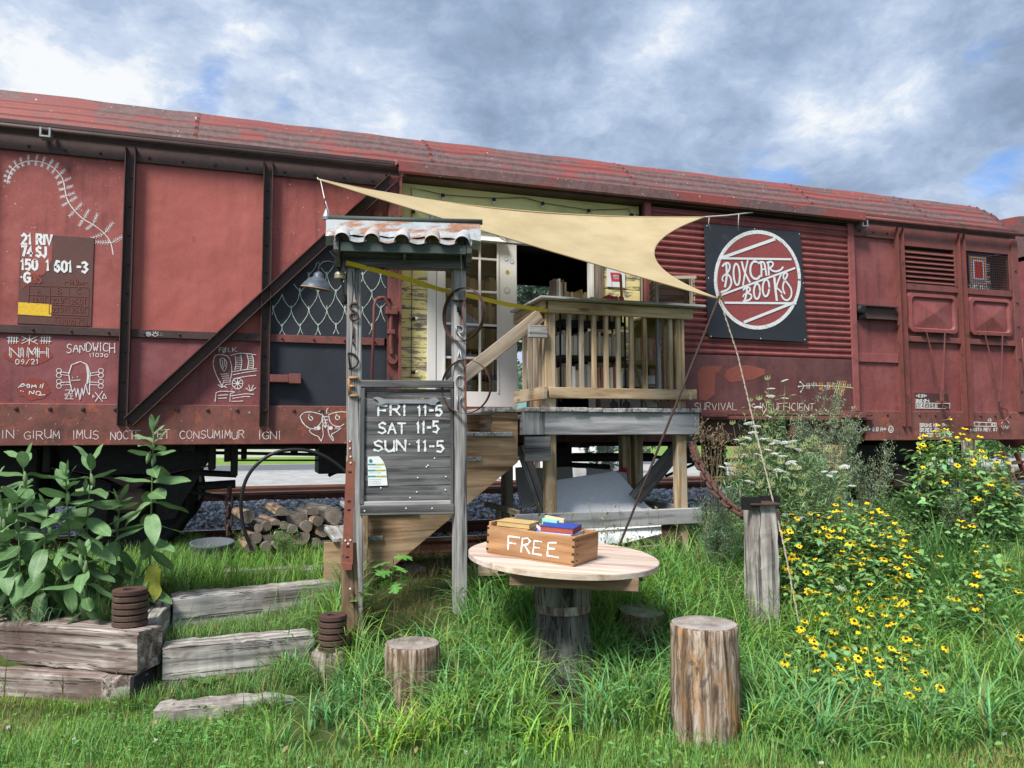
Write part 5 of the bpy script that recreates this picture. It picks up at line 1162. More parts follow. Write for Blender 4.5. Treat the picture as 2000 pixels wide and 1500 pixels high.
# deck boards run front to back
x = dX(1022, 800, YD+.0); k_ = 0; X0 = x
while x < XB-.02:
    w_ = .138; b = MB(); z_ = DZ+rnd.uniform(-.003, .002); b.box(x+.003, min(x+w_, XB+.005), YD-.025+rnd.uniform(-.012, .012), 7.0, z_-.036, z_, .005); b.build('deck_board', 'weathered_grey', deck); x += w_+.002
bb('rim_joist', 'grey_beam', XA, XB, YD, YD+.038, DZ-.225, DZ-.038, .005)
bb('rim_joist', 'weathered_grey', X0, XA-.003, YD+.0, YD+.038, DZ-.225, DZ-.038); bb('cross_block', 'weathered_dark', X0, XA+.035, YD-.04, YD-.002, DZ-.44, DZ-.24)
for x in (X0+.02, XB-.06): bb('side_joist', 'weathered_grey', x, x+.038, YD+.04, 6.98, DZ-.225, DZ-.04)
for y in (6.2, 6.6): bb('joist', 'weathered_dark', X0+.06, XB-.06, y, y+.038, DZ-.19, DZ-.04)
GZ = .38
PW = .092
xl = dX(1070.5, 900, YD); xr = dX(1329, 900, YD)
zr = dZ(1075, 590, YD+.0)
for x in (xl, xr): bb('post', 'treated_pine', x, x+PW, YD+.042, YD+.042+PW, GZ-.1, zr+.02 if x == xr else zr+.02, .006)
bb('post', 'treated_pine', dX(1216, 900, 6.75), dX(1216, 900, 6.75)+PW, 6.75, 6.75+PW, GZ-.1, DZ-.23, .006)
bb('post', 'stair_wood', dX(984, 950, 6.75), dX(984, 950, 6.75)+PW, 6.75, 6.75+PW, GZ-.1, DZ-.23, .006)
bb('post', 'treated_pine', xr, xr+PW, 6.75, 6.75+PW, GZ-.1, zr, .006)
bb('post', 'treated_pine', dX(1041, 700, 6.55), dX(1041, 700, 6.55)+PW, 6.55, 6.55+PW, DZ-.1, zr, .006)
# rails
rz1 = dZ(1200, 594, YD); rz0 = dZ(1200, 616, YD)
bb('top_rail', 'treated_pine', dX(1071, 600), dX(1354, 605), YD+.002, YD+.040, rz0, rz1, .005)
b0, b1 = dZ(1200, 779, YD), dZ(1200, 758, YD)
bb('bottom_rail', 'treated_pine', dX(1073.5, 768), dX(1362, 768), YD+.002, YD+.040, b0, b1, .005)
bb('side_rail', 'treated_pine', xr+PW+.002, xr+PW+.04, YD+.02, 6.85, rz0, rz1); bb('side_rail', 'treated_pine', xr+PW+.002, xr+PW+.04, YD-.0, 6.85, b0, b1)
bb('side_rail', 'treated_pine', xl-.04, xl-.002, YD-.004, 6.66, b0-.01, b1+.005); bb('side_rail', 'treated_pine', xl-.042, xl-.002, YD+.01, 6.66, rz0, rz1)
# cap boards forming a shelf
cz = dZ(1200, 586, YD-.06)
cl_, cr_ = onY(1056, 579, YD-.08).x, onY(1379, 599, YD-.08).x
bb('cap_board', 'weathered_grey', cl_, cr_, YD-.08, YD+.10, cz-.020, cz, .003)
bb('cap_board', 'weathered_grey', cl_, cr_, YD+.104, YD+.26, cz-.021, cz-.001, .003)
bb('cap_board', 'weathered_grey', cl_, cl_+.17, YD+.262, 6.62, cz-.021, cz-.001, .003)
bb('cap_board', 'weathered_grey', cr_-.22, cr_, YD+.262, 6.85, cz-.021, cz-.001, .003)
for px, m_ in ((1111, 0), (1135.5, 0), (1160, 0), (1183.5, 0), (1207.5, 0), (1233, 0), (1259, 0), (1285.5, 1), (1309, 0)):
    x = dX(px, 690, YD+.06)-.018; bb('baluster', 'weathered_grey' if m_ else ('treated_pine' if rnd.random() < .4 else 'stair_wood'), x, x+.036, YD+.042, YD+.078, b0-.0, rz0+.06, .003)
for y in (6.08, 6.22, 6.36, 6.5): bb('baluster', 'stair_wood', xl-.0, xl+.036, y, y+.036, b0, rz0+.05, .003)
for y in (6.1, 6.24, 6.38, 6.52, 6.66): bb('baluster', 'treated_pine', xr+.05, xr+.086, y, y+.036, b0, rz0+.05, .003)
b = MB(); b.beam(onY(1340, 845, YD+.16), onY(1243, 985, YD+.16)+Vector((0, .15, 0)), .038, .15, (0, 1, 0)); 
b = MB(); a_, c_ = onY(1345, 850, YD+.16), onY(1240, 975, YD+.35); dv_ = (c_-a_).normalized(); b.frame((a_+c_)/2, dv_, Vector((0, 1, 0)), dv_.cross(Vector((0, 1, 0))), (c_-a_).length/2, .019, .07, .004); b.build('brace', 'weathered_dark', deck)
b = MB(); a_, c_ = onY(1018, 870, YD+.2), onY(1062, 1000, YD+.16); dv_ = (c_-a_).normalized(); b.frame((a_+c_)/2, dv_, Vector((0, 1, 0)), dv_.cross(Vector((0, 1, 0))), (c_-a_).length/2, .019, .05, .004); b.build('brace', 'weathered_dark', deck)
bb('lower_beam', 'grey_beam', dX(1008, 1020), dX(1372, 1010), YD, YD+.038, dZ(1200, 1030), dZ(1200, 998), .006)
bb('lower_rail', 'stair_wood', dX(1013, 1000, YD)-.0, dX(1013, 1000, YD)+.036, YD+.05, 6.9, dZ(1040, 1008), dZ(1040, 997), .004)
for y in (6.1, 6.3, 6.5): bb('lower_picket', 'stair_wood', dX(1013, 1000, YD), dX(1013, 1000, YD)+.036, y, y+.036, GZ, dZ(1040, 1008), .003)
bb('side_rail', 'weathered_grey', xr+PW+.0, xr+PW+.04, YD+.1, 6.9, dZ(1345, 1005), dZ(1345, 990), .004)
# stairs: treads and stringers
RISE = (DZ-(.43))/6.0*.874; RUN = .266
YN, YF = YD+.13, 6.98
xs0 = X0-.02
sz = []
for k_ in range(0, 6):
    z = DZ-RISE*k_; xe = xs0-RUN*(k_-1)+.0
    if k_ == 0: xa_, xb_ = dX(948, 806, YN), xs0
    else: xa_, xb_ = dX(948, 806, YN)-RUN*k_, dX(1060, 806, YN)-RUN*k_
    if k_ == 5: xa_ += .12
    q = (YF-YN-.01)
    n_ = 3
    for j in range(n_):
        x0_ = xa_+(xb_-xa_)*j/n_; x1_ = xa_+(xb_-xa_)*(j+1)/n_-.004
        bb('tread', 'weathered_grey', x0_, x1_, YN-.03+rnd.uniform(-.01, .01), YF, z-.036, z, .005)
    bb('riser', 'stair_wood', xb_-.06, xb_-.04, YN+.02, YF-.02, z-RISE+.0, z-.038, .002)
    sz.append((xa_, z))
xt = dX(948, 806, YN)
for y in (YN, YF-.06):
    poly = [(X0+.0, DZ-.23), (X0+.0, DZ-.23-.22)]
    xb0 = xt-RUN*5+.02; zb = GZ-.02
    slope_ = RISE/RUN
    poly = [(xb0+.04, zb), (xb0+.30, zb), (X0-.005, DZ-.45), (X0-.005, DZ-.04), (xt+.06, DZ-.04)]
    for k_ in range(1, 6): poly += [(xt+.06-RUN*(k_-1), DZ-RISE*k_-.037), (xt+.04-RUN*k_+.02, DZ-RISE*k_-.037)]
    b = MB(); b.prism([(x, y, z) for x, z in poly], (0, .038, 0), (1.30, 1.08, .86)); b.build('stringer', 'stair_wood', deck)
# newel and handrail
xn = dX(706.5, 1060, YN-.1)
bb('newel_post', 'treated_pine', xn, xn+.045, YN-.14, YN-.05, GZ-.1, dZ(711, 760, YN-.1), .005)
a_ = onY(1054, 616, YD+.1); c_ = onY(722, 880, YN-.12); c_ = a_+(onY(905, 735, YD+.07)-a_)*2.2; c_.y = YD+.08; a_.y = YD+.08
b = MB(); dv_ = (c_-a_).normalized(); b.frame((a_+c_)/2, dv_, Vector((0, 1, 0)), dv_.cross(Vector((0, 1, 0))), (c_-a_).length/2, .019, .055, .004); b.build('handrail', 'stair_wood', deck)
a_, c_ = onY(1032, 652, YD-.0), onY(1068, 648, YD-.0)
bb('rail_block', 'weathered_grey', a_.x, c_.x-.0, YD-.02, YD+.018, dZ(1050, 660, YD), dZ(1050, 636, YD), .005)

# ---- things on the deck
cart = root('book_cart', (dX(1090, 800, 6.2), 6.3, DZ), 'black metal book cart on casters standing behind the deck railing', 'book cart')
cx0, cx1 = dX(1092, 700, 6.15), dX(1221, 700, 6.15)
CZ = [dZ(1150, 795, 6.15)+.06, dZ(1150, 760, 6.15)+.0, dZ(1150, 695, 6.15), dZ(1150, 627, 6.15)]
for z in CZ[1:]: b = MB(); b.box(cx0, cx1, 6.13, 6.40, z-.03, z, .003); b.build('shelf', 'dark_iron', cart)
for x in (cx0, cx1-.012):
    for y in (6.13, 6.385): b = MB(); b.box(x, x+.014, y, y+.014, DZ+.06, cz-.03); b.build('upright', 'dark_iron', cart)
for x in (cx1-.12, cx1): b = MB(); b.lathe([(.02, -.012), (.035, -.01), (.035, .01), (.02, .012)], (x, 6.14, DZ+.038), (0, 1, 0), 16); b.build('caster', 'black_rubber', cart)
COL = [((.48, .39, .27), 'tan'), ((.76, .70, .58), 'cream'), ((.14, .10, .08), 'dark brown'), ((.32, .13, .09), 'reddish brown'), ((.82, .82, .78), 'white'), ((.22, .24, .27), 'dark grey'), ((.54, .45, .33), 'light brown'), ((.60, .57, .52), 'grey')]
book_row(cx0+.02, cx1-.02, 6.14, CZ[2], .17, .22, .11, COL, 'books on the black cart', 'on the middle shelf of the black book cart', tmin=.012, tmax=.032)
book_row(cx0+.02, cx1-.02, 6.14, CZ[1], .16, .23, .11, COL, 'books on the black cart', 'on the lower shelf of the black book cart', tmin=.012, tmax=.035)
book_row(cx0+.02, cx1-.02, 6.14, CZ[3], .07, .11, .11, COL, 'books on the black cart', 'on the upper shelf of the black book cart', tmin=.012, tmax=.035)
# books on the cap board
def capbooks(px0, px1, hpx, cols, lab, grp='books on the deck rail', **kw):
    x0 = dX(px0, 583, YD+.12); x1 = dX(px1, 583, YD+.12); book_row(x0, x1, YD+.05, cz, hpx[0], hpx[1], .11, cols, grp, lab, **kw)
capbooks(1077, 1100, (.15, .18), COL, 'in the tall left group on the rail shelf', tmin=.012, tmax=.022, lean=.02)
capbooks(1100, 1142, (.05, .10), [((.62, .50, .26), 'yellowish'), ((.60, .54, .40), 'cream'), ((.36, .26, .15), 'brown')], 'in the low cream group on the rail shelf', tmin=.014, tmax=.028, lean=.18)
capbooks(1149, 1182, (.022, .04), [((.46, .30, .16), 'brown'), ((.60, .50, .34), 'tan')], 'among the flat books on the rail shelf', tmin=.02, tmax=.05, lean=0)
capbooks(1184, 1212, (.05, .075), [((.45, .05, .05), 'red'), ((.62, .60, .54), 'white'), ((.20, .10, .07), 'brown')], 'in the red and white group before the yellow wall', tmin=.012, tmax=.02, lean=.2)
b = MB(); b.box(dX(1062, 580, 6.35), dX(1062, 580, 6.35)+.10, 6.3, 6.42, cz, cz+.10, .002, (.12, .12, .13)); b.build('box', 'tinted', None, label='dark grey box behind the tall books at the left end of the rail shelf', category='box')
p = onY(1215, 585, YD+.15); b = MB(); b.beam((p.x, YD+.15, cz), (p.x-.012, YD+.15, dZ(1213, 536, YD+.15)), .018, .024, (0, 1, 0)); b.build('stick', 'crate_wood', None, label='orange brown wooden stick standing before the little poster', category='stick')
# poster on the yellow wall
pr = root('poster', tuple(onY(1202, 562, 7.09)), 'small white poster with a red flag pinned to the yellow boards', 'poster')
b = MB(); a_, c_ = onY(1185, 523, 7.088), onY(1221, 562, 7.088); b.box(a_.x, c_.x, 7.086, 7.09, c_.z, a_.z, 0, (.78, .80, .82)); b.build('sheet', 'tinted', pr)
k = wagon_ink(7.085); k.fill([(1192, 532), (1212, 533), (1212, 550), (1195, 549)], (.70, .06, .09)); k.fill([(1197.5, 537), (1208, 537.5), (1208, 545), (1199, 544.5)], (.75, .75, .78)); k.many(text_px('WOB', 1199, 1207, 538.5, 543.5), .9, (.15, .2, .45)); k.many([[(1192, 532), (1196, 561)]], .8, (.4, .4, .42)); k.build('print', pr)
# folding chair
chr_ = root('folding_chair', tuple(onY(1270, 795, 6.4)), 'olive yellow metal folding chair on the deck behind the balusters', 'folding chair')
OL = (.24, .20, .055); YC = 6.32
b = MB(); V = []; n = 10
for i in range(n+1):
    q = i/n; pxx = 1238+(1303-1238)*q; e = math.sin(math.pi*q); 
    for (pyy, yy) in ((663-4*(1-e), YC), (640-16*e, YC+.02), (622-8*e+4, YC+.03)): pass
top = ell(1270, 660, 34, 44, 14, math.pi, 2*math.pi)
V = [onY(x, y, YC+.06) for x, y in top]; b.prism(V, (0, .012, 0), (OL[0]*.8, OL[1]*.8, OL[2]*.8)); b.build('backrest', 'tinted_metal', chr_, label='curved olive back plate')
b = MB(); a_, c_ = onY(1214, 703, YC), onY(1317, 716, YC); b.box(a_.x, c_.x, YC-.02, YC+.32, c_.z, a_.z, .01, OL); b.build('seat', 'tinted_metal', chr_)
for q in (((1238, 700), (1262, 795)), ((1318, 700), (1304, 655)), ((1290, 690), (1318, 770)), ((1240, 650), (1238, 705))):
    b = MB(); b.tube([onY(*q[0], YC), onY(*q[1], YC)], .011, 8, tint=OL); b.build('leg', 'tinted_metal', chr_)
for q in (((1262, 715), (1236, 790)), ((1310, 715), (1334, 790))):
    b = MB(); b.tube([onY(*q[0], YC+.3), onY(*q[1], YC+.3)], .011, 8, tint=OL); b.build('leg', 'tinted_metal', chr_)
b = MB(); b.tube([onY(1258, 752, YC+.01), onY(1312, 752, YC+.01)], .009, 8, tint=OL); b.build('stretcher', 'tinted_metal', chr_)
for (q, c_, lb) in (((1251, 733, 1282, 756), (.62, .63, .62), 'white cardboard box under the folding chair'), ((1190, 778, 1252, 796), (.46, .40, .33), 'flat brown cardboard box on the deck beside the casters'), ((1212, 725, 1250, 756), (.48, .42, .35), 'tan cardboard carton standing between the cart and the chair'), ((1256, 778, 1284, 796), (.52, .48, .40), 'small cream carton on the deck under the chair')):
    a_, e_ = onY(q[0], q[1], 6.5), onY(q[2], q[3], 6.5); b = MB(); b.box(a_.x, e_.x, 6.5, 6.68, e_.z if q[3] > 790 else e_.z, a_.z, .003, c_); b.build('carton', 'tinted', None, label=lb, category='box')
# support board so the raised cartons stand on something
b = MB(); b.box(dX(1208, 757, 6.5), dX(1290, 757, 6.5), 6.48, 6.75, dZ(1250, 775, 6.5), dZ(1250, 757, 6.5), .004, (.13, .10, .08)); b.box(dX(1210, 757, 6.5), dX(1214, 757, 6.5), 6.5, 6.73, DZ, dZ(1250, 775, 6.5), .002, (.13, .1, .08)); b.box(dX(1284, 757, 6.5), dX(1288, 757, 6.5), 6.5, 6.73, DZ, dZ(1250, 775, 6.5), .002, (.13, .1, .08))
b.build('bench', 'tinted', None, label='low dark bench on the deck carrying the cartons', category='bench')
# slatted crate on the shelf corner
def crate(cx, cy, z0, w_, d_, h, rot, label, open_front=True, slats=5):
    r_ = root('slatted_crate', (cx, cy, z0), label, 'crate'); c_, s_ = math.cos(rot), math.sin(rot)
    ax, ay = Vector((c_, s_, 0)), Vector((-s_, c_, 0)); O = Vector((cx, cy, z0)); Zv = Vector((0, 0, 1))
    sh = h/slats
    for sd2, axx, ayy, ww, dd in ((1, ay, ax, d_, w_), (-1, ay, ax, d_, w_)):
        for j in range(slats): b = MB(); b.frame(O+ax*sd2*w_/2+Zv*(sh*(j+.5)), ay, ax, Zv, d_/2, .006, sh*.40, .002); b.build('slat', 'old_crate', r_)
    for j in range(slats): b = MB(); b.frame(O+ay*d_/2+Zv*(sh*(j+.5)), ax, ay, Zv, w_/2, .006, sh*.40, .002); b.build('slat', 'old_crate', r_)
    for sx in (-1, 1):
        for sy in (-1, 1): b = MB(); b.frame(O+ax*sx*(w_/2-.025)+ay*sy*(d_/2-.02)+Zv*h/2, Zv, ax, ay, h/2, .014, .014, .002); b.build('corner_post', 'old_crate', r_)
    for j in range(3): b = MB(); b.frame(O+ay*(-d_/2+d_*(j+.5)/3)+Zv*.008, ax, ay, Zv, w_/2, d_/6-.01, .006, .002); b.build('base_slat', 'old_crate', r_)
    return r_
p = onY(1296, 590, YD+.20); crate(p.x+.12, YD+.26, cz, .36, .26, .27, R(-20), 'grey brown slatted wooden crate standing on the right end of the rail shelf')
p = onY(1340, 515, YD+.2); b = MB(); 
r_ = root('flat_crate', (p.x, YD+.3, cz+.272), 'pale shallow wooden box lying on the slatted crate', 'crate')
b = MB(); b.frame(Vector((p.x-.06, YD+.27, cz+.288)), Vector((math.cos(R(-20)), math.sin(R(-20)), 0)), Vector((math.sin(R(20)), math.cos(R(20)), 0)), Vector((0, 0, 1)), .16, .11, .015, .003); b.build('body', 'plain_board', r_)
for px, m_ in ((1259, 'old_crate'), (1284, 'old_crate')):       # weathered uprights on the wall beside the crate
    a_ = onY(px, 540, 7.05); b = MB(); b.box(a_.x-.035, a_.x+.045, 7.03, 7.08, 1.84, 3.3, .004); b.build('upright_board', m_, wagon)

# ---- stuff stored under the deck
def sheet(name, pts, y_top, y_bot, ytp, ybt, th, tint, label, material='tinted', cat='panel'):
    W = []
    for x, y in pts: q = (y-ytp)/(ybt-ytp); W.append(onY(x, y, y_top+(y_bot-y_top)*q))
    b = MB(); b.prism(W, (0, th, .004), tint); return b.build(name, material, None, label=label, category=cat)
sheet('panel', [(1064, 942), (1200, 921), (1212, 927), (1262, 985), (1345, 1052), (1064, 1056)], 6.55, 6.02, 921, 1055, .012, (.80, .82, .83), 'large pale grey sheet leaning under the deck')
sheet('panel', [(1143, 912), (1166, 920), (1200, 923), (1224, 913), (1231, 960), (1236, 1000), (1225, 990), (1210, 924), (1150, 926)], 6.75, 6.5, 912, 1000, .012, (.34, .02, .04), 'crimson edged sheet behind the pale grey sheet')
sheet('panel', [(1146, 914), (1224, 924), (1233, 990), (1200, 1000), (1146, 990)], 6.72, 6.5, 912, 1000, .01, (.45, .44, .44), 'dull white sheet between the crimson and pale grey sheets')
sheet('panel', [(1007, 914), (1030, 912), (1042, 945), (1047, 982), (1020, 1000), (1008, 940)], 6.5, 6.2, 912, 1000, .012, (.28, .27, .25), 'torn brownish grey sheet under the left side of the deck')
sheet('panel', [(1047, 915), (1118, 912), (1120, 945), (1058, 950)], 6.8, 6.7, 912, 950, .012, (.36, .34, .29), 'beige board at the back under the deck')
sheet('panel', [(1140, 1040), (1290, 1029), (1292, 1042), (1215, 1062), (1150, 1062)], 5.95, 5.86, 1029, 1062, .012, (.82, .84, .86), 'white sheet end sticking out below the grey lower beam')
pal = root('pallet', tuple(onY(1230, 1075, 5.95)), 'broken brown pallet boards lying in the grass below the deck', 'pallet')
for k_, (x0_, x1_, y_) in enumerate(((1190, 1300, 1056), (1170, 1335, 1066), (1210, 1340, 1078))):
    a_, c_ = onY(x0_, y_+4, 5.9), onY(x1_, y_-6, 6.0); b = MB(); b.beam(a_, c_, .09, .022, (0, -.3, 1), .003); b.build('board', 'tie_brown' if k_ else 'old_crate', pal)
b = MB(); b.lathe([(.02, 0), (.10, .0), (.115, .012), (.10, .03)], onY(1308, 1046, 5.95)-Vector((0, 0, .0)), (.1, -.9, .35), 20); b.build('rusty_disc', 'rust_iron', None, label='round rusty disc in the grass beside the right deck post', category='disc')
b = MB(); b.rough(onY(1335, 1120, 5.75), onY(1395, 1112, 6.2), .22, .14, seg=6, seed=3); b.build('stone_block', 'tie_grey', None, label='squared grey block at the foot of the right deck post', category='block')

# ================================================================== SIGN STAND
DS = 5.2
sA, sB = at(691, 1150, 5.2), at(897, 1120, 5.30)
sx_ = Vector((sB.x-sA.x, sB.y-sA.y, 0)).normalized(); sn = Vector((sx_.y, -sx_.x, 0))       # sn points to the viewer
def onS(px, py, off=0.0): return onP(px, py, Vector((sA.x, sA.y, 0))+sn*off, sn)
def S3(p):              # local (along, height) of a world point
    q = p-sA; return q.dot(sx_)
stand = root('sign_stand', (sA.x, sA.y, .3), 'grey wooden sign stand with two posts, little metal roof and opening hours board', 'sign stand')
Zv = Vector((0, 0, 1))
def sbox(name, m_, pxa, pya, pxb, pyb, off, th, ch=.004, par=stand, tint=(1, 1, 1), **kw):   # box whose front face spans two photo corners on the sign plane
    a_, c_ = onS(pxa, pya, off), onS(pxb, pyb, off); w_ = (c_-a_).dot(sx_); h_ = abs(c_.z-a_.z)
    o = Vector((a_.x, a_.y, (a_.z+c_.z)/2))+sx_*w_/2-sn*th/2
    b = MB()
    if abs(w_) > h_: b.frame(o, sx_, -sn, Zv, abs(w_)/2, th/2, h_/2, ch, tint)
    else: b.frame(o, Zv, sx_, -sn, h_/2, abs(w_)/2, th/2, ch, tint)
    return b.build(name, m_, par, **kw)
def stilt(name, m_, pts, off, th, par=stand, tint=(1, 1, 1), **kw):
    b = MB(); b.prism([onS(x, y, off) for x, y in pts], -sn*th, tint); return b.build(name, m_, par, **kw)
# posts (slightly leaning, rough)
b = MB(); b.rough(onS(694, 1245, 0)-sn*.045, onS(689, 492, 0)-sn*.045, .094, .094, (0, -1, 0), 16, .0025, seed=2); lpost = b.build('post', 'weathered_grey', stand)
b = MB(); b.rough(onS(899, 1200, 0)-sn*.045, onS(896, 492, 0)-sn*.045, .086, .094, (0, -1, 0), 16, .002, seed=5); rpost = b.build('post', 'weathered_grey', stand)
# long drying crack down the left post
b = MB()
for x0, pts in ((0, [(688, 530), (690, 560), (687, 600), (689, 640), (686, 700), (688, 760), (685, 800)]), (1, [(694, 525), (693, 560), (695, 585)])):
    for p_, q_ in zip(pts, pts[1:]): b.beam(onS(*p_, .0045), onS(*q_, .0045), .005, .004, sn, 0)
b.build('crack', 'dark_iron', lpost)
# board frame
sbox('top_rail', 'weathered_dark', 704, 742, 886, 757, .012, .05); sbox('bottom_rail', 'weathered_dark', 703, 987, 887, 1004, .012, .05)
sbox('inner_strip', 'weathered_grey', 706, 980, 884, 987, .004, .04)
sbox('stile', 'weathered_dark', 704, 758, 711, 986, .008, .045); sbox('stile', 'weathered_dark', 880, 758, 886, 986, .008, .045)
yb_ = [759, 778, 813.5, 848.5, 884.5, 927.5, 967, 983]
for a_, c_ in zip(yb_, yb_[1:]): sbox('plank', 'weathered_dark', 712, a_+.4, 880, c_-.4, -.012+rnd.uniform(-.001, .001), .02, .002)
ks = Ink(lambda x, y, l: onS(x, y, -.010+l), sn)
for tx, x0, x1, y0_, y1_ in (('FRI', 739, 793, 791, 812), ('11-5', 815, 864, 792, 812), ('SAT', 739, 792, 826, 847), ('11-5', 813, 857, 824, 845), ('SUN', 730, 792, 860, 881), ('11-5', 813, 867, 861, 882)):
    ks.many(text_px(tx, x0, x1, y0_, y1_, 0, .05), 3.6, (.90, .92, .92), .38); ks.build('painted_word', stand)
b = MB()
for q in ((738, 905), (836, 909), (744, 953), (801, 972), (800, 868.0), (871, 931), (870, 957), (833, 912), (816, 933), (849, 895), (814, 961), (712, 998), (793, 993), (844, 993)): b.lathe([(.006, 0), (.004, .003)], onS(q[0], q[1], .014 if q[1] > 990 else -.009), sn, 6, tint=(.8, .8, .78))
b.build('nails', 'tinted', stand, kind='stuff')
# flat double ended spanner
sp_ = [(728, 777), (736, 775), (745, 777), (752, 780), (836, 780), (843, 777), (851, 776), (859, 783), (853, 786), (850, 791), (842, 791), (836, 788), (752, 788), (745, 791), (734, 791), (740, 786), (736, 781)]
b = MB(); b.prism([onS(x, y, .0) for x, y in sp_], -sn*.008); b.build('spanner', 'steel', stand)
# paper notice
nt_ = [(718, 892), (740, 891), (748, 900), (754, 915), (757, 948), (719, 949)]
b = MB(); b.prism([onS(x, y, -.004) for x, y in nt_], -sn*.002, (.80, .84, .84)); note = b.build('sheet', 'tinted', None)
note['label'] = 'curled white paper notice with teal and yellow bars on the hours board'; note['category'] = 'notice'; note.name = 'paper_notice'
k = Ink(lambda x, y, l: onS(x, y, -.003+l), sn); k.dot(724, 900, 3.6, (.05, .30, .30), 12)
for i, y in enumerate((907, 918.5, 930)): k.stroke([(719, y), (734, y-.3)], 2.2, (.07, .42, .36)); k.stroke([(734, y-.3), (751+i*1.5, y-.6)], 2.2, (.62, .68, .10))
for y in (912, 923, 936, 940, 944): k.stroke([(720, y), (744, y)], .6, (.45, .5, .5))
k.build('print', note)
# found-object letters
def tb(name, lst, r_, m_='rust_iron', par=stand, off=.012, t_=(1, 1, 1)):
    b = MB()
    for pts in lst: b.tube([onS(x, y, off) for x, y in pts], r_, 6, tint=t_)
    return b.build(name, m_, par, True)
tb('letter_s', [smooth2([(698, 594), (690, 592), (683, 597), (686, 604), (694, 609), (700, 616), (699, 624), (690, 626), (683, 620), (685, 613), (693, 613)], 2), [(686, 592), (697, 592)]], .007)
tb('letter_i', [[(690, 637), (690, 662)], [(688, 664), (692, 676)]], .006)
tb('letter_d', [[(680, 691), (684, 719)], smooth2([(679, 690), (689, 690), (698, 698), (700, 706), (697, 715), (689, 719), (681, 719)], 2)], .006, 'dark_iron')
tb('letter_e', [[(681, 739), (683, 773)], [(681, 738), (701, 738)], [(683, 754), (692, 755)], [(682, 773), (701, 773)]], .010, 'crate_wood')
tb('letter_t', [[(884, 587), (908, 587)], [(896, 589), (899, 615)], [(893, 590), (895, 610)]], .0075, 'dark_iron', off=.018)
tb('letter_r', [smooth2([(890, 636), (900, 636), (906, 641), (903, 649), (892, 651)], 2), [(895, 651), (908, 667)], [(891, 636), (892, 652)]], .005, 'steel')
tb('letter_a', [[(897, 683), (891, 716)], [(898, 683), (905, 716)], [(893, 702), (903, 702)]], .006, 'steel')
tb('letter_c', [ell(899, 745, 8.5, 12, 14, .7, 5.6)], .005, 'steel')
tb('letter_k', [[(893, 773), (894, 800)], [(904, 771), (897, 783), (908, 801)]], .005, 'steel')
b = MB(); b.tube([onS(907, 700, .0), onS(909, 800, .0)], .007, 6); b.tube([onS(907, 568, .03), onS(906, 610, .02), onS(905, 635, .01)], .005, 6); b.build('hook_rod', 'rust_red', stand)
b = MB(); b.frame(onS(896, 587, .006), sx_, -sn, Zv, .052, .004, .004); b.build('collar', 'dark_iron', stand)
# roof: ridge pipe, flashing, barrel tiles, fascia, brackets
rl, rr_ = onS(640, 426, 0), onS(942, 434, 0); zr_ = rl.z; rlen = (rr_-rl).dot(sx_)
b = MB(); b.tube([rl, rr_], .020, 10); b.build('ridge_pipe', 'green_paint', stand, True)
b = MB(); b.lathe([(.022, -.02), (.026, 0), (.020, .02), (.008, .05), (.003, .09)], onS(637, 424, 0), (0, 0, 1), 12); b.build('finial', 'steel', stand)
z1_, z2_ = onS(790, 438, .02).z, onS(790, 463, .13).z
fl = lambda s_, zt, zb, o1, o2: [rl*1]
def spt(px, z, off): q = onS(px, 450, off); return Vector((q.x, q.y, z))
for sgn in (1, -1):
    b = MB(); V = []; n = 22
    for i in range(n+1):
        px = 636+302*i/n; zz_ = z2_+.006*math.sin(i*1.9)-(.0 if 2 < i < n-1 else .01)
        V += [spt(px, z1_+.022, .012*sgn), spt(px+1, (z1_+z2_)/2+.006, .075*sgn), spt(px+rnd.uniform(-1, 1), zz_, .135*sgn)]
    b.add(V, [(3*i+j, 3*i+3+j, 3*i+4+j, 3*i+1+j) for i in range(n) for j in (0, 1)]); b.build('flashing', 'galvanised', stand)
TC = [(1.0, 1.0, .98), (1.0, .86, .80), (1.0, .93, .9), (.98, .84, .72), (.95, .97, 1.0)]
for sgn in (1, -1):
    for i, px in enumerate((670, 728, 787, 846, 905)):
        b = MB(); V = []; n = 10; px2 = px-2
        for j, (off, z) in enumerate(((.06, z2_+.035), (.13, z2_-.0), (.23, z2_-.062))):
            cxp = px+(3 if j == 0 else 0)-j*1.2; r_ = .048+.002*j
            for q in range(n+1):
                a = math.pi*q/n; pc = spt(cxp, z, off*sgn); V.append(pc+sx_*r_*math.cos(a)+Zv*r_*1.05*math.sin(a))
        F = [(j*(n+1)+q, j*(n+1)+q+1, (j+1)*(n+1)+q+1, (j+1)*(n+1)+q) for j in range(2) for q in range(n)]
        m0 = len(V); V2 = [v-Zv*.006 for v in V[2*(n+1):]]
        b.add(V, F, None, TC[i]); b.add(V[2*(n+1):]+[v+(rl-rl)+Vector((0, 0, 0))+(spt(px, z2_, 0)-v)*.04 for v in V[2*(n+1):]], [(q, q+1, n+2+q, n+1+q) for q in range(n)], None, (.5, .45, .4))
        b.build('barrel_tile', 'tile_metal', stand, True)
        if i < 4 or True:       # pan between the barrels
            xa_, xb_ = px+13, px+46
            if i == 4: xa_, xb_ = px+13, px+17
            b = MB(); V = []
            for q in range(5):
                for off, z in ((.09, z2_+.022), (.225, z2_-.058)): V.append(spt(xa_+(xb_-xa_)*q/4, z-.014*math.sin(math.pi*q/4), off*sgn))
            b.add(V, [(2*q, 2*q+2, 2*q+3, 2*q+1) for q in range(4)], None, TC[(i*2+1) % 5]); b.build('pan_tile', 'galvanised', stand)
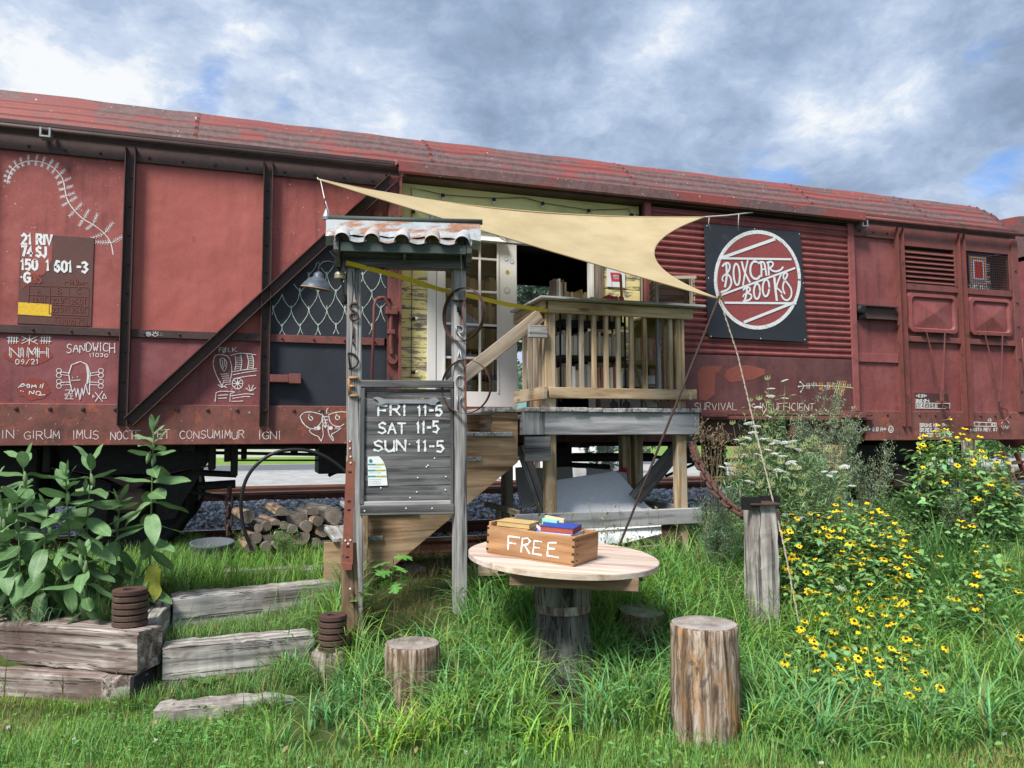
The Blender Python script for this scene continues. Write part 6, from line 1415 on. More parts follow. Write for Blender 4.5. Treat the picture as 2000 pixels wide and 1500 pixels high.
def sframe(name, m_, pxa, pxb, z0, z1, o0, o1, ch=.003):
    a_, c_ = spt(pxa, 0, o0), spt(pxb, 0, o0); w_ = (c_-a_).dot(sx_); o = a_+sx_*w_/2-sn*(o0-o1)/2+Zv*(z0+z1)/2
    b = MB(); b.frame(o, sx_, -sn, Zv, w_/2, (o0-o1)/2, (z1-z0)/2, ch); return b.build(name, m_, stand)
zf1, zf0 = onS(790, 475, .19).z, onS(790, 493.5, .19).z
sframe('fascia', 'green_paint', 665, 911, zf0, zf1, .19, .165); sframe('fascia', 'green_paint', 672, 908, zf0, zf1, -.165, -.19)
sframe('lintel', 'weathered_dark', 672, 906, zf0-.07, zf0+.03, .05, -.045)
for px in (657, 908):
    b = MB(); q = spt(px, 0, 0); o = Vector((q.x, q.y, 0)); pr_ = [(.19, zf1), (.19, zf0+.01), (.06, zf0-.07), (-.06, zf0-.07), (-.19, zf0+.01), (-.19, zf1), (0, z1_-.01)]
    b.prism([o+sn*a+Zv*z for a, z in pr_], sx_*.035); b.build('side_board', 'weathered_dark', stand)
for px in (790,): sframe('rafter', 'weathered_dark', px-2, px+3, zf0-.02, zf1+.06, .16, -.16)
b = MB(); q = onS(747, 497, .03); b.tube([q, q-Zv*.05]+[q-Zv*(.075)+sx_*.022*math.sin(a)+Zv*.025*math.cos(a) for a in [i*math.pi/5 for i in range(0, 9)]], .005, 6); b.build('hook', 'dark_iron', stand, True)
for px in (798, 842): b = MB(); q = onS(px, 510, .02); b.tube([q+Zv*.03, q-Zv*.045], .006, 6); b.build('hook', 'dark_iron', stand)
b = MB(); q = onS(900, 487, .2); b.tube([q, onS(901, 520, .08), onS(903, 567, .02)], .0018, 4, tint=(.6, .6, .6)); b.build('wire', 'tinted', stand)
# gooseneck lamp and bell on the left post
lamp = root('gooseneck_lamp', tuple(onS(674, 590, -.05)), 'gooseneck barn lamp with chipped blue grey shade fixed to the left sign post', 'lamp')
lc = onS(620, 556, .02); la = Vector((0, 0, 1))+sx_*.15+sn*.12; la.normalize()
b = MB(); b.lathe([(.108, -.028), (.106, -.020), (.088, .008), (.082, .012), (.070, .030), (.042, .048), (.036, .052), (.034, .075), (.018, .085), (.012, .09)], lc, la, 28, capb=False); b.build('shade', 'lamp_enamel', lamp, True)
b = MB(); b.lathe([(.100, -.018), (.083, .004), (.060, .028), (.02, .045)], lc, la, 24, capb=False, tint=(.30, .26, .14)); b.lathe([(.108, -.030), (.1105, -.027), (.108, -.023)], lc, la, 28, capb=False, capt=False, tint=(.42, .24, .13)); b.build('shade_lining', 'tinted', lamp, True)
b = MB(); b.tube([onS(x, y, .0) for x, y in smooth2([(623, 534), (623, 522), (631, 512), (645, 511), (658, 517), (666, 532), (669, 560), (673, 590)], 3)], .0085, 8); b.build('arm', 'dark_iron', lamp, True)
b = MB(); b.lathe([(.02, -.03), (.02, .03)], onS(673, 585, -.02), (0, 0, 1), 10); b.build('bracket', 'dark_iron', lamp)
b = MB(); b.lathe([(.040, -.028), (.040, -.018), (.042, .0), (.036, .016), (.020, .028), (.006, .032)], onS(665, 538, -.02), (0, 0, 1), 20, tint=(.42, .38, .26)); b.lathe([(.0405, -.006), (.0435, -.003), (.0405, .0)], onS(665, 538, -.02), (0, 0, 1), 20, capt=False, capb=False, tint=(.2, .17, .1)); b.tube([onS(665, 528, -.02), onS(665, 508, -.02)], .003, 5, tint=(.1, .1, .1)); o_ = b.build('bell', 'tinted_metal', None, True, label='small tarnished brass bell hanging beside the left sign post', category='bell')
# iron hoops on the right post
def hoop(px, py, r_, tilt, w_, label):
    c_ = onS(px, py, .07); ax = (sn*math.cos(tilt)+sx_*math.sin(tilt)).normalized(); u_ = Zv; v_ = ax.cross(u_).normalized(); b = MB(); V = []; n = 44
    for i in range(n):
        a = 2*math.pi*i/n; d_ = u_*math.cos(a)+v_*math.sin(a)
        for rr, o in ((r_, -w_/2), (r_, w_/2), (r_-.003, w_/2), (r_-.003, -w_/2)): V.append(c_+d_*rr*(1+.01*math.sin(3*a))+ax*o)
    F = [(4*i+k, 4*((i+1) % n)+k, 4*((i+1) % n)+(k+1) % 4, 4*i+(k+1) % 4) for i in range(n) for k in range(4)]
    b.add(V, F); b.build('hoop', 'rust_iron', None, label=label, category='hoop', group='iron hoops on the sign post')
hoop(905, 614, .189, R(-46), .034, 'upper rusty barrel hoop hanging on the right sign post')
hoop(910, 755, .188, R(-30), .030, 'lower rusty barrel hoop hanging on the right sign post below the other')
# brown post with the rusted steel strap
b = MB(); b.rough(at(685, 1262, 4.93), at(681, 1060, 4.98), .098, .09, (0, -1, 0), 10, .003, seed=9); b.build('post', 'post_brown', None, label='short brown post carrying the rusted steel strap', category='post').name = 'wooden_post'
strap = root('steel_strap', tuple(at(680, 1112, 4.88)), 'long rust red steel strap bolted upright beside the left sign post', 'strap')
def onR(px, py): return at(px, py, 4.90)
nr = -(FW*1.0); nr.z = 0; nr.normalize()
b = MB(); b.prism([onR(*q) for q in ((673, 1112), (668, 1104), (668, 1100), (672, 1000), (676, 903), (680, 898), (681, 884), (680, 860), (686, 859), (687, 885), (689, 899), (693, 903), (692, 950), (690, 1000), (689, 1104), (687, 1112))], nr*-.010); b.build('bar', 'rust_red', strap)
b = MB(); b.prism([onR(*q) for q in ((668, 1098), (689, 1100), (688, 1112), (672, 1113))], nr*.022); b.build('lip', 'rust_red', strap)
for q in ((683.5, 922), (682, 979), (681.5, 996), (679.5, 1067.5), (678.5, 1088)): b = MB(); p = onR(*q); b.frame(p+nr*.0006, RT, nr, Zv, .0105, .001, .0052); b.build('slot', 'dark_iron', strap)
b = MB()
for q in ((683.5, 862), (683.7, 876), (684.8, 892), (685, 904), (674.5, 1056), (684.5, 1055), (680, 1062), (684, 1150)): b.lathe([(.007, 0), (.005, .005)], onR(*q) if q[1] < 1100 else onR(*q), nr, 8, tint=(.7, .7, .68))
b.build('bolts', 'tinted', strap, kind='stuff')

# yellow webbing from the sign to the deck corner
pts = [onS(676, 513, .06), onS(700, 519, .06)]; q1 = onS(862, 566, -.11); q2 = onS(905, 575, -.11); pts += [onS(780, 540, -.03), q1, q2]; e_ = onY(1069, 607, YD-.01)
pts += [q2+(e_-q2)*.5-Zv*.012, e_]; b = MB(); V = []
pts = resample([tuple(p) for p in pts], .12); pts = [Vector(p) for p in pts]
for i, p in enumerate(pts):
    d_ = (pts[min(i+1, len(pts)-1)]-pts[max(i-1, 0)]).normalized(); tw = Zv*math.cos(.5)+sn*math.sin(.5); u_ = (tw-d_*tw.dot(d_)).normalized(); V += [p+u_*.016, p-u_*.016]
b.add(V, [(2*i, 2*i+1, 2*i+3, 2*i+2) for i in range(len(pts)-1)], None, (.62, .44, .03)); b.build('webbing_strap', 'tinted', None, label='yellow webbing strap stretched from the sign stand to the deck corner', category='strap')

# ================================================================== SHADE SAIL, ROPES, STRING LIGHTS
A_ = onY(621, 350, 6.86); B_ = onY(1376, 424, 6.55); C_ = at(1402, 583, 5.75)
def ctrl(M_, p, q): return M_*2-(p+q)*.5
AB = ctrl(at(1000, 410, (A_-CAM).dot(FW)*.5+(B_-CAM).dot(FW)*.5), A_, B_)
AC = ctrl(at(1002, 468, (A_-CAM).dot(FW)*.52+(C_-CAM).dot(FW)*.48), A_, C_)
BC = ctrl(at(1277, 494, ((B_-CAM).dot(FW)+(C_-CAM).dot(FW))*.5), B_, C_)
n = 40; V = []; idx = {}
for i in range(n+1):
    for j in range(n+1-i):
        u, v = i/n, j/n; w_ = 1-u-v; idx[i, j] = len(V)
        p = A_*u*u+B_*v*v+C_*w_*w_+AB*2*u*v+BC*2*v*w_+AC*2*u*w_
        V.append(p+Vector((0, 0, .010*math.sin(u*17+v*3)*v*w_*4+.012*math.sin((v-w_)*9)*u*(1-u)*2+.006*math.sin(26*v/(v+w_+.05))*u*(1-u)*4+.007*math.sin(22*u/(u+w_+.05))*v*(1-v)*3)))
F = []
for i in range(n):
    for j in range(n-i):
        F.append((idx[i, j], idx[i+1, j], idx[i, j+1]))
        if i+j < n-1: F.append((idx[i+1, j], idx[i+1, j+1], idx[i, j+1]))
sail = root('shade_sail', tuple(A_), 'sand coloured triangular shade sail stretched in front of the wagon doorway', 'shade sail')
b = MB(); b.add(V, F); b.build('cloth', 'sail_cloth', sail, True)
def edge(P_, K_, Q_): return [P_*(1-t_)**2+K_*2*t_*(1-t_)+Q_*t_*t_ for t_ in [i/30 for i in range(31)]]
for P_, K_, Q_ in ((A_, AB, B_), (A_, AC, C_), (B_, BC, C_)): b = MB(); b.tube(edge(P_, K_, Q_), .0075, 6); b.build('hem', 'sail_cloth', sail, True)
def rope(pts, r_, col, label, wob_=0.0, cat='rope', material='tinted'):
    b = MB(); P = [Vector(p) for p in pts]
    if wob_: P = [Vector(p)+Vector((rnd.uniform(-1, 1), rnd.uniform(-1, 1), rnd.uniform(-1, 1)))*wob_ for p in resample([tuple(p) for p in P], .02)]
    b.tube(P, r_, 6, tint=col); return b.build('rope', material, None, True, label=label, category=cat)
rope([A_, onY(620, 347, 6.98)], .006, (.7, .6, .55), 'short cord tying the sail to the wagon wall')
rope([A_+Vector((.02, -.02, -.01)), onS(633, 385, .0), onS(645, 424, .0)], .004, (.72, .66, .62), 'pale cord running down from the sail corner to the sign roof')
rope([onS(634, 388, .0), onS(637, 425, .0)], .006, (.12, .05, .04), 'short dark twisted cord above the sign roof end', .004)
rope([B_, onY(1420, 421, 6.8), onY(1470, 415, 6.9)], .008, (.50, .48, .45), 'grey rope from the sail to the hood over the sliding door')
for x, y1, y2 in ((1385, 424, 449), (1443, 418, 451)): rope([onY(x, y1, 6.7), onY(x-1, (y1+y2)/2, 6.72), onY(x+(3 if x < 1400 else -1), y2, 6.74)], .004, (.6, .57, .5), 'loose rope end hanging ' + ('before the corner of the round sign board' if x < 1400 else 'from the knot over the round sign'))
pole = root('guy_pole', tuple(at(1165, 1180, 5.9)), 'thin rusty steel rod leaning from the grass up to the sail corner', 'rod')
b = MB(); b.tube([at(1408, 572, 5.72), at(1213, 1057, 5.85), at(1158, 1195, 5.9)], .0095, 8); b.build('rod', 'wagon_frame', pole)
b = MB()
for i in range(30): q = at(1406+rnd.uniform(-3, 3), 580+rnd.uniform(-7, 10), 5.72); b.tube([q, q+Vector((rnd.uniform(-.02, .02), rnd.uniform(-.02, .0), rnd.uniform(-.02, .02)))], .003, 4, tint=rnd.choice([(.1, .2, .1), (.5, .4, .3), (.4, .12, .08), (.5, .42, .2)]))
b.build('lashing', 'tinted', pole)
P = [at(1408, 592, 5.72), at(1440, 690, 5.65), at(1478, 850, 5.45), at(1530, 1060, 5.0), at(1577, 1300, 4.7)]
gl_ = root('twisted_line', tuple(P[-1]), 'thin white twisted line running from the sail corner down into the flowers', 'line')
for ph in (0, math.pi):
    pts = []; RP_ = [Vector(p) for p in resample([tuple(p) for p in P], .012)]
    for i, p in enumerate(RP_): pts.append(p+RT*.0038*math.cos(i*.85+ph)+FW*.0038*math.sin(i*.85+ph))
    b = MB(); b.tube(pts, .0022, 5, tint=(.55, .50, .40) if ph == 0 else (.40, .34, .25)); b.build('strand', 'tinted', gl_)
# string lights
sl_ = root('string_lights', tuple(onY(802, 740, 7.05)), 'string of small bulbs along the top and down the left of the yellow doorway wall', 'string lights')
wz = [(803, 738), (804, 600), (805, 470), (803, 367), (830, 372), (865, 380), (930, 385), (965, 387), (1025, 386), (1060, 396), (1105, 403), (1150, 410), (1228, 408), (1232, 418), (1252, 420)]
b = MB(); b.tube([onY(x, y, 7.075) for x, y in wz], .0035, 5); b.build('cable', 'black_rubber', sl_)
for (x, y, dn) in ((806, 727, 0), (806, 622, 0), (806, 413, 0), (865, 381, 1), (965, 389, 1), (1060, 397, 1), (1150, 411, 1), (1233, 420, 0), (806, 495, 0)):
    q = onY(x, y, 7.065); dr_ = Vector((0, 0, -1)) if dn else Vector((1, 0, 0)); b = MB(); b.lathe([(.016, -.012), (.018, 0), (.016, .022)], q, dr_, 8); sk_ = b.build('socket', 'black_rubber', sl_)
    b = MB(); b.lathe([(.010, .022), (.015, .032), (.014, .044), (.004, .052)], q, dr_, 10, tint=(.72, .72, .68)); b.build('bulb', 'tinted', sk_, True)

# ================================================================== TABLE, CRATE, BOOKS
tc = at(1100, 1084, 4.80); TZ = tc.z
tn_ = (Zv+r0*.055-f0*.03).normalized(); tx_ = (r0-tn_*r0.dot(tn_)).normalized(); ty_ = tn_.cross(tx_)
TR = .592
table = root('spool_table', (tc.x, tc.y, Gz(tc.x, tc.y)), 'round pale plank table standing on a dark tree stump', 'table')
def T3(a, b_, c_=0): return tc+tx_*a+ty_*b_+tn_*c_
rot = R(-4); ca, sa = math.cos(rot), math.sin(rot)
edges = [-TR, -.43, -.25, -.085, .09, .26, .42, TR]
for e0, e1 in zip(edges, edges[1:]):
    pts = []
    for k in range(17): y = e0+.0022+(e1-e0-.0044)*k/16; pts.append((math.sqrt(max(0, TR*TR-y*y)), y))
    for k in range(17): y = e1-.0022-(e1-e0-.0044)*k/16; pts.append((-math.sqrt(max(0, TR*TR-y*y)), y))
    b = MB(); off = roff(); zo = rnd.uniform(-.0012, .0012); P = [T3(x*ca-y*sa, x*sa+y*ca, zo) for x, y in pts]; Pi = [T3((x*.992)*ca-y*sa, (x*.992)*sa+y*ca, zo+.004) for x, y in pts]; n = len(P)
    Pb = [p-tn_*.028 for p in P]; V = Pi+P+Pb; Gc = [(x+off[0], y+off[1], off[2]) for x, y in pts]*2+[(x+off[0], y+off[1], off[2]-.03) for x, y in pts]
    F = [tuple(range(n))]+[(n+k, n+(k+1) % n, (k+1) % n, k) for k in range(n)]+[(2*n+k, 2*n+(k+1) % n, n+(k+1) % n, n+k) for k in range(n)]+[tuple(range(2*n, 3*n))[::-1]]
    tt = rnd.uniform(.9, 1.08); b.add(V, F, Gc, (tt, tt*rnd.uniform(.96, 1), tt*rnd.uniform(.92, 1))); b.build('plank', 'table_wood', table)
for a0, a1, b0_, h_ in ((-.33, .40, -.44, .075), (-.30, .40, .18, .07)): b = MB(); b.frame(T3((a0+a1)/2, b0_, -.028-h_/2), tx_, ty_, tn_, (a1-a0)/2, .03, h_/2, .004); b.build('cleat', 'post_brown', table)
for a0 in (-.38, .44): b = MB(); b.frame(T3(a0, -.02, -.055), ty_, tx_, tn_, .24, .02, .03, .004); b.build('cleat', 'weathered_dark', table)
sb = tc-tn_*.10; gz_ = Gz(tc.x, tc.y); H_ = sb.z-gz_
prof = [(.26, -.05), (.23, .05), (.195, .14), (.170, .26), (.158, H_*.55), (.152, H_*.63)]
b = MB(); b.lathe(prof, (sb.x+.0, sb.y, gz_), (-.01, 0, 1), 30, .10, seed=4); b.build('stump', 'stump_dark', table, True)
b = MB(); b.lathe([(.158, H_*.62), (.172, H_*.68), (.178, H_*.85), (.176, H_+.005)], (sb.x, sb.y, gz_), (0, 0, 1), 30, .012, seed=8); b.build('bark_wrap', 'stump_dark', table, True)
b = MB(); b.lathe([(.169, H_*.615), (.176, H_*.70)], (sb.x, sb.y, gz_), (0, 0, 1), 30, .005, seed=8, capt=False, capb=False); b.build('wrap_band', 'tie_brown', table, True)
# the FREE crate
def onT(px, py, h=0): return onP(px, py, tc+tn_*(.004+h), tn_)
q0, q1, q2 = onT(949.5, 1081), onT(1120, 1108), onT(1159.5, 1091)
cx_ = (q1-q0); CL = cx_.length; cx_.normalize(); cy_ = (q2-q1); cy_ = (cy_-cx_*cy_.dot(cx_)); CW = (q2-q1).length; cy_.normalize(); CW = min(CW, .36); CH = .172
fc = root('wooden_crate', tuple(q0), 'wooden crate with FREE painted in white, full of books on the round table', 'crate')
def K3(a, b_, c_): return q0+cx_*a+cy_*b_+tn_*c_
def kbox(name, a0, a1, b0_, b1_, c0, c1, ch=.002, m_='crate_wood', par=fc, tint=(1, 1, 1), ax=0, **kw):
    b = MB(); o = K3((a0+a1)/2, (b0_+b1_)/2, (c0+c1)/2)
    if ax == 0: b.frame(o, cx_, cy_, tn_, (a1-a0)/2, (b1_-b0_)/2, (c1-c0)/2, ch, tint)
    else: b.frame(o, cy_, tn_, cx_, (b1_-b0_)/2, (c1-c0)/2, (a1-a0)/2, ch, tint)
    return b.build(name, m_, par, **kw)
front = kbox('side_board', 0, CL, 0, .014, .010, CH); kbox('side_board', 0, CL, CW-.014, CW, .010, CH)
kbox('end_board', .0, .016, .015, CW-.015, .010, CH+.022, ax=1); kbox('end_board', CL-.016, CL, .015, CW-.015, .010, CH, ax=1)
kbox('base_board', .004, CL-.004, .003, CW-.003, 0, .009)
nf = -cy_
for i in range(4):
    for a in (0.006, CL-.006):       # finger joints and nail stains
        z = .03+i*.042
        b = MB(); b.frame(K3(a, -.0006, z), cx_, cy_, tn_, .008, .0008, .006, 0, (.05, .03, .02)); b.build('nail', 'tinted', fc)
    b = MB(); b.frame(K3(CL+.0004, .04+i*.0, .03+i*.04), cy_, tn_, cx_, .012, .003, .0008, 0, (.08, .04, .02)); b.build('nail', 'tinted', fc)
kf = Ink(lambda x, y, l: K3(x, -l, y), nf); kf.__class__ = Ink
def fstroke(px): return [(lambda w_: ((w_-q0).dot(cx_), (w_-q0).dot(tn_)))(onP(x, y, q0, nf)) for x, y in px]
LT = [[[(993, 1047), (992.5, 1073)], [(993, 1047), (1015, 1050)], [(993, 1060), (1008, 1062)]], [[(1021, 1052), (1018, 1078)], [(1020, 1052), (1031, 1051), (1036, 1057), (1031, 1063), (1021, 1065)], [(1025, 1065), (1035, 1081)]],
      [[(1058, 1058), (1044, 1056), (1041, 1081), (1058, 1084)], [(1043, 1069), (1054, 1070)]], [[(1087, 1060), (1071, 1060), (1069, 1085), (1091, 1089)], [(1070, 1071), (1084, 1072)]]]
for L_ in LT:
    for s_ in L_: kf.stroke(fstroke(resample(s_, 3)), 3.4, (.86, .86, .84), .40)
kf.build('painted_lettering', fc)
def book(o, ax, ay, az, L_, W_, H2, cover, pages, label, spine=None, name='book', **kw):
    r_ = root(name, tuple(o), label, 'book', kw.get('group'))
    b = MB(); b.frame(o+az*H2/2, ax, ay, az, L_/2-.004, W_/2-.003, H2/2-.002, 0, pages); b.build('pages', 'tinted', r_)
    b = MB(); b.frame(o+az*.0012, ax, ay, az, L_/2, W_/2, .0012, 0, cover); b.frame(o+az*(H2-.0012), ax, ay, az, L_/2, W_/2, .0014, 0, cover); b.frame(o+ay*W_/2+az*H2/2, ax, ay, az, L_/2, .0014, H2/2, 0, spine or cover); b.build('cover', 'tinted', r_)
    return r_
def yawed(a, tiltx=0, tilty=0):
    ax = cx_*math.cos(a)+cy_*math.sin(a); ay = cy_*math.cos(a)-cx_*math.sin(a); az = tn_
    if tiltx: ay, az = ay*math.cos(tiltx)+az*math.sin(tiltx), az*math.cos(tiltx)-ay*math.sin(tiltx)
    if tilty: ax, az = ax*math.cos(tilty)+az*math.sin(tilty), az*math.cos(tilty)-ax*math.sin(tilty)
    return ax, ay, az
G_ = 'books in the free crate'
for z, col, a, lb in ((.100, (.46, .30, .12), .05, 'worn tan paperback at the bottom of the left pile in the crate'), (.135, (.50, .33, .13), -.06, 'tan paperback in the middle of the left pile in the crate'), (.168, (.55, .37, .15), .14, 'large tan book lying on top of the left pile in the crate')):
    ax, ay, az = yawed(a); book(K3(.135+(.0 if z < .16 else -.01), CW*.45, z), ax, ay, az, .22, .165, .030, col, (.60, .44, .20), lb, group=G_)
ax, ay, az = yawed(.0, -.0); ax2, ay2, az2 = yawed(-.5, -.75)
bk = book(K3(.255, .085, .10), *yawed(-.75, -.15, .0), .12, .17, .02, (.75, .76, .80), (.7, .7, .68), 'white paperback with a bright blue panel leaning between the piles in the crate', group=G_)
bk.location = bk.location; bpy.data.objects[bk.name]
# rebuild the leaning paperback as an upright tilted block facing the viewer
for ch_ in list(bk.children): bpy.data.objects.remove(ch_)
w4 = [onP(*q, K3(0, .05, 0), (nf+tn_*.8).normalized()) for q in ((1024, 1021), (1044, 1019), (1064, 1040), (1062, 1046), (1044, 1046))]
w4 = [onP(*q, K3(0, .04, 0), (nf+tn_*.9).normalized()) for q in ((1023, 1024), (1041, 1017), (1068, 1042), (1062, 1052), (1043, 1047))]
nb = (w4[1]-w4[0]).cross(w4[2]-w4[1]).normalized(); nb = nb if nb.dot(CAM-w4[0]) > 0 else -nb
b = MB(); b.prism(w4, -nb*.022, (.78, .76, .80)); b.build('cover', 'tinted', bk)
k = Ink(lambda x, y, l: onP(x, y, w4[0]+nb*l, nb), nb); k.fill([(1026, 1023.5), (1035, 1019.5), (1058, 1042), (1059, 1048), (1045, 1045)], (.02, .22, .75)); k.fill([(1035.5, 1019.3), (1037, 1018.8), (1060, 1041), (1059, 1043)], (.55, .15, .5)); k.many([[(1034, 1027), (1040, 1031)], [(1044, 1038), (1050, 1041)]], 1.2, (.7, .8, .9)); k.build('cover_print', bk)
mint = root('book', tuple(K3(.33, .22, .1)), 'mint green book with dark title standing at the back of the crate', 'book', G_)
pm_ = K3(0, CW*.62, 0); w4 = [onP(*q, pm_, nf) for q in ((1059, 1012), (1088, 1017), (1086, 1036), (1058, 1034))]
b = MB(); b.prism(w4, -nf*.03, (.33, .68, .55)); b.build('cover', 'tinted', mint)
k = Ink(lambda x, y, l: onP(x, y, pm_+nf*l, nf), nf); k.many(text_px('MEDITATIONS', 1061, 1083, 1019, 1025, .15), 1.0, (.08, .12, .1)); k.build('title', mint)
crm = root('book', tuple(K3(.36, .26, .1)), 'cream yellow book standing behind the mint green one in the crate', 'book', G_)
pm_ = K3(0, CW*.76, 0); w4 = [onP(*q, pm_, nf) for q in ((1064, 1007), (1101, 1014), (1100, 1030), (1064, 1026))]
b = MB(); b.prism(w4, -nf*.028, (.74, .62, .36)); b.build('cover', 'tinted', crm)
ax, ay, az = yawed(.12); book(K3(.425, .16, .150), ax, ay, az, .20, .25, .020, (.62, .64, .70), (.68, .66, .62), 'pale grey paperback lying under the blue book in the crate', group=G_)
ax, ay, az = yawed(.22); book(K3(.415, .17, .171), ax, ay, az, .205, .225, .034, (.035, .07, .34), (.42, .09, .055), 'blue hardback with red page edges on top of the crate', (.10, .05, .07), group=G_)
book(K3(.45, .13, .125), *yawed(.02), .18, .22, .022, (.52, .48, .38), (.6, .56, .46), 'cream book under the pale grey paperback in the crate', group=G_)

# ================================================================== STUMPS, TIMBERS, DISCS
EXS = []; EXC = []
def stump(px, py, rx_px, pyb, label, seed, d_=None, jit=.05, side='stump_side', flare=1.06, tilt=(0, 0), tint=(1, 1, 1)):
    # base: find the ground point under the base pixel
    d_ = d_ or 4.5; pb = at(px, pyb, d_); g_ = Gz(pb.x, pb.y); tp = at(px, py, d_); r_ = rx_px*d_/1500; H2 = tp.z-g_
    r0_ = root('stump', (tp.x, tp.y, g_), label, 'stump'); EXC.append((tp.x, tp.y, r_*.97))
    ax = Vector((tilt[0], tilt[1], 1)).normalized(); o = Vector((tp.x, tp.y, g_))
    prof = [(r_*(flare+(1-flare)*q/14+.012*math.sin(q*1.9+seed)), -.06+(H2+.054)*q/14) for q in range(15)]+[(r_*.965, H2)]
    b = MB(); b.lathe(prof, o, ax, 40, jit, seed=seed, capt=False, tint=tint); b.build('trunk', side, r0_, True)
    # sawn face with rings, gc centred on the pith
    b = MB(); r2 = random.Random(seed); b2 = b; a1 = ax.orthogonal().normalized() if abs(ax.z) < .999 else Vector((1, 0, 0)); a2 = ax.cross(a1); am = [(r2.uniform(0, 6.28), r2.uniform(.3, 1)) for _ in range(5)]
    V = [o+ax*(H2+.001)]; Gc = [(0, 0, seed)]; n = 40
    for rr in (.35, .7, 1.0):
        for k in range(n):
            th = 2*math.pi*k/n; j = 1+jit*sum(A*math.sin((q+2)*th+P_+prof[-1][1]*2) for q, (P_, A) in enumerate(am))*.35
            V.append(o+(a1*math.cos(th)+a2*math.sin(th))*r_*.968*rr*j+ax*(H2+.0015+(.003*math.sin(3*th+rr*5) if rr < 1 else 0))); Gc.append((math.cos(th)*r_*rr, math.sin(th)*r_*rr, seed))
    F = [(0, 1+k, 1+(k+1) % n) for k in range(n)]+[(1+i*n+k, 1+(i+1)*n+k, 1+(i+1)*n+(k+1) % n, 1+i*n+(k+1) % n) for i in range(2) for k in range(n)]
    b.add(V, F, Gc); b.build('sawn_face', 'end_grain', r0_)
    return r0_
stump(806, 1256, 52, 1385, 'short weathered stump nearest the timber steps', 11, 4.42, .06, 'stump_grey', flare=1.02)
stump(1375, 1217, 64, 1440, 'tall orange brown stump with peeling bark to the right of the table', 12, 4.02, .045, flare=1.06)
stump(1247, 1192, 45, 1262, 'low grey stump standing behind in the grass beyond the round table', 13, 5.12, .06, 'stump_grey', 1.05, (.06, -.08), (.6, .58, .56))
def tie(name, pa, pb, ztop, w_, h_, m_, label, seed, back=0.0, **kw):
    a_, c_ = onZ(pa[0], pa[1], ztop), onZ(pb[0], pb[1], ztop); dv_ = (c_-a_).normalized(); nrm = Vector((-dv_.y, dv_.x, 0)); nrm = nrm if nrm.dot(f0) > 0 else -nrm
    o = nrm*(w_/2+back)-Zv*h_/2; b = MB(); b.rough(a_+o, c_+o, w_, h_, (0, 0, 1), 22, .007, seed=seed)
    EXS.append((a_+nrm*(w_/2+back), c_+nrm*(w_/2+back), w_/2)); return b.build(name, m_, None, label=label, category='timber', **kw)
TG = 'old railway sleepers laid as steps and bed edging'
ZT = .44
tie('sleeper', (-150, 1207), (268, 1236), ZT, .22, .235, 'tie_brown', 'upper front sleeper of the planting bed below the milkweed', 1, group=TG)
tie('sleeper', (-150, 1304), (198, 1322), ZT-.242, .22, .25, 'tie_brown', 'lower front sleeper of the planting bed at the grass edge', 2, .01, group=TG)
a_ = onZ(268, 1236, ZT-.242)
e1_ = onZ(232, 1322, ZT-.242); b = MB(); b.rough(Vector((e1_.x, e1_.y, ZT-.242-.125))+f0*.0, Vector((e1_.x, e1_.y, ZT-.242-.125))+f0*.85-r0*.02, .21, .24, (0, 0, 1), 8, .006, seed=3); o_ = b.build('sleeper', 'tie_brown', None, label='sleeper end of the bed corner with the lichen spot', category='timber', group=TG)
k = Ink(lambda x, y, l: at(x, y, (e1_-CAM).dot(FW)-.012-l), -FW); k.fill([(236+23*math.cos(a)*(1+.08*math.sin(a*5)), 1366+24*math.sin(a)*(1+.06*math.sin(a*7))) for a in [i*2*math.pi/28 for i in range(28)]], (.42, .41, .33))
for i in range(60):
    a = rnd.uniform(0, 6.28); r1, r2 = rnd.uniform(5, 14), rnd.uniform(15, 23); k.stroke([(236+r1*math.cos(a), 1366+r1*math.sin(a)), (236+r2*math.cos(a), 1366+r2*math.sin(a))], .8, rnd.choice([(.55, .54, .46), (.28, .29, .22)]))
k.build('lichen', o_)
# side sleepers going back from the corner
c0 = onZ(270, 1234, ZT); c1 = onZ(336, 1168, ZT); b = MB(); b.rough(c0-Zv*.118+f0*.22+r0*(-.10), Vector((c1.x, c1.y, ZT-.118))-r0*.10, .21, .235, (0, 0, 1), 12, .007, seed=4); b.build('sleeper', 'tie_grey', None, label='grey sleeper running back along the side of the planting bed', category='timber', group=TG)
b = MB(); b.rough(Vector((c0.x, c0.y, ZT-.36))+f0*.22-r0*.11, Vector((c1.x, c1.y, ZT-.36))-r0*.11, .20, .235, (0, 0, 1), 10, .006, seed=44); b.build('sleeper', 'tie_brown', None, label='dark sleeper under the grey one at the side of the bed', category='timber', group=TG)
